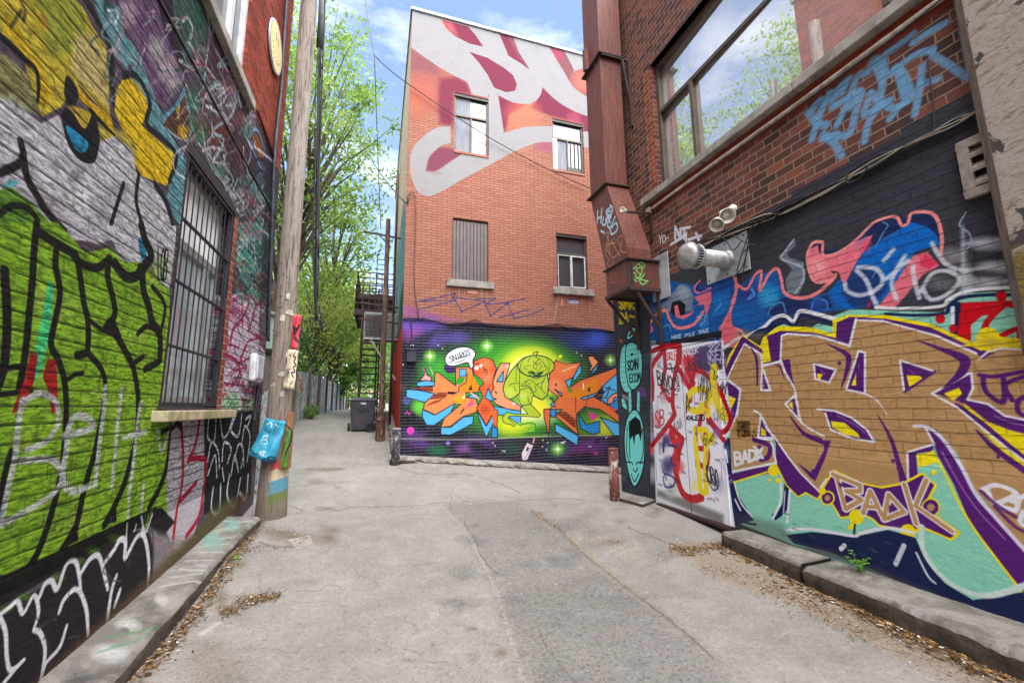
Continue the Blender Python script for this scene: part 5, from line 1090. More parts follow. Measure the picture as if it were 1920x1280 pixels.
kerb('kerb', right1, XR, MK, 1, chip=.02, rough=.009, seg=.035, zw=lambda y: .045); kerb('kerb', right2, XR, MK, 2, chip=.05, rough=.012, seg=.035, zw=lambda y: .035)
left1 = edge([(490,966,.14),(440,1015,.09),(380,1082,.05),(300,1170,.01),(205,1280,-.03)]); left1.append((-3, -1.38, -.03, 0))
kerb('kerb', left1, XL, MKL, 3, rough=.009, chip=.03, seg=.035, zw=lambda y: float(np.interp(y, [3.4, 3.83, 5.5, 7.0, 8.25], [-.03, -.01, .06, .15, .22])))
# strip at the foot of the mural (runs along X)
m = MB(); r_ = random.Random(5); secs = []
for i in range(90):
    x = .35+i*.085; zt = .47-.098*(x-.64); y = YC-.34-.12*min(1, max(0, (x-1)/3)); b = gz(x, y)-.06
    jj = lambda k=1: r_.gauss(0, .014*k)
    secs.append([(x, YC+.02, zt+.01), (x, y+.05, zt-.05+jj(.4)), (x, y+jj(), zt-.09+jj(.6)), (x, y-.03+jj(), b)])
for a, b in zip(secs, secs[1:]):
    for i in range(3): m.face([a[i], a[i+1], b[i+1], b[i]])
m.face(secs[0]); m.face(secs[-1]); tag(m.build('kerb', MK), kind='structure')
# kerb on the alley side of the middle building
m = MB(); secs = []
for i in range(60):
    y = 11.1+i*.14; x = .42-.012*(y-11.2); z = gz(x, y)+.11
    jj = lambda k=1: r_.gauss(0, .012*k)
    secs.append([(.62, y, z+.01), (x+.04, y, z+jj(.4)), (x+jj(), y, z-.03), (x-.02+jj(), y, z-.2)])
for a, b in zip(secs, secs[1:]):
    for i in range(3): m.face([a[i], a[i+1], b[i+1], b[i]])
m.face(secs[0]); m.face(secs[-1]); tag(m.build('kerb', MK), kind='structure')

# dry leaf litter and crumbs
def litter_mat():
    t = NT('dry_litter'); g = t.n('ShaderNodeNewGeometry')
    t.base(t.ramp(g.outputs['Random Per Island'], [(0, lin((64,46,30))), (.3, lin((110,80,48))), (.55, lin((138,106,66))), (.75, lin((84,60,38))), (.88, lin((160,142,112))), (.97, lin((196,192,186)))], 'CONSTANT')); t.rough(.95); t.b.inputs['Specular IOR Level'].default_value = .05
    return t.m
lm = MB()
def flake(x, y, z, s):
    a = random.uniform(0, 6.28); t = random.uniform(-.5, .5); e = random.uniform(.35, .9)
    c, sn = math.cos(a)*s, math.sin(a)*s; h = abs(t)*s*.7+.003
    lm.face([(x-c, y-sn, z+.002), (x+sn*e, y-c*e, z+h*.6), (x+c, y+sn, z+h), (x-sn*e, y+c*e, z+.004)])
def band(tr, pts, n, w, smin=.006, smax=.017, zz=0.0):
    P = TE.uv(tr(pts)); seg = np.linalg.norm(np.diff(P, axis=0), axis=1); cum = np.concatenate([[0], np.cumsum(seg)])
    for _ in range(n):
        d = random.uniform(0, cum[-1]); i = min(len(seg)-1, int(np.searchsorted(cum, d)-1)); i = max(i, 0)
        p = P[i]+(P[i+1]-P[i])*((d-cum[i])/max(seg[i], 1e-6)); o = random.gauss(0, w)
        nrm = np.array([P[i+1][1]-P[i][1], -(P[i+1][0]-P[i][0])])/max(seg[i], 1e-6); p = p+nrm*o
        if p[0] > XR-.62 and p[1] < 4.4 and False: continue
        flake(p[0], p[1], gz(p[0], p[1])+.004, random.uniform(smin, smax))
random.seed(21)
band(G7, [(320,385),(520,490),(700,555),(900,650),(1200,810),(1500,950),(1960,1150)], 2600, .07)
band(G7, [(40,405),(180,430),(300,395),(330,430)], 700, .06)
band(G7, [(200,520),(420,560),(650,640),(900,740),(1150,840),(1400,980),(1700,1120)], 1100, .14, .004, .012)
band(G7, [(560,620),(800,740),(1000,860),(1120,900)], 500, .10, .004, .012)
band(G3, [(1440,380),(1330,540),(1210,720),(1060,920),(900,1110),(760,1270)], 1300, .05)
band(G3, [(1480,420),(1600,430),(1740,470),(1640,520),(1400,520),(1290,600)], 700, .07, .004, .013)
band(G3, [(1230,890),(1330,860),(1420,800),(1560,800)], 700, .06, .004, .014)
band(G8, [(400,60),(550,60)], 200, .12, .006, .014); band(G8, [(1640,190),(1800,215),(1760,230)], 300, .08, .005, .014); band(G8, [(1310,236),(1420,320)], 140, .05, .005, .012)
band(G8, [(1880,370),(1910,400)], 160, .08)
for _ in range(260):
    y = random.uniform(1.8, 4.6); x = float(np.interp(y, [p[0] for p in sorted(right1+right2)], [p[1] for p in sorted(right1+right2)]))-abs(random.gauss(0, .10))-.02; flake(x, y, gz(x, y)+.005, random.uniform(.016, .034))
for _ in range(160):
    y = random.uniform(3.0, 7.2); x = float(np.interp(y, [p[0] for p in sorted(left1)], [p[1] for p in sorted(left1)]))+abs(random.gauss(0, .08))+.02; flake(x, y, gz(x, y)+.005, random.uniform(.014, .03))
for i in range(900): 
    x, y = random.uniform(-1.2,4.2), random.uniform(1.6,10.5); flake(x, y, gz(x,y)+.003, random.uniform(.003,.008))
for i in range(400):
    y = random.uniform(11.6,16); x = random.gauss(.05,.18); flake(x, y, gz(x,y)+.004, random.uniform(.01,.022))
tag(lm.build('leaf_litter', litter_mat()), kind='stuff')
# ------------------------------------------------------------------ shared materials
img_l, img_r, img_c = cl.image('left_wall_paint'), cr.image('right_wall_paint'), cc.image('middle_wall_paint')
M_L = brick_mat('rockfaced_brick', [(116,58,44),(136,70,52),(98,48,40)], (150,136,124), .36, .108, cl, img_l, rock=2.4, paint_mortar=(16,14,16), pm_fac=.95, bump=1.0, wear=.5, mortar_w=.014, smooth_below=.72, bdist=.035, vjoint=.3, rock_shade=.75)
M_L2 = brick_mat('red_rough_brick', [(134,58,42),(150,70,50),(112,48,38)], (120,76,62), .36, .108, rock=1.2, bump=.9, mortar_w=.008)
M_R = brick_mat('dark_red_brick', [(80,54,50),(112,74,64),(134,80,64),(62,50,50),(98,64,58)], (146,126,108), .24, .103, cr, img_r, rock=.3, paint_mortar=(30,26,26), pm_fac=.7, bump=.75, wear=.3, mortar_w=.009, vjoint=.22, rock_shade=.2, blotch=(66,44,44), smooth_below=1.16)
M_R2 = brick_mat('red_brick_reveal', [(128,64,50),(112,56,46),(146,74,56)], (160,140,120), .27, .103, rock=.2, bump=.7)
M_C = brick_mat('orange_brick', [(152,102,84),(160,110,92),(146,96,79),(155,104,87)], (112,72,58), .29, .082, cc, img_c, paint_mortar=(96,84,84), pm_fac=.36, bump=.3, wear=.06, mortar_w=.009, pm_low=((176,178,170), 3.95), vjoint=.25)
M_CS = brick_mat('side_brick', [(150,92,72),(166,104,82),(138,84,68)], (168,150,136), .29, .082, bump=.5)
M_DARK = simple('dark_void', (20,20,22), rough=.9, bump=0)
M_BLACKM = simple('black_iron', (30,31,36), (40,41,46), rough=.5, metal=.3, bump=.08)
M_ALU = simple('grey_aluminium', (168,168,166), (140,140,140), rough=.45, metal=.3, bump=.03)
M_WHITE = simple('white_vinyl', (208,210,214), (186,188,194), rough=.45, bump=.03, dirt=(150,148,142))
M_BRONZE = simple('bronze_frame', (92,82,70), (76,68,58), rough=.5, metal=.3, bump=.04)
M_DBRONZE = simple('dark_bronze', (50,44,40), (62,56,50), rough=.5, metal=.3, bump=.04)
M_STONE = simple('grey_stone', (150,146,138), (126,122,114), scale=4, rough=.9, bump=.5, dirt=(98,94,86))
M_SILLP = simple('painted_sill', (176,160,132), (140,124,100), scale=5, rough=.85, bump=.5, dirt=(96,110,50))
M_RUST = simple('rusted_steel', (116,58,44), (78,42,36), scale=5, rough=.62, metal=.1, bump=.3, stretch=(5,5,.35), dirt=(96,66,58))
M_RUST2 = simple('rusted_dark', (66,42,36), (48,34,32), scale=5, rough=.7, metal=.1, bump=.25)
M_GALV = simple('galvanised', (176,176,174), (128,130,132), scale=4, rough=.42, metal=.5, bump=.1, dirt=(112,106,98))
M_GALV2 = simple('weathered_plate', (172,178,182), (146,152,156), scale=3, rough=.6, metal=.15, bump=.1, dirt=(120,120,118))
M_LAMP = simple('cream_lamp', (212,206,194), (190,184,170), rough=.4, bump=.03)
M_WOODP = simple('pole_wood', (150,130,112), (116,98,84), scale=4, rough=.9, bump=.8, bscale=26, stretch=(9,9,.6), dirt=(88,72,60))
M_CABLE = simple('black_cable', (26,26,28), rough=.6, bump=0)
M_CABLEG = simple('grey_cable', (150,140,120), (120,112,98), rough=.6, bump=0)
M_CONDUIT = simple('pale_conduit', (204,196,186), (164,148,132), scale=9, rough=.5, metal=.2, bump=.05)
M_MIRROR = glass_mat('reflective_glass', (188,186,184), .20, tone=(.84,.80,.76))
M_GLASS = glass_mat('window_glass', (58,68,76), .06)
M_GLASSD = glass_mat('dark_glass', (52,58,64), .14)
M_GLASSL = glass_mat('pale_glass', (150,160,166), .12)
M_BLIND = simple('pale_blind', (226,226,222), (206,206,204), scale=2, rough=.7, bump=.05)
M_CURT = simple('curtain', (136,140,146), (104,108,116), scale=5, rough=.9, bump=.2, stretch=(14,14,.3))
M_SHUT = simple('shutter_brown', (96,84,82), (84,74,72), scale=3, rough=.55, bump=.05)
M_PLY = None

# ------------------------------------------------------------------ left building
LB = thing('brick_building', (XL-3, 2, 0), 'left brick building covered in lime green and silver graffiti, with a barred window', 'building')
WN = (4.92, 6.44, 1.72, 4.38); UW = (3.4, 6.3, 6.28, 9.2)
LTOP = 14.2
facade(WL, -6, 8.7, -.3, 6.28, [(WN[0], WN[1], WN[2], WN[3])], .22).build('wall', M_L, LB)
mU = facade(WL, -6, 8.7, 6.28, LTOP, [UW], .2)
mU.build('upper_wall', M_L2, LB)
sh = MB()
sh.face([(XL,8.7,-.2),(XL-7,8.7,-.2),(XL-7,8.7,LTOP),(XL,8.7,LTOP)], [(0,0),(7,0),(7,LTOP),(0,LTOP)]); sh.face([(XL,-6,-.2),(XL-7,-6,-.2),(XL-7,-6,LTOP),(XL,-6,LTOP)], [(0,0),(7,0),(7,LTOP),(0,LTOP)]); sh.face([(XL-7,-6,-.2),(XL-7,8.7,-.2),(XL-7,8.7,LTOP),(XL-7,-6,LTOP)], [(0,0),(14,0),(14,LTOP),(0,LTOP)])
sh.build('end_wall', M_L2, LB)
MB().box(XL-7, XL+.06, -6, 8.76, LTOP, LTOP+.25).build('roof', M_STONE, LB)
# ground floor window
w = rect_frame(MB(), WL, WN[0], WN[1], WN[2], WN[3], .05, -.2, -.13); w.pbox(WL, WN[0]+.05, WN[1]-.05, 3.46, 3.56, -.19, -.12)
for u in (5.28, 6.0, 6.08): w.pbox(WL, u, u+.05, WN[2]+.05, 3.46, -.185, -.125)
w.pbox(WL, WN[0]+.05, WN[1]-.05, WN[2]+.05, WN[2]+.13, -.185, -.1)
fw = w.build('window', M_ALU, LB, bevel=.004)
MB().quad(WL, WN[0]+.03, 5.3, WN[2]+.03, 3.5, -.165).build('pane', M_GLASSD, fw); MB().quad(WL, 5.3, WN[1]-.03, WN[2]+.03, 3.5, -.165).build('pane', M_GLASSL, fw)
tb = MB(); 
for i in range(4): tb.pbox(WL, WN[0]+.05+i*.36, WN[0]+.39+i*.36, 3.57, 4.32, -.175, -.16)
tb.build('transom_panel', M_BLIND, fw)
g = rect_frame(MB(), WL, WN[0]+.01, WN[1]-.02, WN[2]+.02, WN[3]-.01, .035, -.04, .0)
for i in range(10): 
    u = WN[0]+.15+i*(WN[1]-WN[0]-.2)/9.6; g.pbox(WL, u-.0055, u+.0055, WN[2]+.05, WN[3]-.04, -.024, -.013)
for z in (2.34, 3.01, 3.68): g.pbox(WL, WN[0]+.045, WN[1]-.055, z-.011, z+.011, -.037, -.003)
g.build('security_grille', M_BLACKM, fw)
MB().pbox(WL, WN[0]-.02, WN[1]+.02, WN[3]-.0, WN[3]+.12, -.02, .012).build('lintel', M_BLACKM, LB)
MB().pbox(WL, 4.8, 6.86, 1.585, 1.69, -.2, .13).build('sill', M_SILLP, LB, bevel=.012)
jb = MB(); jb.quad(WL, WN[1]+.002, WN[1]+.16, WN[2]-.02, WN[3], .006); jb.build('brick_jamb', M_R2, LB)
# upstairs window
w = rect_frame(MB(), WL, UW[0], UW[1], UW[2], UW[3], .09, -.14, -.04)
for u in (4.0, 4.9, 5.75): w.pbox(WL, u, u+.12, UW[2]+.09, UW[3]-.09, -.13, -.05)
fw = w.build('window', M_WHITE, LB, bevel=.006); MB().quad(WL, UW[0]+.05, UW[1]-.05, UW[2]+.05, UW[3]-.05, -.1).build('pane', M_GLASS, fw)
MB().pbox(WL, 3.2, 6.6, 6.12, 6.27, -.1, .09).build('sill', M_STONE, LB, bevel=.015)
# string course cable lines (dark ledge)
MB().pbox(WL, -6, 8.7, 5.32, 5.345, 0, .012).build('string_course', M_BLACKM, LB)

# ------------------------------------------------------------------ right building
RB = thing('brick_building', (XR+3, 2, 0), 'right brick building with a huge picture window above blue, pink and tan lettering', 'building')
RTOP = 11.0; RY = 7.72
RW = (-3.0, 6.0, 5.62, 8.12)
DR = (4.97, 6.5, .0, 2.68)
facade(WR, -6, RY, -.3, RTOP, [RW], .22).build('wall', M_R, RB)
sh = MB(); sh.face([(XR,RY,-.6),(XR+7,RY,-.6),(XR+7,RY,RTOP),(XR,RY,RTOP)], [(0,0),(7,0),(7,RTOP),(0,RTOP)]); sh.face([(XR,-6,-.2),(XR+7,-6,-.2),(XR+7,-6,RTOP),(XR,-6,RTOP)], [(0,0),(7,0),(7,RTOP),(0,RTOP)]); sh.face([(XR+7,-6,-.6),(XR+7,RY,-.6),(XR+7,RY,RTOP),(XR+7,-6,RTOP)], [(0,0),(14,0),(14,RTOP),(0,RTOP)])
sh.build('end_wall', M_R2, RB)
MB().box(XR-.05, XR+7, -6, RY+.05, RTOP, RTOP+.25).build('roof', M_STONE, RB)
w = rect_frame(MB(), WR, RW[0], RW[1], RW[2], RW[3], .075, -.2, -.1); w.pbox(WR, RW[0]+.075, RW[1]-.075, 7.1, 7.17, -.19, -.09)
for u in (5.13, 2.36, .2): w.pbox(WR, u-.035, u+.035, RW[2]+.075, 7.1, -.185, -.085 if u > 4 else -.03)
w.pbox(WR, 2.36-.03, 2.36+.03, 7.17, RW[3]-.075, -.185, -.03)
fw = w.build('window', M_BRONZE, RB, bevel=.006)
for (za, zb) in ((RW[2]+.05, 7.13), (7.14, RW[3]-.05)):   # the glass sits a little skewed in its frame
    m = MB(); dd_ = lambda y: -.20+(6-y)*.034
    for (ya, yb) in ((RW[0]+.05, 1.6), (1.6, RW[1]-.05)):
        da, db = (dd_(1.6), dd_(1.6)) if yb < 2 else (dd_(ya), dd_(yb))
        m.face([WR.xyz(ya, za, da), WR.xyz(yb, za, db), WR.xyz(yb, zb, db), WR.xyz(ya, zb, da)])
    m.build('pane', M_MIRROR, fw)
sl = MB()
for i in range(6): sl.pbox(WR, 6.40-(i+1)*1.55+.006, 6.40-i*1.55, 5.43, 5.56, -.2, .12)
sl.build('sill', M_STONE, RB, bevel=.012)
MB().pbox(WR, RW[0], 6.1, RW[3], RW[3]+.03, -.2, .012).build('lintel', M_RUST2, RB)
jb = MB(); jb.quad(WR, 6.003, 6.22, 5.62, RW[3], .006); jb.build('brick_jamb', M_R2, RB)
# double doors, painted over with the wall
M_DOOR = flat_paint_mat('painted_steel_door', cr, img_r, (120,118,116), (98,96,94), rough=.45, bump=.06)
for a, b in ((DR[0], 5.715), (5.733, DR[1])):
    d = MB().pbox(WR, a, b, .03, 2.64, 0, .008).build('door', M_DOOR, RB, bevel=.003)
df = MB(); df.pbox(WR, DR[0]-.03, DR[0]-.004, .022, 2.66, -.005, .012); df.pbox(WR, DR[1]+.004, DR[1]+.03, .022, 2.66, -.005, .012); df.pbox(WR, DR[0]-.03, DR[1]+.03, 2.66, 2.69, -.005, .012)
df.build('door_frame', M_DOOR, RB); MB().pbox(WR, DR[0]-.03, DR[1]+.03, -.02, .022, -.005, .06).build('threshold', M_RUST2, RB)
MB().pbox(WR, 5.717, 5.731, .03, 2.64, -.002, .003).build('door_gap', M_DARK, RB)

# ------------------------------------------------------------------ middle building
XC = .58
CB = thing('brick_building', (3.5, YC+4, 0), 'three storey orange brick building with white script mural above and space mural below', 'building')
CTOP = 13.78
OPS = {'a': (1.92, 3.0, 9.34, 11.3), 'b': (5.17, 6.3, 9.3, 11.12), 's': (1.91, 2.99, 5.29, 7.2), 'd': (5.19, 6.28, 5.31, 7.12)}
facade(WC, XC, 12, -1.2, CTOP, list(OPS.values()), .16).build('wall', M_C, CB)
PLs = WallR(XC)
cs = Canvas(PLs, 11.6, 22, -.3, 12, 40)
cs.T = IDT
cs.fill([(11.6,4.6),(15,5.2),(18,5),(18,8.2),(13.2,8.4),(11.6,7.2)], (110,150,150), raw=True, soft=.5); cs.fill([(11.6,3.8),(22,3.4),(22,5),(11.6,5.2)], (64,92,72), raw=True, soft=.4); cs.fill([(11.6,-.3),(22,-.3),(22,3.6),(11.6,4.05)], (184,66,46), raw=True, soft=.1)
for i in range(26):
    u = random.uniform(11.7,20); cs.line([(u,random.uniform(.4,1.6)),(u+random.uniform(-.2,.4),random.uniform(1.6,2.6)),(u+random.uniform(-.2,.5),random.uniform(2.6,3.6))], random.uniform(.03,.09), random.choice([(120,30,26),(214,110,70),(70,40,40),(150,50,40)]), raw=True)
for i in range(20):
    u = random.uniform(11.7,18); v_ = random.uniform(4.2,8); cs.line([(u,v_),(u+.3,v_+.4),(u+.1,v_+.8)], .12, random.choice([(60,60,70),(190,200,205),(150,110,80),(90,140,150)]), raw=True, soft=.05)
M_CSP = brick_mat('side_brick_painted', [(222,202,178),(210,186,162)], (150,130,110), .29, .082, cs, cs.image('side_wall_paint'), bump=.4, wear=.3)
m = MB(); m.quad(PLs, YC, 24, -1.2, CTOP); m.build('side_wall', M_CSP, CB)
sh = MB(); sh.face([(12,YC,-1.2),(12,24,-1.2),(12,24,CTOP),(12,YC,CTOP)], [(0,0),(12,0),(12,CTOP),(0,CTOP)]); sh.face([(XC,24,-1.2),(12,24,-1.2),(12,24,CTOP),(XC,24,CTOP)], [(0,0),(12,0),(12,CTOP),(0,CTOP)])
sh.build('end_wall', M_CS, CB); MB().box(XC+.02, 12, YC+.02, 24, CTOP-.2, CTOP-.1).build('roof', M_STONE, CB)
MB().pbox(WC, XC-.04, 12.04, CTOP, CTOP+.10, -.3, .05).build('parapet_cap', M_GALV2, CB, bevel=.01)
MB().pbox(PLs, YC-.02, 24, CTOP, CTOP+.10, -.05, .05).build('parapet_cap', M_GALV2, CB)
def window(op, kind):
    a, b, c, d = op
    w = rect_frame(MB(), WC, a, b, c, d, .06, -.15, -.06); zt = d-(d-c)*.36
    w.pbox(WC, a+.06, b-.06, zt-.035, zt+.035, -.15, -.055)
    u = a+(b-a)*.5
    w.pbox(WC, u-.025, u+.025, c+.06, zt-.035, -.145, -.065)
    f = w.build('window', M_BRONZE, CB, bevel=.005)
    MB().quad(WC, a+.05, b-.05, c+.05, d-.05, -.11).build('pane', M_GLASS if kind != 'd' else M_GLASSD, f)
    if kind in 'ab':
        cu = MB(); k = 16; u0, u1 = (a+.07, a+(b-a)*.47)
        for i in range(k):
            p = [u0+(u1-u0)*j/k for j in (i, i+1)]; dd = [-.104+.006*(j % 2) for j in (i, i+1)]
            bot = [c+.07+(0 if kind == 'b' else max(0, (j/k-.35))*.9) for j in (i, i+1)]
            cu.face([WC.xyz(p[0], c+.08, dd[0]), WC.xyz(p[1], c+.08, dd[1]), WC.xyz(p[1], zt-.04, dd[1]), WC.xyz(p[0], zt-.04, dd[0])])
        if kind == 'a': cu.quad(WC, a+.07, a+(b-a)*.48, zt+.05, d-.07, -.1)
        cu.build('curtain', M_CURT, f)
    if kind == 'b':
        fan = MB().pbox(WC, a+.005, a+.17, c+.03, zt-.04, -.06, -.03); 
        f2 = fan.build('fan_panel', M_WHITE, f)
        ln = MB().pbox(WC, u+.03, b-.08, c+.08, c+.22, -.102, -.085)
        for q in (.2, .45, .7): ln.pbox(WC, u+(b-u)*q, u+(b-u)*q+.015, c+.2, zt-.05, -.1, -.07)
        ln.build('inner_frame', M_DBRONZE, f)
    if kind == 'd':
        rect_frame(MB(), WC, u-.02, b-.07, c+.07, zt-.04, .035, -.058, -.03).build('sash', M_WHITE, f); rect_frame(MB(), WC, a+.07, u-.03, c+.07, zt-.04, .02, -.07, -.05).build('sash', M_WHITE, f)
for k in 'abd': window(OPS[k], k)
for k in 'ab':
    a, b, c, d = OPS[k]; MB().pbox(WC, a-.0, b+.0, c-.07, c+.005, -.05, .02).build('sill', M_CS, CB)
for k in 'sd':
    a, b, c, d = OPS[k]; MB().pbox(WC, a-.16, b+.15, c-.19, c+.01, -.1, .09).build('sill', M_STONE, CB, bevel=.012)
for k in 'abd':
    a, b, c, d = OPS[k]; MB().pbox(WC, a+.002, b-.002, d-.09, d-.002, -.08, -.02).build('head_flashing', M_DBRONZE, CB)
sm = MB(); a, b, c, d = OPS['s']; n = 10
for i in range(n): 
    u0 = a+.02+(b-a-.04)*i/n; u1 = a+.02+(b-a-.04)*(i+1)/n-.014; sm.pbox(WC, u0, u1, c+.01, d-.07, -.1, -.04)
sm.pbox(WC, a, b, c, d, -.14, -.09)
sm.build('shutter', M_SHUT, CB, bevel=.004)
# small canopy box on the mural + cables
# ------------------------------------------------------------------ rusted flue on the right wall
XA, XB = 4.1, 4.58
PD = WallR(XA)
cd = Canvas(PD, 5.9, 7.5, 3.5, 6.3, 130); ZD = Tr(1080,280,.3125); cd.T = ZD
LBW = (176,206,220)
cd.lines([[(130,370),(128,440)],[(155,355),(150,440)],[(128,415),(155,405)],[(165,410),(160,450),(178,450),(180,415)],[(185,440),(190,400),(205,440)],[(205,350),(182,370),(190,395),(215,385),(218,350),(205,335)],[(190,375),(210,370)],[(210,405),(190,450),(205,470),(235,405)],[(215,470),(240,440),(248,480),(215,510),(205,480)],[(150,490),(170,500)],[(190,400),(210,405)]], 9, LBW)
cd.lines([[(172,510),(195,500),(185,560),(175,620),(190,650)],[(185,520),(200,560),(185,600),(205,630)],[(230,530),(200,590),(220,650),(270,600),(250,540),(280,520),(270,600),(300,620),(305,580)],[(215,550),(245,610),(265,640)],[(200,650),(190,690),(215,700),(230,670)],[(180,570),(240,560)]], 4.5, (206,150,110), a=.85)
cd.lines([[(205,740),(225,780),(215,810)],[(225,735),(205,790)],[(235,735),(250,790)],[(255,740),(235,800)],[(210,800),(250,800)]], 4, (190,96,50), a=.8)
PN = WallC(6.1)
cn = Canvas(PN, 4.0, 4.8, 3.6, 4.4, 220); cn.T = ZD; LG2 = (120,206,110)
cn.lines([[(322,690),(340,680),(335,705),(318,710),(345,715),(365,700)],[(370,690),(400,675),(415,700)],[(380,690),(410,710)],[(340,735),(360,745),(365,770),(385,760),(400,720),(375,710),(365,725),(390,750)],[(365,770),(400,780),(430,790)],[(415,745),(385,785),(405,810),(435,785)],[(345,775),(370,790)]], 6, LG2)
cn.lines([[(325,765),(345,790)],[(320,785),(350,770)]], 5, (170,150,60)); cn.lines([[(290,720),(300,760),(290,790)],[(300,715),(292,750)]], 4, (190,110,60))
M_FA = flat_paint_mat('rusted_flue_side', cd, cd.image('flue_side_paint'), (112,64,52), (88,50,42), .55, .15, .12, (70,42,38))
M_FN = flat_paint_mat('rusted_flue_front', cn, cn.image('flue_front_paint'), (104,52,42), (84,46,38), .55, .15, .12, (66,40,36))
FL = thing('exhaust_flue', (4.35, 6.9, 3.7), 'tall rusty steel flue with a slanted lower leg and boxed foot on the right wall', 'flue')
def sided(m_side, m_front, poly, name):
    """poly in (y, z), extruded from XA to XB; the alley face carries its own mesh so that it can carry paint"""
    A = [(XA+.001, y, z) for y, z in poly]; B = [(XB, y, z) for y, z in poly]
    m = MB().prism(A, B); o = m.build(name, m_front, FL, bevel=.006)
    f = MB(); f.face([(XA-.0015, y, z) for y, z in poly], [(y, z) for y, z in poly]); f.build('painted_face', m_side, o)
    return o
sided(M_RUST, M_RUST, [(6.72,5.99),(6.72,8.80),(7.33,8.80),(7.33,5.99)], 'lower_shaft')
MB().box(XA-.02, XB+.02, 6.70, 7.35, 8.86, 12.2).build('upper_shaft', M_RUST, FL, bevel=.006)
sided(M_FA, M_RUST, [(6.69,5.94),(6.10,4.45),(6.10,4.26),(6.84,4.26),(7.33,5.94)], 'slanted_leg')
for z, e, y0, y1, x1 in ((8.83,.07,6.70,7.35,XB), (5.965,.06,6.70,7.35,XB), (4.245,.05,6.10,6.86,4.70)):
    MB().box(XA-e, x1+.03, y0-e, y1+e, z-.014, z+.014).build('flange', M_RUST2, FL, bevel=.003)
bx = MB().box(4.09, 4.735, 6.115, 6.85, 3.72, 4.228).build('foot_box', M_RUST2, FL, bevel=.006)
f = MB(); f.quad(PN, 4.20, 4.735, 3.75, 4.225, -.0135); f.build('painted_face', M_FN, bx)
f = MB(); f.face([(4.087,6.13,3.74),(4.087,6.84,3.74),(4.087,6.84,4.22),(4.087,6.13,4.22)], [(6.13,3.74),(6.84,3.74),(6.84,4.22),(6.13,4.22)]); f.build('painted_face', M_FA, bx)
s_ = MB(); s_.box(4.07, 4.74, 6.09, 6.13, 3.68, 3.74); s_.box(4.07, 4.74, 6.84, 6.88, 3.68, 3.74); s_.box(4.06, 4.10, 6.09, 6.88, 3.68, 3.74); s_.box(4.15, 4.19, 6.095, 6.14, 3.74, 4.22)
for y in (6.16, 6.84): s_.box(4.70, 4.745, y-.03, y+.03, 2.74, 3.70)
s_.bar((4.10, 6.85, 3.68), (4.70, 6.85, 2.98), .05); s_.bar((4.26, 6.14, 3.68), (4.70, 6.16, 3.06), .05)
s_.build('support_frame', M_RUST2, FL, bevel=.003)
b_ = MB(); b_.bar((XB, 6.66, 8.78), (4.73, 6.66, 7.75), .045); b_.box(4.70, 4.745, 6.62, 6.68, 7.3, 8.8); b_.bar((XA, 6.66, 8.80), (4.74, 6.66, 8.80), .04); b_.build('bracket', M_RUST2, FL); MB().bar((XA-.06, 7.2, 8.85), (XA-.06, 7.2, 9.35), .1).build('lug', M_RUST, FL)

# ------------------------------------------------------------------ small fittings on the right wall
cam = thing('security_camera', WR.pt(1225, 400), 'small white bullet camera on a rusty arm beside the slanted flue', 'camera')
p0 = np.array(WallC(6.25).pt(1232, 402)); p1 = np.array(WallC(5.85).pt(1166, 397))
MB().bar(p1, (4.74, p0[1], p0[2]), .035).bar((4.735, p0[1], p0[2]+.05), (4.735, p0[1], p0[2]-.5), .045).build('arm', M_RUST2, cam)
dd = Vector(p1)-Vector((4.74, p0[1], p0[2])); dd.normalize()
MB().lathe(Vector(p1)-dd*.12, Vector((-.75,-.6,-.15)), [(0,.001),(0,.03),(.05,.045),(.18,.045),(.18,.036),(.165,.03),(.165,.001)], 14).build('housing', M_LAMP, cam, smooth=True)
q = np.array(WR.pt(1344, 398))
fl = thing('flood_light', WR.pt(1375, 395), 'pair of cream bell shaped flood lights above the round vent', 'lamp')
def head(px, py, d, dirv, k=1.0):
    o = Vector(WallR(XR-d).pt(px, py)); dv = Vector(dirv).normalized()
    o -= dv*.16*k
    h = MB().lathe(o, dv, [(-.06*k,.001),(-.06*k,.03*k),(-.02*k,.055*k),(.03*k,.06*k),(.06*k,.075*k),(.12*k,.09*k),(.19*k,.108*k),(.19*k,.098*k),(.10*k,.07*k),(.08*k,.001)], 20).build('lamp_head', M_LAMP, fl, smooth=True)
    MB().lathe(o+dv*.11*k, dv, [(0,.001),(0,.05*k),(.02*k,.05*k),(.04*k,.001)], 14).build('bulb', simple('frosted_bulb', (226,222,212), rough=.3, bump=0), h, smooth=True)
head(1363, 404, .26, (-.40,-.72,-.56), 1.0); head(1344, 421, .36, (-.62,-.42,-.66), .92)
mm = MB().lathe(WR.pt(1376, 392, -.01), (-1,0,0), [(0,.06),(.05,.06),(.06,.03),(.12,.025)], 14); mm.bar(WR.pt(1376, 392, .08), WallR(XR-.2).pt(1352, 400), .035)
mm.build('mount', M_LAMP, fl, smooth=True)
ex = thing('exhaust_vent', WR.xyz(4.61, 3.76), 'round steel exhaust vent with a domed cap on a pale wall plate', 'vent')
MB().pbox(WR, 4.22, 5.0, 3.50, 4.05, 0, .02).build('wall_plate', M_GALV2, ex, bevel=.003)
for (u, v) in ((4.27,3.55),(4.27,4.0),(4.95,3.55),(4.6,4.0),(4.27,3.78),(4.6,3.55)): MB().lathe(WR.xyz(u, v, .018), (-1,0,0), [(0,.012),(.008,.012),(.011,.004),(.012,.001)], 8).build('screw', M_BLACKM, ex)
xe = WallC(4.61).uv([(1283, 481)])[0]; Lp = XR-xe[0]
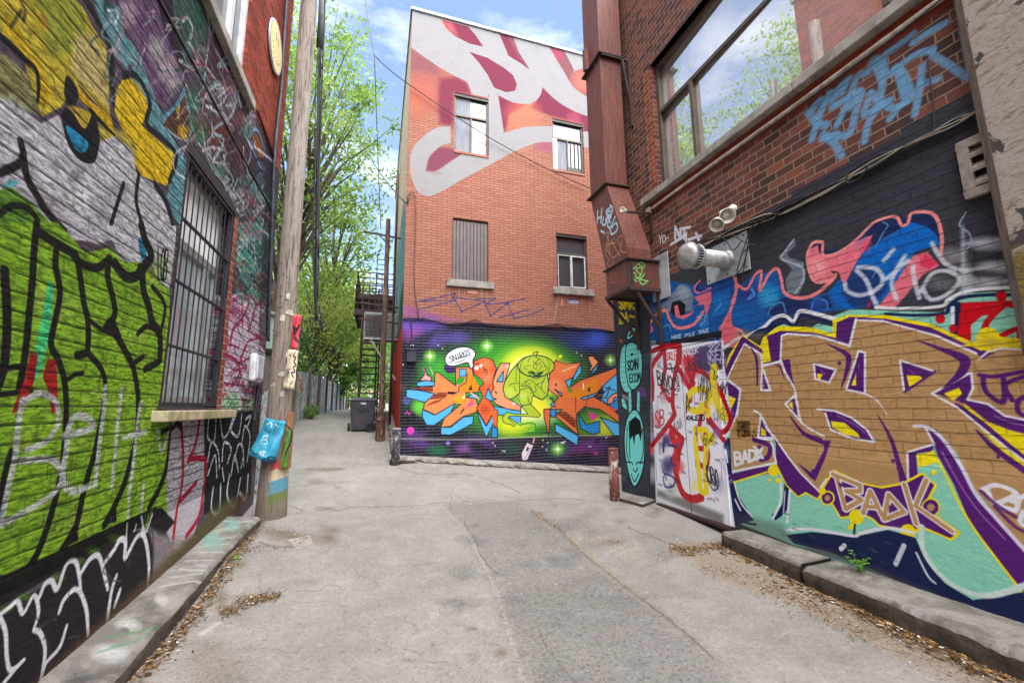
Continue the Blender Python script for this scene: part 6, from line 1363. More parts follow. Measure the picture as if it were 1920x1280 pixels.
MB().lathe(WR.xyz(4.61, 3.76, .015), (-1,0,0), [(0,.145),(.02,.145),(.025,.118),(Lp-.22,.118),(Lp-.22,.1)], 26).build('pipe', M_GALV, ex, smooth=False)
for p in ex.children:
    if p.name.startswith('pipe'): p.data.polygons.foreach_set('use_smooth', [True]*len(p.data.polygons))
gr_ = MB().lathe(WR.xyz(4.61, 3.76, Lp-.23), (-1,0,0), [(0,.11),(0,.165),(.02,.175),(.035,.165),(.035,.15)], 26)
gr_.build('collar', M_GALV, ex, smooth=True)
for k in range(3): MB().lathe(WR.xyz(4.61, 3.76, .06+.42*k*Lp/1.4), (-1,0,0), [(0,.119),(.004,.122),(.014,.122),(.018,.119)], 26).build('seam_ring', M_GALV2, ex)
sl_ = MB().lathe(WR.xyz(4.61, 3.76, Lp-.2), (-1,0,0), [(0,.135),(.12,.135)], 26); sl_.build('inner_sleeve', M_DARK, ex)
sl_ = MB()
for k in range(26):
    a = 2*math.pi*k/26; c = WR.xyz(4.61+.155*math.cos(a), 3.76+.155*math.sin(a), Lp-.2); sl_.bar(c, c+np.array([-.11,0,0]), .016)
sl_.build('grille', M_GALV, ex)
MB().lathe(WR.xyz(4.61, 3.76, Lp-.10), (-1,0,0), [(0,.15),(0,.185),(.02,.192),(.045,.19),(.09,.165),(.13,.115),(.15,.05),(.155,.001)], 28).build('domed_cap', M_GALV, ex, smooth=True)
tag(MB().pbox(WR, 5.86, 6.33, 3.55, 4.36, 0, .018).build('flashing_plate', M_GALV2, bevel=.003, origin=WR.xyz(6.1, 3.55)), 'narrow grey metal sheet on the wall between flue and round vent', 'metal plate')
lv = thing('louvre_vent', WR.xyz(1.9, 3.4), 'pale wooden louvre vent half hidden behind the weathered board', 'vent')
lf = rect_frame(MB(), WR, 1.60, 2.02, 3.40, 3.92, .075, -.01, .045); lf.build('frame', simple('old_white_paint', (140,132,122), (108,100,92), rough=.8, bump=.3), lv, bevel=.006)
MB().quad(WR, 1.66, 1.96, 3.46, 3.86, .004).build('back', M_DARK, lv)
for i in range(3):
    z = 3.49+i*.125; c = MB(); c.prism([WR.xyz(1.675, z, .038), WR.xyz(1.675, z+.03, .038), WR.xyz(1.675, z+.085, .006), WR.xyz(1.675, z+.06, .006)], [WR.xyz(1.945, z, .038), WR.xyz(1.945, z+.03, .038), WR.xyz(1.945, z+.085, .006), WR.xyz(1.945, z+.06, .006)])
    c.build('slat', MATS['old_white_paint'], lv)
def ply_mat():
    t = NT('weathered_board'); v = t.coord()
    n1 = t.noise(v, 3, 9, .78, 2.2, (1, 1.2, 4)); n2 = t.noise(v, 14, 8, .82, 1.2, (1, 1.0, 4.4))
    col = t.ramp(n1, [(.36, lin((90,68,52))), (.44, lin((150,128,108))), (.51, lin((190,180,170))), (.56, lin((166,152,138))), (.64, lin((140,104,74)))])
    col = t.mix(t.mapr(n2, .46, .6, 0, .8), col, lin((178,168,160)))
    col = t.mix(t.mapr(t.noise(v, 1.5, 5, .6, 1.6), .59, .61, 0, .9), col, lin((40,36,36)))
    sp = t.n('ShaderNodeSeparateXYZ'); t.l(v, sp.inputs[0])
    col = t.mix(t.mapr(t.math('ADD', sp.outputs[2], t.math('MULTIPLY', n1, .35)), 1.02, .94), col, t.ramp(n2, [(.4, lin((170,140,40))), (.6, lin((60,56,50)))]))
    t.base(col); t.rough(.95); t.bump(t.math('ADD', n1, n2), 1.0, .03); return t.m
rng2 = random.Random(9); zz = [2.05+.09*i for i in range(48)]; m = MB(); ey = [1.835+rng2.gauss(0, .006) for _ in zz]
for i in range(len(zz)-1):
    a, b = (ey[i], zz[i]), (ey[i+1], zz[i+1]); X = WR.xyz
    m.face([X(-.6,a[1],.075), X(a[0],a[1],.075), X(b[0],b[1],.075), X(-.6,b[1],.075)]); m.face([X(a[0],a[1],.01), X(a[0],a[1],.075), X(b[0],b[1],.075), X(b[0],b[1],.01)])
m.face([X(-.6,zz[0],.01), X(ey[0],zz[0],.01), X(ey[0],zz[0],.075), X(-.6,zz[0],.075)])
bd = m.build('weathered_board', ply_mat(), origin=WR.xyz(1, 2.05)); tag(bd, 'tall weathered wooden board fixed to the right wall beside the louvre vent', 'board')
MB().pbox(WR, 1.80, 1.845, 2.05, 6.3, .0, .085).build('edge_strip', simple('dark_batten', (58,48,42), (84,72,62), rough=.9, bump=.6, stretch=(8,8,.6)), bd)
# cables
def walltube(pl, pts, d): return [Vector(pl.pt(x, y, d)) for x, y in smooth_pts(pts, False, 6)]
cb = thing('cable_bundle', WR.xyz(3.5, 4.1), 'bundle of black and pale cables drooping along the top of the black paint', 'cables')
base_c = [(1296,470),(1330,453),(1385,432),(1440,409),(1480,394),(1560,353),(1640,311),(1720,269),(1790,234),(1850,203),(1990,130)]
for i in range(9):
    r2 = random.Random(i); pts = [(x, y+r2.uniform(-7,7)+(9*math.sin(x*.02+i) if i % 3 == 0 else 0)) for x, y in base_c]
    MB().tube(walltube(WR, pts, .02+.012*(i % 3)), .0075 if i % 2 else .010, 6).build('cable', M_CABLEG if i in (2, 5, 7) else M_CABLE, cb, smooth=True)
for i, pts in enumerate(([(1499,379),(1464,405),(1430,432),(1410,462),(1398,500),(1385,515)],[(1490,382),(1440,412),(1414,440),(1404,490),(1398,524),(1408,530)],[(1470,392),(1450,430),(1430,460),(1404,455),(1380,440)],[(1450,405),(1420,425),(1402,470),(1390,510)],[(1600,330),(1600,345),(1625,336),(1640,312)],[(1330,452),(1365,447),(1385,470),(1402,452)])):
    MB().tube(walltube(WR, pts, .05+.01*i), .0075, 6).build('cable', M_CABLE, cb, smooth=True)
cw = thing('wall_conduit', WR.xyz(4.5, 5.28), 'thin pale conduit pipe running below the long window sill', 'conduit')
MB().tube(walltube(WR, [(1222,394),(1300,337),(1400,266),(1500,195),(1640,93),(1769,0),(1900,-95)], .03), .028, 8).build('pipe', M_CONDUIT, cw, smooth=True)
MB().pbox(WR, 6.22, 6.34, 5.22, 5.36, 0, .06).build('junction_box', M_CONDUIT, cw, bevel=.004)
MB().tube(walltube(WR, [(1215,398),(1250,378),(1262,372),(1272,385),(1268,400),(1262,425),(1290,424),(1345,410),(1375,405)], .03), .006, 5).build('cable', M_CABLE, cw, smooth=True)
MB().tube(walltube(WR, [(1300,345),(1400,275),(1500,204),(1590,140),(1700,60),(1800,-20)], .055), .007, 5).build('cable', M_CABLE, cw, smooth=True)
tag(MB().tube(walltube(WR, [(1743,112),(1745,140),(1752,180),(1755,245)], .02), .006, 5).build('loose_cable', M_CABLE, origin=WR.pt(1743,112)), 'short black cable hanging out of the brick through the pale blue tag', 'cable')

# ------------------------------------------------------------------ bollards
def bollard(x, y, h, r, mat, label, cap, grp='bollards beside the alley'):
    z = gz(x, y); t = thing('bollard', (x, y, z), label, 'bollard', grp)
    MB().lathe((x, y, z-.05), (.012,.01,1), [(0,.001),(0,r),(h*.5,r*1.005),(h,r)], 20).build('post', mat, t, smooth=True)
    MB().lathe((x+.012*h, y+.01*h, z+h-.05), (.012,.01,1), [(0,r*1.0),(0,r*1.06),(.025,r*1.06),(.04,r*.9),(.05,.001)], 20).build('cap', cap, t, smooth=True)
def peel(name, a, b, c):
    t = NT(name); v = t.coord(); col = t.mix(t.mapr(t.noise(v, 3.5, 7, .7), .35, .65), lin(a), lin(tuple(x*.7 for x in a)))
    col = t.mix(t.mapr(t.noise(v, 7, 9, .82, .6, (1,1,.5)), .52, .57), col, lin(b)); col = t.mix(t.mapr(t.noise(v, 4, 8, .8, .4), .64, .68), col, lin(c))
    t.base(col); t.rough(.75); t.bump(t.noise(v, 14, 9, .8), .6, .015); return t.m
bl = GR.uv([(1153, 936)])[0]
bollard(bl[0], bl[1], .93, .092, peel('peeling_red_post', (128,70,58), (196,184,178), (96,60,50)), 'rusty red bollard with peeling white paint beside the mint alien', simple('rusty_cap', (130,66,56), (96,54,46), rough=.8))
xl = WallC(11.22).uv([(741, 866)])[0][0]
bollard(xl, 11.22, .9, .105, peel('black_grey_post', (64,60,58), (176,170,170), (46,42,40)), 'dark bollard with white tag at the corner of the space mural', simple('grey_cap', (150,146,142), (120,116,112), rough=.8))
# stone step near the doors
st = MB(); P = [GR.uv([p])[0] for p in ((1155,936),(1172,928),(1232,940),(1205,950))]; st.prism([(x, y, -.02) for x, y in P], [(x, y, .045) for x, y in P])
tag(st.build('concrete_pad', MK, bevel=.012, origin=(P[0][0], P[0][1], 0)), 'flat worn concrete pad at the foot of the mint alien pier', 'slab')

# ------------------------------------------------------------------ utility pole and what hangs on it
px_, py_ = -1.545, 7.83
UP = thing('utility_pole', (px_, py_, 0), 'tall grey wooden utility pole with painted bands at its foot', 'pole')
def pole_mat():
    t = NT('painted_pole'); v = t.coord(); sp = t.n('ShaderNodeSeparateXYZ'); t.l(v, sp.inputs[0])
    g = t.noise(v, 3.2, 9, .78, .8, (9,9,.55)); col = t.ramp(g, [(.36, lin((60,50,44))), (.44, lin((118,106,96))), (.54, lin((164,154,144))), (.64, lin((112,100,92)))])
    col = t.mix(t.mapr(sp.outputs[2], 0, 6, .55, 0), col, lin((122,100,80)))
    col = t.mix(t.mapr(t.noise(v, 2.2, 9, .82, .2, (16,16,.35)), .55, .6, 0, .85), col, lin((58,48,42)))
    col = t.mix(t.mapr(sp.outputs[2], .5, .0, 0, .5), col, lin((80,72,62)))
    zz_ = t.math('ADD', sp.outputs[2], t.math('MULTIPLY', t.math('SUBTRACT', t.noise(v, 8, 5, .7), .5), .10))
    zz_ = t.math('ADD', zz_, t.math('MULTIPLY', sp.outputs[0], -.25))
    band_ = t.ramp(t.mapr(zz_, .2, .95), [(0, (0,0,0,0)), (.0001, lin((96,120,50))), (.23, lin((70,150,176))), (.50, lin((216,196,160))), (.72, lin((206,60,64))), (.92, (0,0,0,1))], 'CONSTANT')
    inb = t.math('MULTIPLY', t.math('GREATER_THAN', zz_, .22), t.math('LESS_THAN', zz_, .885)); side = t.mapr(t.math('ADD', t.math('ADD', sp.outputs[0], t.math('MULTIPLY', sp.outputs[1], -.4)), t.math('MULTIPLY', t.noise(v, 12, 6, .75), .16)), .12, .2)
    col = t.mix(t.math('MULTIPLY', t.math('MULTIPLY', inb, side), t.mapr(g, .35, .6, .4, .95)), col, band_)
    t.base(col); t.rough(.92); t.bump(t.math('ADD', g, t.noise(v, 30, 5, .7, 0, (6,6,.4))), .8, .02); return t.m
M_POLE = pole_mat()
pl_ = MB(); NP = 26; zs = [-.05,.15,.5,.9,1.3,1.7,2.2,3,4,5.5,7,9,12.5]; rs = [.228,.222,.212,.198,.186,.178,.17,.163,.157,.152,.147,.142,.135]
pr = random.Random(4); ph = [pr.uniform(0,6.28) for _ in range(4)]
rings = []
for z, r in zip(zs, rs):
    rings.append(len(pl_.v))
    for k in range(NP):
        a = 2*math.pi*k/NP; rr = r*(1+.02*math.sin(3*a+ph[0]+z*.2)+.015*math.sin(7*a+ph[1]))
        pl_.v.append((px_+rr*math.cos(a)+.008*math.sin(z), py_+rr*math.sin(a), z))
for i in range(len(zs)-1):
    for k in range(NP):
        k2 = (k+1) % NP; pl_.f.append((rings[i]+k, rings[i]+k2, rings[i+1]+k2, rings[i+1]+k)); pl_.uvs.append([(0,0)]*4)
pl_.build('shaft', M_POLE, UP, smooth=True)
sp_ = MB(); sp_.prism([(px_+.10,py_-.20,.75),(px_+.23,py_-.16,.75),(px_+.25,py_-.02,.75),(px_+.12,py_-.03,.75)], [(px_+.17,py_-.15,1.62),(px_+.245,py_-.12,1.66),(px_+.25,py_-.0,1.64),(px_+.17,py_-.02,1.6)])
sp_.build('split_timber', simple('orange_timber', (150,104,60), (110,76,46), rough=.9, bump=.7, stretch=(10,10,.6)), UP, bevel=.01)
M_PAPER = simple('torn_paper', (196,190,178), (160,152,140), scale=9, rough=.9, bump=.2, dirt=(120,108,96))
rp_ = random.Random(6)
for i in range(9):
    z = rp_.uniform(1.9, 3.6); a = rp_.uniform(-2.4, -.5); rr = .178; w_ = rp_.uniform(.12, .3); h_ = rp_.uniform(.05, .13); m = MB()
    pts = [(a-w_, z), (a+w_*.9, z-.01), (a+w_, z+h_*.8), (a+w_*.2, z+h_), (a-w_*.8, z+h_*.7)]
    m.face([(px_+rr*math.cos(q), py_+rr*math.sin(q), zz_) for q, zz_ in pts]); m.build('paper_scrap', M_PAPER, UP)
nl = MB()
for i in range(60):
    z = rp_.uniform(.9, 4.2); a = rp_.uniform(-2.8, -.2); r0 = .172 if z > 2 else .18; c = Vector((px_+r0*math.cos(a), py_+r0*math.sin(a), z)); nl.bar(c-Vector((math.cos(a), math.sin(a), 0))*.02, c+Vector((math.cos(a), math.sin(a), 0))*.016, .009)
tag(nl.build('nails', M_BLACKM, UP), kind='stuff')
# sheets on the pole: bent, dented panels
def sheet(name, px, d, mat, label, cat, th=.012, bulge=.05, seed=0, nu=10, nv=12, wob=.012):
    """px: photo corners tl, tr, br, bl of a sheet that hangs at depth Y = d"""
    W = WallC(d); c = [W.pt(*p) for p in px]; r = random.Random(seed); m = MB(); F = []; B = []
    for j in range(nv+1):
        for i in range(nu+1):
            u, v = i/nu, j/nv; p = (c[0]*(1-u)+c[1]*u)*(1-v)+(c[3]*(1-u)+c[2]*u)*v
            b = bulge*(1-(2*u-1)**2)+wob*math.sin(u*9+v*5+seed)+r.gauss(0, wob*.25)
            e = .006*math.sin(v*17+seed) if i in (0, nu) else 0
            F.append(p+np.array([e, -b, 0])); B.append(p+np.array([e, -b+th, 0]))
    k = nu+1; n = len(F); m.v = [tuple(q) for q in F+B]
    for j in range(nv):
        for i in range(nu):
            a = j*k+i; m.f.append((a, a+k, a+k+1, a+1)); m.uvs.append([(i/nu, 1-j/nv), (i/nu, 1-(j+1)/nv), ((i+1)/nu, 1-(j+1)/nv), ((i+1)/nu, 1-j/nv)])
            m.f.append((n+a, n+a+1, n+a+k+1, n+a+k)); m.uvs.append([(0,0)]*4)
    ring = [i for i in range(k)]+[j*k+nu for j in range(1, nv+1)]+[nv*k+i for i in range(nu-1, -1, -1)]+[j*k for j in range(nv-1, 0, -1)]
    for a, b in zip(ring, ring[1:]+ring[:1]): m.f.append((a, b, n+b, n+a)); m.uvs.append([(0,0)]*4)
    return tag(m.build(name, mat, smooth=True, origin=c[3]), label, cat)
class Flat(Plane):
    def __init__(s): s.O=np.zeros(3); s.U=np.array([1.,0,0]); s.V=np.array([0,1.,0]); s.N=np.array([0,0,1.])
    def uv(s, P): return np.asarray(P, float)
def sheetcanvas(): return Canvas(Flat(), 0, 1, 0, 1, 160)
ck = sheetcanvas(); ck.lines([[(.3,.5),(.5,.42),(.4,.3)],[(.2,.62),(.6,.55),(.9,.7)],[(.6,.3),(.95,.25)]], .12, (40,26,30)); ck.fill([(.2,.42),(.6,.4),(.7,.52),(.3,.54)], (34,30,34)); ck.fill([(0,.9),(1,.92),(1,1),(0,1)], (200,80,80))
cq = sheetcanvas(); cq.lines([[(.75,.95),(.6,.85),(.85,.8),(.7,.7),(.95,.62),(.7,.55),(.9,.45),(.6,.4),(.85,.3)],[(.15,.5),(.2,.2)],[(.35,.4),(.3,.15)],[(.2,.85),(.35,.85)],[(.8,.2),(.6,.1)]], .05, (40,34,30)); cq.text('SAVE', [(.1,.5),(.5,.5),(.5,.3),(.1,.3)], .03, (50,44,40))
cv = sheetcanvas(); cv.lines([[(.2,.85),(.4,.92),(.5,.82)],[(.6,.9),(.75,.85)]], .04, (220,235,240)); cv.lines([[(.15,.75),(.45,.72)],[(.2,.7),(.5,.68),(.5,.76)]], .022, (30,40,50)); cv.lines([[(.3,.55),(.45,.6),(.42,.48),(.3,.48),(.3,.38),(.5,.4),(.45,.5)]], .035, (222,235,240)); cv.lines([[(.7,.9),(.62,.7),(.72,.5),(.66,.3)],[(.1,.6),(.2,.4),(.12,.2)],[(.85,.75),(.8,.55)]], .02, (30,110,140)); cv.lines([[(.02,.16),(.2,.08),(.42,.12)],[(.6,.02),(.8,.14),(.98,.12)]], .04, (22,40,52)); cv.blob((.3,.3), .25, (110,196,216), .7); cv.blob((.75,.7), .2, (40,120,150), .7); cv.text('ACE', [(.35,.2),(.6,.22),(.6,.12),(.35,.1)], .025, (220,235,240)); cv.fill([(.5,0),(1,0),(1,.12),(.6,.08)], (24,80,110))
sheet('metal_sheet', [(550,589),(565,591),(558,657),(544,652)], py_-.24, flat_paint_mat('pink_sheet', ck, ck.image('pink_sheet_marks'), (214,62,84), (190,50,70), .5, 0, .2), 'pink dented sheet nailed to the pole above the cream sheet', 'panel', bulge=.03, seed=1)
sheet('metal_sheet', [(541,655),(559,657),(552,730),(530,727)], py_-.25, flat_paint_mat('cream_sheet', cq, cq.image('cream_sheet_marks'), (214,202,172), (190,176,146), .6, 0, .2), 'cream sheet with black scrawl nailed to the pole', 'panel', bulge=.03, seed=2)
sheet('plastic_sheet', [(499,783),(536,790),(516,869),(466,852)], py_-.36, flat_paint_mat('blue_plastic', cv, cv.image('blue_sheet_marks'), (62,164,196), (44,140,174), .4, 0, .3), 'crumpled sky blue plastic sheet strapped around the pole', 'plastic sheet', bulge=.10, seed=3, wob=.035)
sheet('plastic_scrap', [(536,806),(547,803),(537,876),(527,878)], py_-.27, simple('green_plastic', (104,160,50), (70,110,40), rough=.5, bump=.3, dirt=(40,50,30)), 'narrow lime green scrap hanging behind the blue sheet', 'plastic scrap', bulge=.03, seed=4)
st_ = MB(); W = WallC(py_-.33)
st_.tube([Vector(W.pt(x, y)) for x, y in ((532,792),(548,808),(546,826),(535,850))], .012, 6); tag(st_.build('strap', M_CABLE, origin=W.pt(535,850)), 'black strap looped behind the blue plastic on the pole', 'strap')
# black riser cables hanging past the pole
rc = thing('riser_cables', WallC(9.4).pt(594, 620), 'thick bundle of black cables hanging down beside the wooden pole', 'cables')
W9 = WallC(9.4)
MB().tube([Vector(W9.pt(x, y)) for x, y in ((606,-60),(603,40),(599,90))], .075, 10).build('guard_tube', simple('grey_tube', (84,84,90), (60,60,66), rough=.6), rc, smooth=True)
for i, (pts, r) in enumerate((([(602,60),(598,140),(596,260),(594,430),(592,520),(593,600)],.035),([(600,80),(602,150),(600,260),(599,400),(596,560)],.012),([(597,90),(592,160),(590,300),(588,440),(590,570)],.012),([(606,90),(604,160),(602,240),(598,330),(597,480)],.014),([(598,90),(595,200),(591,330),(586,420),(588,520),(592,610)],.01),([(595,430),(593,560),(597,600),(605,620),(600,580)],.016),([(610,-60),(608,60),(604,130)],.02))):
    MB().tube([Vector(WallC(9.4-.03*i).pt(x, y)) for x, y in smooth_pts(pts, False, 4)], r, 6).build('cable', M_CABLE, rc, smooth=True)
# overhead wires
def wire(pts, r, label, n='overhead_wire', grp='overhead wires'):
    P = [Vector(p) for p in pts]; Q = []
    for i in range(25):
        t = i/24; k = t*(len(P)-1); j = min(int(k), len(P)-2); f = k-j; Q.append(P[j]*(1-f)+P[j+1]*f)
    tag(MB().tube(Q, r, 5).build(n, M_CABLE, smooth=True, origin=Q[0]), label, 'wire', grp)
def sagp(a, b, s, n=9): return [Vector(a)*(1-i/n)+Vector(b)*(i/n)-Vector((0,0,s*4*(i/n)*(1-i/n))) for i in range(n+1)]
wire(sagp(WallC(14).pt(682,-20), WallC(11.45).pt(702,104), .1)+sagp(WallC(11.45).pt(702,104), WallC(11.5).pt(762,155), .05)+sagp(WallC(11.5).pt(762,155), WallC(11.5).pt(1106,353), .25), .014, 'black wire sagging across the upper face of the orange building')
wire(sagp(WallC(15).pt(702,104), WallC(17).pt(714,430), .1), .016, 'black wire dropping through the leaves left of the orange building')
wire(sagp(WallC(14).pt(625,150), WallC(11.6).pt(762,382), .5), .016, 'black wire running from the leaves down to the bracket on the orange corner')
wire(sagp(WallC(24).pt(600,180), WallC(24).pt(690,340), .6), .02, 'thin wire crossing the leaves behind the pole')

# ------------------------------------------------------------------ left wall fittings
cnd = thing('wall_conduit', WL.xyz(8.1, 1.6), 'black cable and conduit running down the corner of the left building', 'conduit')
MB().tube(walltube(WL, [(536,-30),(534,0),(528,90),(524,161),(519,210),(511,292),(507,400),(503,520),(499,640)], .035), .028, 8).build('pipe', simple('blue_grey_pipe', (74,78,90), (50,52,60), rough=.5), cnd, smooth=True)
MB().tube(walltube(WL, [(480,206),(496,250),(511,294)], .02), .018, 6).build('cable', M_CABLE, cnd, smooth=True)
MB().tube(walltube(WL, [(478,722),(474,760),(470,790)], .05), .03, 8).build('drop_pipe', M_BLACKM, cnd, smooth=True)
bx_ = thing('meter_box', WL.xyz(8.0, 2.1), 'white electric box on the left wall beside the wooden pole', 'meter box')
MB().pbox(WL, 7.72, 8.22, 2.14, 2.60, .0, .11).build('housing', M_WHITE, bx_, bevel=.04)
MB().pbox(WL, 7.78, 8.16, 2.2, 2.54, .11, .122).build('cover', M_WHITE, bx_, bevel=.008)
cp = Canvas(Flat(), 0, 1, 0, 1, 128); cp.lines([[(.42,.62),(.42,.78)],[(.58,.62),(.58,.78)]], .05, (70,60,50)); 
for i, a in enumerate(np.linspace(200, 330, 8)):
    c = (.5+.33*math.cos(R_(a)), .5+.33*math.sin(R_(a))); cp.line([(c[0]-.02,c[1]-.03),(c[0]+.015,c[1]+.03),(c[0]+.03,c[1]-.02)], .02, (80,60,50), curve=0)
sg = thing('round_sign', WL.xyz(7.55, 7.6), 'round pale yellow sign high on the left red brick wall', 'sign')
c0 = (7.55, 8.06); th = np.linspace(0, 2*np.pi, 40, endpoint=False); 
A = [WL.xyz(c0[0]+.43*math.cos(a), c0[1]+.43*math.sin(a), .02) for a in th]; B = [WL.xyz(c0[0]+.43*math.cos(a), c0[1]+.43*math.sin(a), .05) for a in th]
MB().prism(A, B).build('rim', M_WHITE, sg)
f = MB(); f.face([WL.xyz(c0[0]+.395*math.cos(a), c0[1]+.395*math.sin(a), .053) for a in th], [(.5+.5*math.cos(a), .5+.5*math.sin(a)) for a in th]); f.build('face', flat_paint_mat('sign_face', cp, cp.image('sign_marks'), (226,200,130), (236,214,160), .5, 0, .02), sg)

# ------------------------------------------------------------------ fittings on the middle building
jb_ = thing('junction_box', WC.xyz(.8, 3), 'dark painted junction box at the left edge of the space mural', 'junction box')
a, b = WC.uv([(762, 657), (780, 679)]); M_JB = simple('dark_box', (34,32,44), (44,40,56), rough=.6)
MB().pbox(WC, a[0], b[0], b[1], a[1], 0, .12).build('housing', M_JB, jb_, bevel=.01); MB().pbox(WC, a[0]-.02, b[0]+.02, a[1]+.002, a[1]+.03, 0, .15).build('lid', M_JB, jb_, bevel=.008)
MB().tube(walltube(WC, [(770,604),(772,630),(766,650),(760,672),(766,688),(778,684)], .04), .014, 6).build('cable', M_CABLE, jb_, smooth=True)
mw = thing('mural_cables', WC.xyz(3, 3.9), 'thin dark cables strung along the top edge of the space mural', 'cables')
MB().tube(walltube(WC, [(756,597),(775,602),(790,596),(830,606),(860,609),(890,600),(920,611),(1000,613),(1040,608),(1070,616),(1120,617),(1156,622)], .02), .012, 5).build('cable', M_CABLE, mw, smooth=True)
MB().tube(walltube(WC, [(758,594),(800,600),(850,604),(940,608),(1030,612),(1045,606),(1090,616)], .03), .008, 5).build('cable', M_CABLE, mw, smooth=True)
MB().tube(walltube(WC, [(1048,551),(1042,580),(1037,608)], .02), .006, 5).build('cable', M_CONDUIT, mw, smooth=True)
MB().tube(walltube(WC, [(779,370),(779,430),(777,520),(783,580),(788,600)], .03), .018, 6).build('conduit', simple('brown_conduit', (110,72,60), rough=.6, bump=0), mw, smooth=True)
MB().tube(walltube(WC, [(779,372),(774,362),(766,366),(762,382),(768,372),(764,384)], .05), .012, 5).build('cable', M_CABLE, mw, smooth=True)

# alley side of the middle building: pipe, air conditioner, fire escape
x_, y_ = .13, 13.2; z_ = gz(x_, y_)
dp = thing('steel_stack', (x_, y_, z_), 'tall rusty steel pipe with flaking blue and yellow paint beside the orange building', 'pipe')
M_STK = peel('flaking_stack', (84,56,44), (128,98,78), (64,88,120))
MB().lathe((x_-.01, y_, z_-.05), (.0,0,1), [(0,.001),(0,.14),(.62,.14),(.62,.18),(.70,.18),(.70,.075),(2.6,.075),(6.9,.07),(6.9,.001)], 18).build('pipe', M_STK, dp, smooth=False)
for z in (7.2, 4.9, 4.4): MB().bar((x_-.75, y_+.2, z), (x_+.4, y_+.2, z-.1), .05).bar((x_-.3, y_+.2, z-.02), (x_+.1, y_+.2, z-.45), .03).build('bracket', M_RUST2, dp)
MB().tube([Vector((x_+.25, y_+.3, z)) for z in (1.2, 4, 8, 9.4)], .04, 8).build('side_pipe', M_RUST2, dp, smooth=True)
Wa = WallC(14.6); a, b = Wa.uv([(683, 584), (746, 634)])
ac = thing('air_conditioner', (float((a[0]+b[0])/2), 14.9, float(b[1])), 'large grey air conditioner unit hung beside the rusty pipe', 'air conditioner')
MB().pbox(Wa, a[0], b[0], b[1], a[1], -.75, 0).build('housing', simple('beige_metal', (128,128,124), (106,106,104), rough=.6), ac, bevel=.04)
MB().pbox(Wa, a[0]+.05, a[0]+.72, b[1]+.06, a[1]-.1, .002, .012).build('coil', M_DARK, ac)
lq = MB()
for i in range(16): lq.pbox(Wa, a[0]+.07+i*.041, a[0]+.083+i*.041, b[1]+.07, a[1]-.12, .013, .026)
for i in range(5): lq.pbox(Wa, a[0]+.05, a[0]+.72, b[1]+.1+i*.16, b[1]+.108+i*.16, .026, .032)
lq.build('grille', simple('grey_louvre', (120,118,104), rough=.6), ac)
MB().bar((a[0]+.2, 14.7, b[1]), (.55, 14.7, b[1]-1.4), .06).build('strut', M_GALV, ac)
for yy in (14.65, 15.25): MB().bar((a[0], yy, b[1]-.03), (.58, yy, b[1]-.03), .06).build('bracket', M_GALV, ac)
fe = thing('fire_escape', (0, 17, 1.3), 'dark iron fire escape with balcony and stair on the side of the orange building', 'fire escape')
def fe_bal(px0, px1, ytop, ybot, D0, D1, nm):
    W = WallC(D0); a, b = W.uv([(px0, ytop), (px1, ybot)]); z = b[1]; x0 = a[0]; m = MB()
    m.box(x0, .56, D0, D1, z-.06, z+.02); m.box(x0, .56, D0-.03, D0, z-.16, z+.06); m.box(x0-.03, x0, D0, D1, z-.16, z+.06)
    m.build('platform', M_RUST2, fe); r = MB()
    for k in range(4): 
        zz1 = z+.3+k*.24; r.bar((x0, D0, zz1), (.5, D0, zz1), .035); r.bar((x0, D0, zz1), (x0, D1, zz1), .035)
    for k in range(7): r.bar((x0+(.5-x0)*k/6, D0, z), (x0+(.5-x0)*k/6, D0, z+1.02), .03)
    for k in range(5): r.bar((x0, D0+(D1-D0)*k/4, z), (x0, D0+(D1-D0)*k/4, z+1.02), .03)
    r.build('railing', M_RUST2, fe)
fe_bal(668, 720, 540, 585, 16.5, 20, 'a'); fe_bal(671, 720, 520, 556, 18.5, 21.5, 'b')
sr = MB(); n = 13; xs0, xs1 = -.55, .1
for i in range(n):
    z = 1.5+i*.235; sr.box(-.62, -.02, 15.9+i*.05, 16.15+i*.05, z, z+.035)
for x in (-.64, 0): sr.bar((x, 15.95, 1.4), (x, 16.65, 4.6), .05, .14)
sr.build('stair', M_RUST2, fe)
pr_ = MB()
for x, y, z0, z1 in ((-.64,15.9,1.2,4.6),(-.64,16.7,1.2,5.6),(0,15.9,1.2,4.6),(-.1,17.4,1.2,6.4)): pr_.bar((x,y,z0), (x,y,z1), .06)
pr_.bar((-.66,15.9,2.3), (-.66,16.6,5.5), .04); pr_.bar((-.2,16.5,5.8),(-.2,16.5,7.6),.03); pr_.bar((.1,16.5,5.8),(.1,16.5,7.6),.03)
for k in range(9): pr_.bar((-.2,16.5,5.8+k*.2),(.1,16.5,5.8+k*.2),.025)
pr_.build('post_frame', M_RUST2, fe)

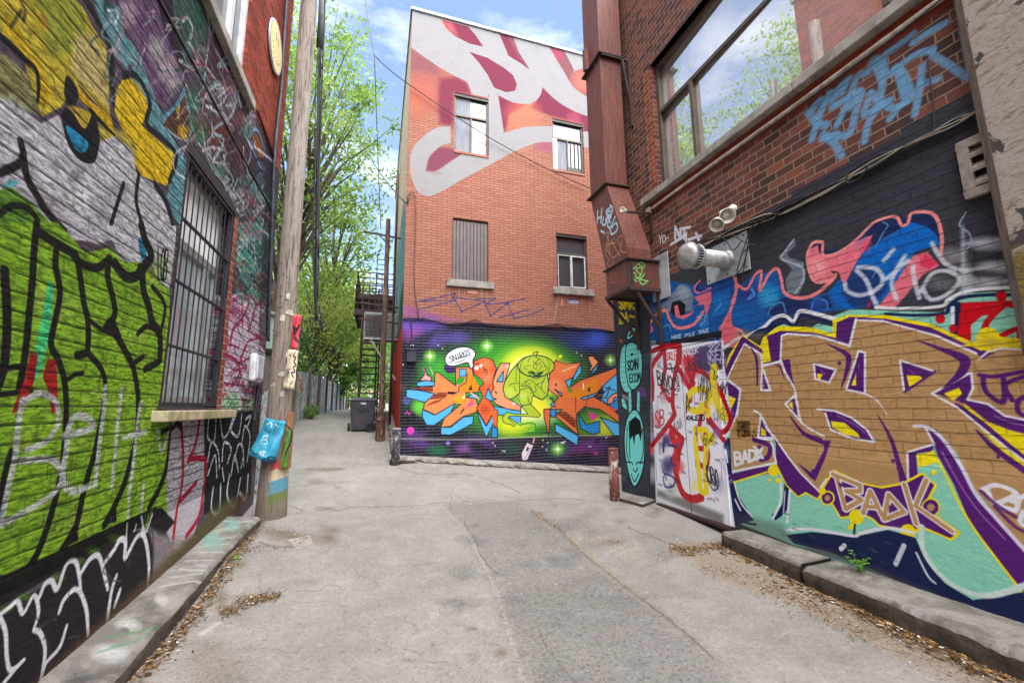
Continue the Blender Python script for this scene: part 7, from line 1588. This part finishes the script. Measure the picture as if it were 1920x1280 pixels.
# ------------------------------------------------------------------ wheeled bin
bw = thing('wheeled_bin', (-.4, 14.25, gz(-.4, 14)), 'black wheeled rubbish bin standing by the rusty pipe', 'bin')
x0, x1, y0, y1, z0 = -.80, -.02, 14.0, 14.75, gz(-.4, 14.1)
ct = Canvas(WallC(13.99), -.9, .1, .9, 2.1, 120); Z9 = Tr(480,430,.33578); ct.T = Z9
ct.scribble([(565,1000),(635,1000),(635,1030),(565,1030)], 9, 4, (30,26,28), seed=2); ct.scribble([(555,1040),(590,1040),(590,1090),(555,1090)], 4, 3, (120,74,60), seed=3); ct.fill([(585,965),(615,965),(615,978),(585,975)], (196,196,196))
M_BIN = flat_paint_mat('bin_plastic', ct, ct.image('bin_marks'), (56,58,66), (46,48,54), .45, 0, .05)
m = MB(); A = [(x0+.07,y0+.09,z0+.04),(x1-.07,y0+.09,z0+.04),(x1-.07,y1-.1,z0+.04),(x0+.07,y1-.1,z0+.04)]; B = [(x0,y0,z0+.92),(x1,y0,z0+.92),(x1,y1,z0+.92),(x0,y1,z0+.92)]
m.face(A[::-1]); m.face(B)
for i in range(4):
    P = [A[i], A[(i+1)%4], B[(i+1)%4], B[i]]; m.face(P, [(p[0], p[2]) for p in P])
m.build('body', M_BIN, bw, bevel=.03)
M_BINP = simple('bin_lid_plastic', (54,56,64), (44,46,52), rough=.45, bump=.05)
m = MB(); m.box(x0-.03, x1+.03, y0-.04, y1+.03, z0+.93, z0+.985); A = [(x0-.02,y0-.03,z0+.985),(x1+.02,y0-.03,z0+.985),(x1+.02,y1+.02,z0+.985),(x0-.02,y1+.02,z0+.985)]; B = [(x0+.08,y0+.08,z0+1.05),(x1-.08,y0+.08,z0+1.05),(x1-.08,y1-.08,z0+1.06),(x0+.08,y1-.08,z0+1.06)]; m.prism(A, B)
m.build('lid', M_BINP, bw, bevel=.012)
MB().tube([(x0-.0,y1+.06,z0+.96),(x1,y1+.06,z0+.96)], .018, 8).build('handle', M_BINP, bw, smooth=True)
for x in (x1-.02, x0-.03):
    wv = MB().lathe((x-.02, y0+.30, z0+.13), (1,0,0), [(0,.001),(0,.13),(.06,.13),(.06,.001)], 22).build('wheel', simple('rubber', (28,28,30), rough=.8), bw)
# front wheel seen at the near right corner
wv = MB().lathe((x1-.16, y0-.005, z0+.13), (0,-1,0), [(0,.001),(0,.13),(.05,.13),(.05,.10),(.03,.095),(.03,.03),(.055,.03),(.055,.001)], 24).build('wheel', MATS['rubber'], bw)

# ------------------------------------------------------------------ fence, shed and far things
def fence_mat():
    t = NT('painted_fence'); v = t.coord()
    b = t.n('ShaderNodeTexNoise'); t.l(v, b.inputs['Vector']); b.inputs['Scale'].default_value = .9; b.inputs['Detail'].default_value = 4; b.inputs['Distortion'].default_value = 1.5
    col = t.ramp(b.outputs['Fac'], [(.28, lin((90,98,106))), (.42, lin((166,172,172))), (.5, lin((124,154,160))), (.58, lin((188,180,172))), (.68, lin((176,116,104))), (.8, lin((104,132,112)))])
    w = t.noise(v, 2.4, 2, .5, 2.5); col = t.mix(t.mapr(t.math('ABSOLUTE', t.math('SUBTRACT', w, .5)), .012, .022, .85, 0), col, lin((34,40,48)))
    t.base(col); t.rough(.8); t.bump(t.noise(v, 4, 5, .7, 0, (.1, 8, .1)), .5, .03); return t.m
M_FEN = fence_mat()
fn = thing('board_fence', (-2.6, 20, 1.3), 'grey board fence covered in graffiti along the left side of the back alley', 'fence')
m = MB(); r = random.Random(8); y = 11.4
while y < 44:
    w_ = .22; z0 = gz(-2.6, y)-.05; h_ = 1.75+r.gauss(0,.03); xo = r.gauss(0,.01); m.box(-2.64+xo, -2.6+xo, y, y+w_-.012, z0, z0+h_); y += w_
m.build('boards', M_FEN, fn)
for y in range(12, 44, 3): MB().box(-2.59, -2.5, y, y+.1, gz(-2.6,y)-.1, gz(-2.6,y)+1.95).build('post', simple('fence_post', (92,82,72), (66,60,54), rough=.9, bump=.4), fn)
fs = MB(); y = 9.6
for i in range(14): fs.box(-2.36+.012*i, -2.33+.012*i, 9.3+i*.14, 9.3+i*.14+.125, .1, 1.95+.04*math.sin(i*2.3))
tag(fs.build('board_fence', M_FEN, origin=(-2.3, 9.6, .1)), 'short dark board fence in the gap between left building and pole', 'fence')
Ws = WallC(13.5); a, b = Ws.uv([(470, 588), (526, 654)])
sd = thing('shed', (-3.6, 15, 1.2), 'pale green shed wall showing between the left building and the pole', 'shed')
m = MB(); m.pbox(Ws, a[0]-2.5, b[0], b[1], a[1], -3, 0); m.build('wall', simple('pale_green_boards', (150,172,156), (128,150,136), rough=.85, bump=.2, stretch=(1,1,5)), sd)
MB().pbox(Ws, a[0]-2.6, b[0]+.06, b[1]-.14, b[1]-.02, -3, .05).build('base_beam', M_DARK, sd); MB().pbox(Ws, a[0]-2.6, b[0]+.1, a[1]+.001, a[1]+.08, -3, .1).build('roof', M_STONE, sd)
MB().pbox(Ws, a[0]-2.5, b[0]-.05, .4, b[1]-.15, -2.9, -.03).build('lower_wall', simple('grey_boards', (110,104,98), (86,80,76), rough=.9, bump=.3, stretch=(4,4,.5)), sd)
fh = thing('house', (-1, 68, 1.6), 'small far pink and white house at the end of the back alley', 'house')
MB().box(-4.5, 3, 66, 74, 1.4, 5.2).build('wall', simple('pink_render', (196,140,136), (206,190,184), scale=.5, rough=.9), fh); MB().box(-4.8, 3.3, 65.7, 74.3, 5.2, 5.5).build('roof', M_STONE, fh)
for x in (-3.6,-2.2,-.8,.8): MB().box(x, x+.8, 65.9, 66.02, 2.4, 3.9).build('window', M_GLASSD, fh)
cr2 = thing('parked_car', (-1.6, 52, gz(-1.6,52)), 'tiny white parked car at the far end of the back alley', 'car')
zc = gz(-1.6,52); m = MB(); prof = [(-.85,.28),(-.88,.7),(-.72,.92),(-.55,1.42),(.55,1.42),(.72,.92),(.88,.7),(.85,.28)]
m.prism([(-1.6+x,50,zc+z*(1 if z < .95 else .95)) for x, z in prof], [(-1.6+x,54,zc+z) for x, z in prof]); m.build('body', M_WHITE, cr2, bevel=.1)
MB().box(-2.1,-1.1,49.97,50.0,zc+.95,zc+1.3).build('windscreen', M_GLASSD, cr2)
for x in (-2.35,-1.03): MB().lathe((x,50.8,zc+.3),(1,0,0),[(0,.001),(0,.3),(.18,.3),(.18,.001)],14).build('wheel', MATS['rubber'], cr2)
# ------------------------------------------------------------------ trees and plants
M_BARK = simple('bark', (92,80,68), (66,56,48), scale=5, rough=.95, bump=.8, bscale=14, stretch=(3,3,.6))
LEAF = {'spring': leaf_mat('spring_leaves', (86,122,42), (126,158,62), (166,192,98)), 'yellow': leaf_mat('yellow_green_leaves', (124,148,54), (160,178,78), (192,202,116)), 'deep': leaf_mat('deep_green_leaves', (64,112,36), (98,146,50), (138,180,78)), 'dark': leaf_mat('dark_leaves', (50,84,38), (74,110,50), (104,138,66))}
def leaves(m, C, n, sig, size, r, flat=.7):
    for _ in range(n):
        p = np.array(C)+r.normal(0, 1, 3)*np.array([sig, sig, sig*flat])
        a = r.normal(0, 1, 3); a /= np.linalg.norm(a); b = np.cross(a, r.normal(0, 1, 3)); b /= np.linalg.norm(b)+1e-9; s = size*r.uniform(.6, 1.3)
        m.face([p-a*s, p-b*s*.45+a*s*.1, p+a*s, p+b*s*.45+a*s*.1])
def tree(name, base, height, spread, leafmat, label, nleaf, size, seed, lean=(0, 0), trunk_r=.2, crown_from=.35, grp='trees along the back alley', sig=.5, clumps=60, flat=.7, levels=None, hang=0):
    r = np.random.default_rng(seed); t = thing(name, base, label, 'tree', grp); B = np.array(base, float)
    tr = MB(); top = B+np.array([lean[0], lean[1], height*.72]); P = [B+(top-B)*k+np.array([math.sin(k*5+seed)*.15*k, math.cos(k*4+seed)*.12*k, 0]) for k in np.linspace(0, 1, 9)]
    tr.tube(P, [trunk_r*(1-.8*k)+.02 for k in np.linspace(0, 1, 9)], 9)
    cl_ = MB(); Ct = []
    for i in range(clumps):
        k = r.uniform(crown_from, 1.0); c0 = B+(top-B)*min(1, k*.9)
        h = B[2]+height*k; prof = math.sin(math.pi*min(1, max(.12, (k-crown_from)/(1.02-crown_from))))**.55
        a = r.uniform(0, 2*math.pi); rad = spread*prof*math.sqrt(r.uniform(.08, 1))
        e = np.array([c0[0]+rad*math.cos(a), c0[1]+rad*math.sin(a), h+r.normal(0, .3)-hang*rad/spread])
        mid = (c0+e)/2+np.array([0, 0, .12*rad])+r.normal(0, .12, 3); st = c0-np.array([0, 0, min(.6, rad*.3)])
        tr.tube([st, (st+mid)/2+r.normal(0,.05,3), mid, (mid+e)/2+r.normal(0,.08,3), e], [trunk_r*.28*(1.1-k*.6)+.008, trunk_r*.2, trunk_r*.13+.006, trunk_r*.07+.005, .006], 5)
        Ct.append(e); Ct.append((mid+e)/2); 
        if r.random() < .6: Ct.append(e+r.normal(0, sig*1.2, 3))
    w = r.uniform(.3, 1, len(Ct)); w /= w.sum()
    for c, q in zip(Ct, w): leaves(cl_, c, int(nleaf*q), sig*r.uniform(.6, 1.25), size, r, flat)
    tr.build('trunk', M_BARK, t, smooth=True); cl_.build('crown', LEAF[leafmat], t)
    return t
def at(px, py, Y): return WallC(Y).pt(px, py)
def base_at(px, Y):
    x = float(WallC(Y).uv([(px, 700)])[0][0]); return (x, Y, gz(x, Y)-.05)
tree('tree', (-4.6, 17.5, 1.0), 17.5, 4.4, 'spring', 'tall airy bright green tree rising behind the wooden pole', 13000, .105, 3, lean=(1.6, 1.5), trunk_r=.24, crown_from=.42, sig=.36, clumps=84)
tree('tree', (-3.6, 24, 1.2), 12.5, 3.4, 'spring', 'bright green tree filling the gap beside the fire escape', 6500, .13, 5, lean=(1.2, 0), trunk_r=.2, crown_from=.34, sig=.45, clumps=60)
tree('tree', (-3.3, 30, 1.4), 9.5, 3.6, 'yellow', 'yellow green tree in flower behind the graffiti fence', 6500, .16, 8, lean=(.8, 0), trunk_r=.2, crown_from=.28, sig=.7, clumps=60)
tree('tree', (-2.9, 33, 1.5), 7.5, 3.2, 'deep', 'dense green tree leaning over the end of the back alley', 6000, .17, 12, lean=(1.5, 0), trunk_r=.22, crown_from=.25, sig=.7, clumps=50)
tree('tree', (.6, 44, 1.5), 7.0, 3.4, 'deep', 'round green tree beyond the foot of the fire escape', 8000, .15, 14, trunk_r=.2, crown_from=.1, sig=.8, clumps=46)
tree('tree', (-3.2, 20.5, 1.3), 6.5, 1.7, 'yellow', 'slim ivy clad tree standing at the fence behind the cables', 3000, .08, 16, lean=(.5,0), trunk_r=.13, crown_from=.5, sig=.4, clumps=26)
tree('tree', (-7.5, 12.5, .8), 16.5, 4.6, 'spring', 'tall green tree standing behind the left building', 12000, .10, 21, trunk_r=.28, crown_from=.45, sig=.6, clumps=70)
tree('tree', (-7.0, 38, 1.5), 14, 5, 'spring', 'broad green tree far behind the graffiti fence', 9000, .18, 23, trunk_r=.3, crown_from=.25, sig=1.0, clumps=56)
def shrub(base, r_, h, n, size, mat, label, seed, grp='bushes along the fence'):
    r = np.random.default_rng(seed); t = thing('bush', base, label, 'bush', grp); m = MB(); s = MB()
    for i in range(26):
        a = r.uniform(0, 6.28); q = r_*math.sqrt(r.random()); c = np.array(base)+np.array([q*math.cos(a), q*math.sin(a), h*r.uniform(.25, .95)])
        leaves(m, c, n//26, r_*.28, size, r, .8); s.tube([base, (np.array(base)+c)/2+r.normal(0,.04,3), c], [.02,.012,.005], 5)
    m.build('foliage', LEAF[mat], t); s.build('stem', M_BARK, t)
shrub((-1.9, 40, 1.55), 1.1, 2.0, 2600, .08, 'spring', 'pale green bush at the far end of the fence', 1)
shrub((-3.3, 15.5, 1.2), .7, 2.9, 1800, .06, 'spring', 'leafy climber spilling over the near end of the fence', 2)
shrub((-3.4, 19, 1.35), .7, 3.6, 1600, .07, 'dark', 'dark climber hanging over the middle of the fence', 3)
shrub((-3.5, 24, 1.4), .9, 3.8, 1800, .08, 'deep', 'green climber over the far part of the fence', 4)
shrub((-2.35, 17.5, 1.3), .3, .5, 500, .04, 'deep', 'low weeds at the foot of the fence', 5)
# weed by the right kerb
wp = Floor(.05).uv([(1632, 1066)])[0]; wb = np.array([min(wp[0], 4.66), wp[1], .03])
wd = thing('weed', wb, 'small green weed growing out of the crack by the right wall', 'plant'); m = MB(); s = MB(); r = np.random.default_rng(2)
M_WEED = leaf_mat('weed_leaves', (96,150,40), (120,176,56), (140,196,76))
for i in range(12):
    a = r.uniform(0, 6.28); L = r.uniform(.06, .19); tip = wb+np.array([math.cos(a)*.09*r.uniform(.3,1), math.sin(a)*.09*r.uniform(.3,1), L]); s.tube([wb, (wb+tip)/2+np.array([0,0,.015]), tip], [.004,.003,.002], 5)
    for k in range(3):
        b = a+(k-1)*.9; d = np.array([math.cos(b), math.sin(b), r.uniform(-.2,.3)]); d /= np.linalg.norm(d); sd_ = np.cross(d, [0,0,1]); sd_ /= np.linalg.norm(sd_); l = r.uniform(.03,.055)
        m.face([tip, tip+d*l*.45+sd_*l*.32+np.array([0,0,.006]), tip+d*l, tip+d*l*.45-sd_*l*.32+np.array([0,0,.006])])
m.build('foliage', M_WEED, wd); s.build('stem', M_WEED, wd)
def grass(px, py, label, seed, n=40, h=.09):
    p = TE.uv([(px, py)])[0]; r = np.random.default_rng(seed); m = MB()
    for i in range(n):
        b = np.array([p[0]+r.normal(0,.04), p[1]+r.normal(0,.05), gz(p[0], p[1])]); t_ = b+np.array([r.normal(0,.03), r.normal(0,.03), h*r.uniform(.4,1)]); w_ = np.array([.006*math.cos(i), .006*math.sin(i), 0])
        m.face([b-w_, b+w_, t_])
    tag(m.build('grass_tuft', M_WEED, origin=(p[0], p[1], 0)), label, 'grass', 'weeds in the paving cracks')
grass(441, 1046, 'small green tuft at the foot of the left kerb', 1, 24, .05); grass(474, 925, 'green tuft between pole and left wall', 2, 60, .12); grass(1205, 944, 'dry tuft beside the concrete pad', 3, 16, .05)

# ------------------------------------------------------------------ light, sky, camera
W = bpy.data.worlds.new('World'); S.world = W; W.use_nodes = True; nt = W.node_tree
for n in list(nt.nodes): nt.nodes.remove(n)
out = nt.nodes.new('ShaderNodeOutputWorld'); bg = nt.nodes.new('ShaderNodeBackground'); sky = nt.nodes.new('ShaderNodeTexSky')
SUN_EL, SUN_AZ = 62, 168      # azimuth measured clockwise from +Y
sky.sky_type = 'NISHITA'; sky.sun_disc = False; sky.sun_elevation = R_(SUN_EL); sky.sun_rotation = R_(SUN_AZ); sky.air_density = 1.0; sky.dust_density = .6; sky.ozone_density = 2.5
SKY = .064
tc = nt.nodes.new('ShaderNodeTexCoord'); mp = nt.nodes.new('ShaderNodeMapping'); mp.inputs['Scale'].default_value = (1.0, 1.0, 2.4); mp.inputs['Rotation'].default_value = (0, R_(-28), R_(20))
nz = nt.nodes.new('ShaderNodeTexNoise'); nz.inputs['Scale'].default_value = 2.6; nz.inputs['Detail'].default_value = 9; nz.inputs['Roughness'].default_value = .6; nz.inputs['Distortion'].default_value = .5
rp = nt.nodes.new('ShaderNodeMapRange'); rp.inputs[1].default_value = .52; rp.inputs[2].default_value = .76; rp.inputs[3].default_value = 0.05; rp.inputs[4].default_value = .92
mx = nt.nodes.new('ShaderNodeMix'); mx.data_type = 'RGBA'; CLOUD = 5.5
mx.inputs[7].default_value = (CLOUD, CLOUD*1.02, CLOUD*1.06, 1)
L = nt.links.new
L(tc.outputs['Generated'], mp.inputs[0]); L(mp.outputs[0], nz.inputs['Vector']); L(nz.outputs['Fac'], rp.inputs[0]); L(rp.outputs[0], mx.inputs[0]); L(sky.outputs[0], mx.inputs[6]); L(mx.outputs[2], bg.inputs[0]); L(bg.outputs[0], out.inputs[0])
bg.inputs['Strength'].default_value = SKY
sl = bpy.data.lights.new('sun', 'SUN'); sl.energy = 2.8; sl.angle = R_(85); sl.color = (1, .965, .92)
so = bpy.data.objects.new('sun', sl); COL.objects.link(so)
az = R_(SUN_AZ); el = R_(SUN_EL); dv = Vector((math.sin(az)*math.cos(el), math.cos(az)*math.cos(el), math.sin(el)))
so.rotation_euler = dv.to_track_quat('Z', 'Y').to_euler(); so.location = dv*40
cm = bpy.data.cameras.new('camera'); co = bpy.data.objects.new('camera', cm); COL.objects.link(co)
cm.sensor_fit = 'HORIZONTAL'; cm.sensor_width = 36; cm.lens = 36*FPX/1920; cm.clip_start = .05; cm.clip_end = 600
Rm = Matrix((CR, CU, -CF)).transposed()
co.matrix_world = Matrix.Translation(Vector(CAMPOS)) @ Rm.to_4x4()
S.camera = co
S.view_settings.view_transform = 'Standard'; S.view_settings.look = 'None'; S.view_settings.gamma = 1; S.view_settings.use_curve_mapping = False
S.view_settings.exposure = 2.55
S.cycles.max_bounces = 8; S.cycles.diffuse_bounces = 5; S.cycles.transparent_max_bounces = 8
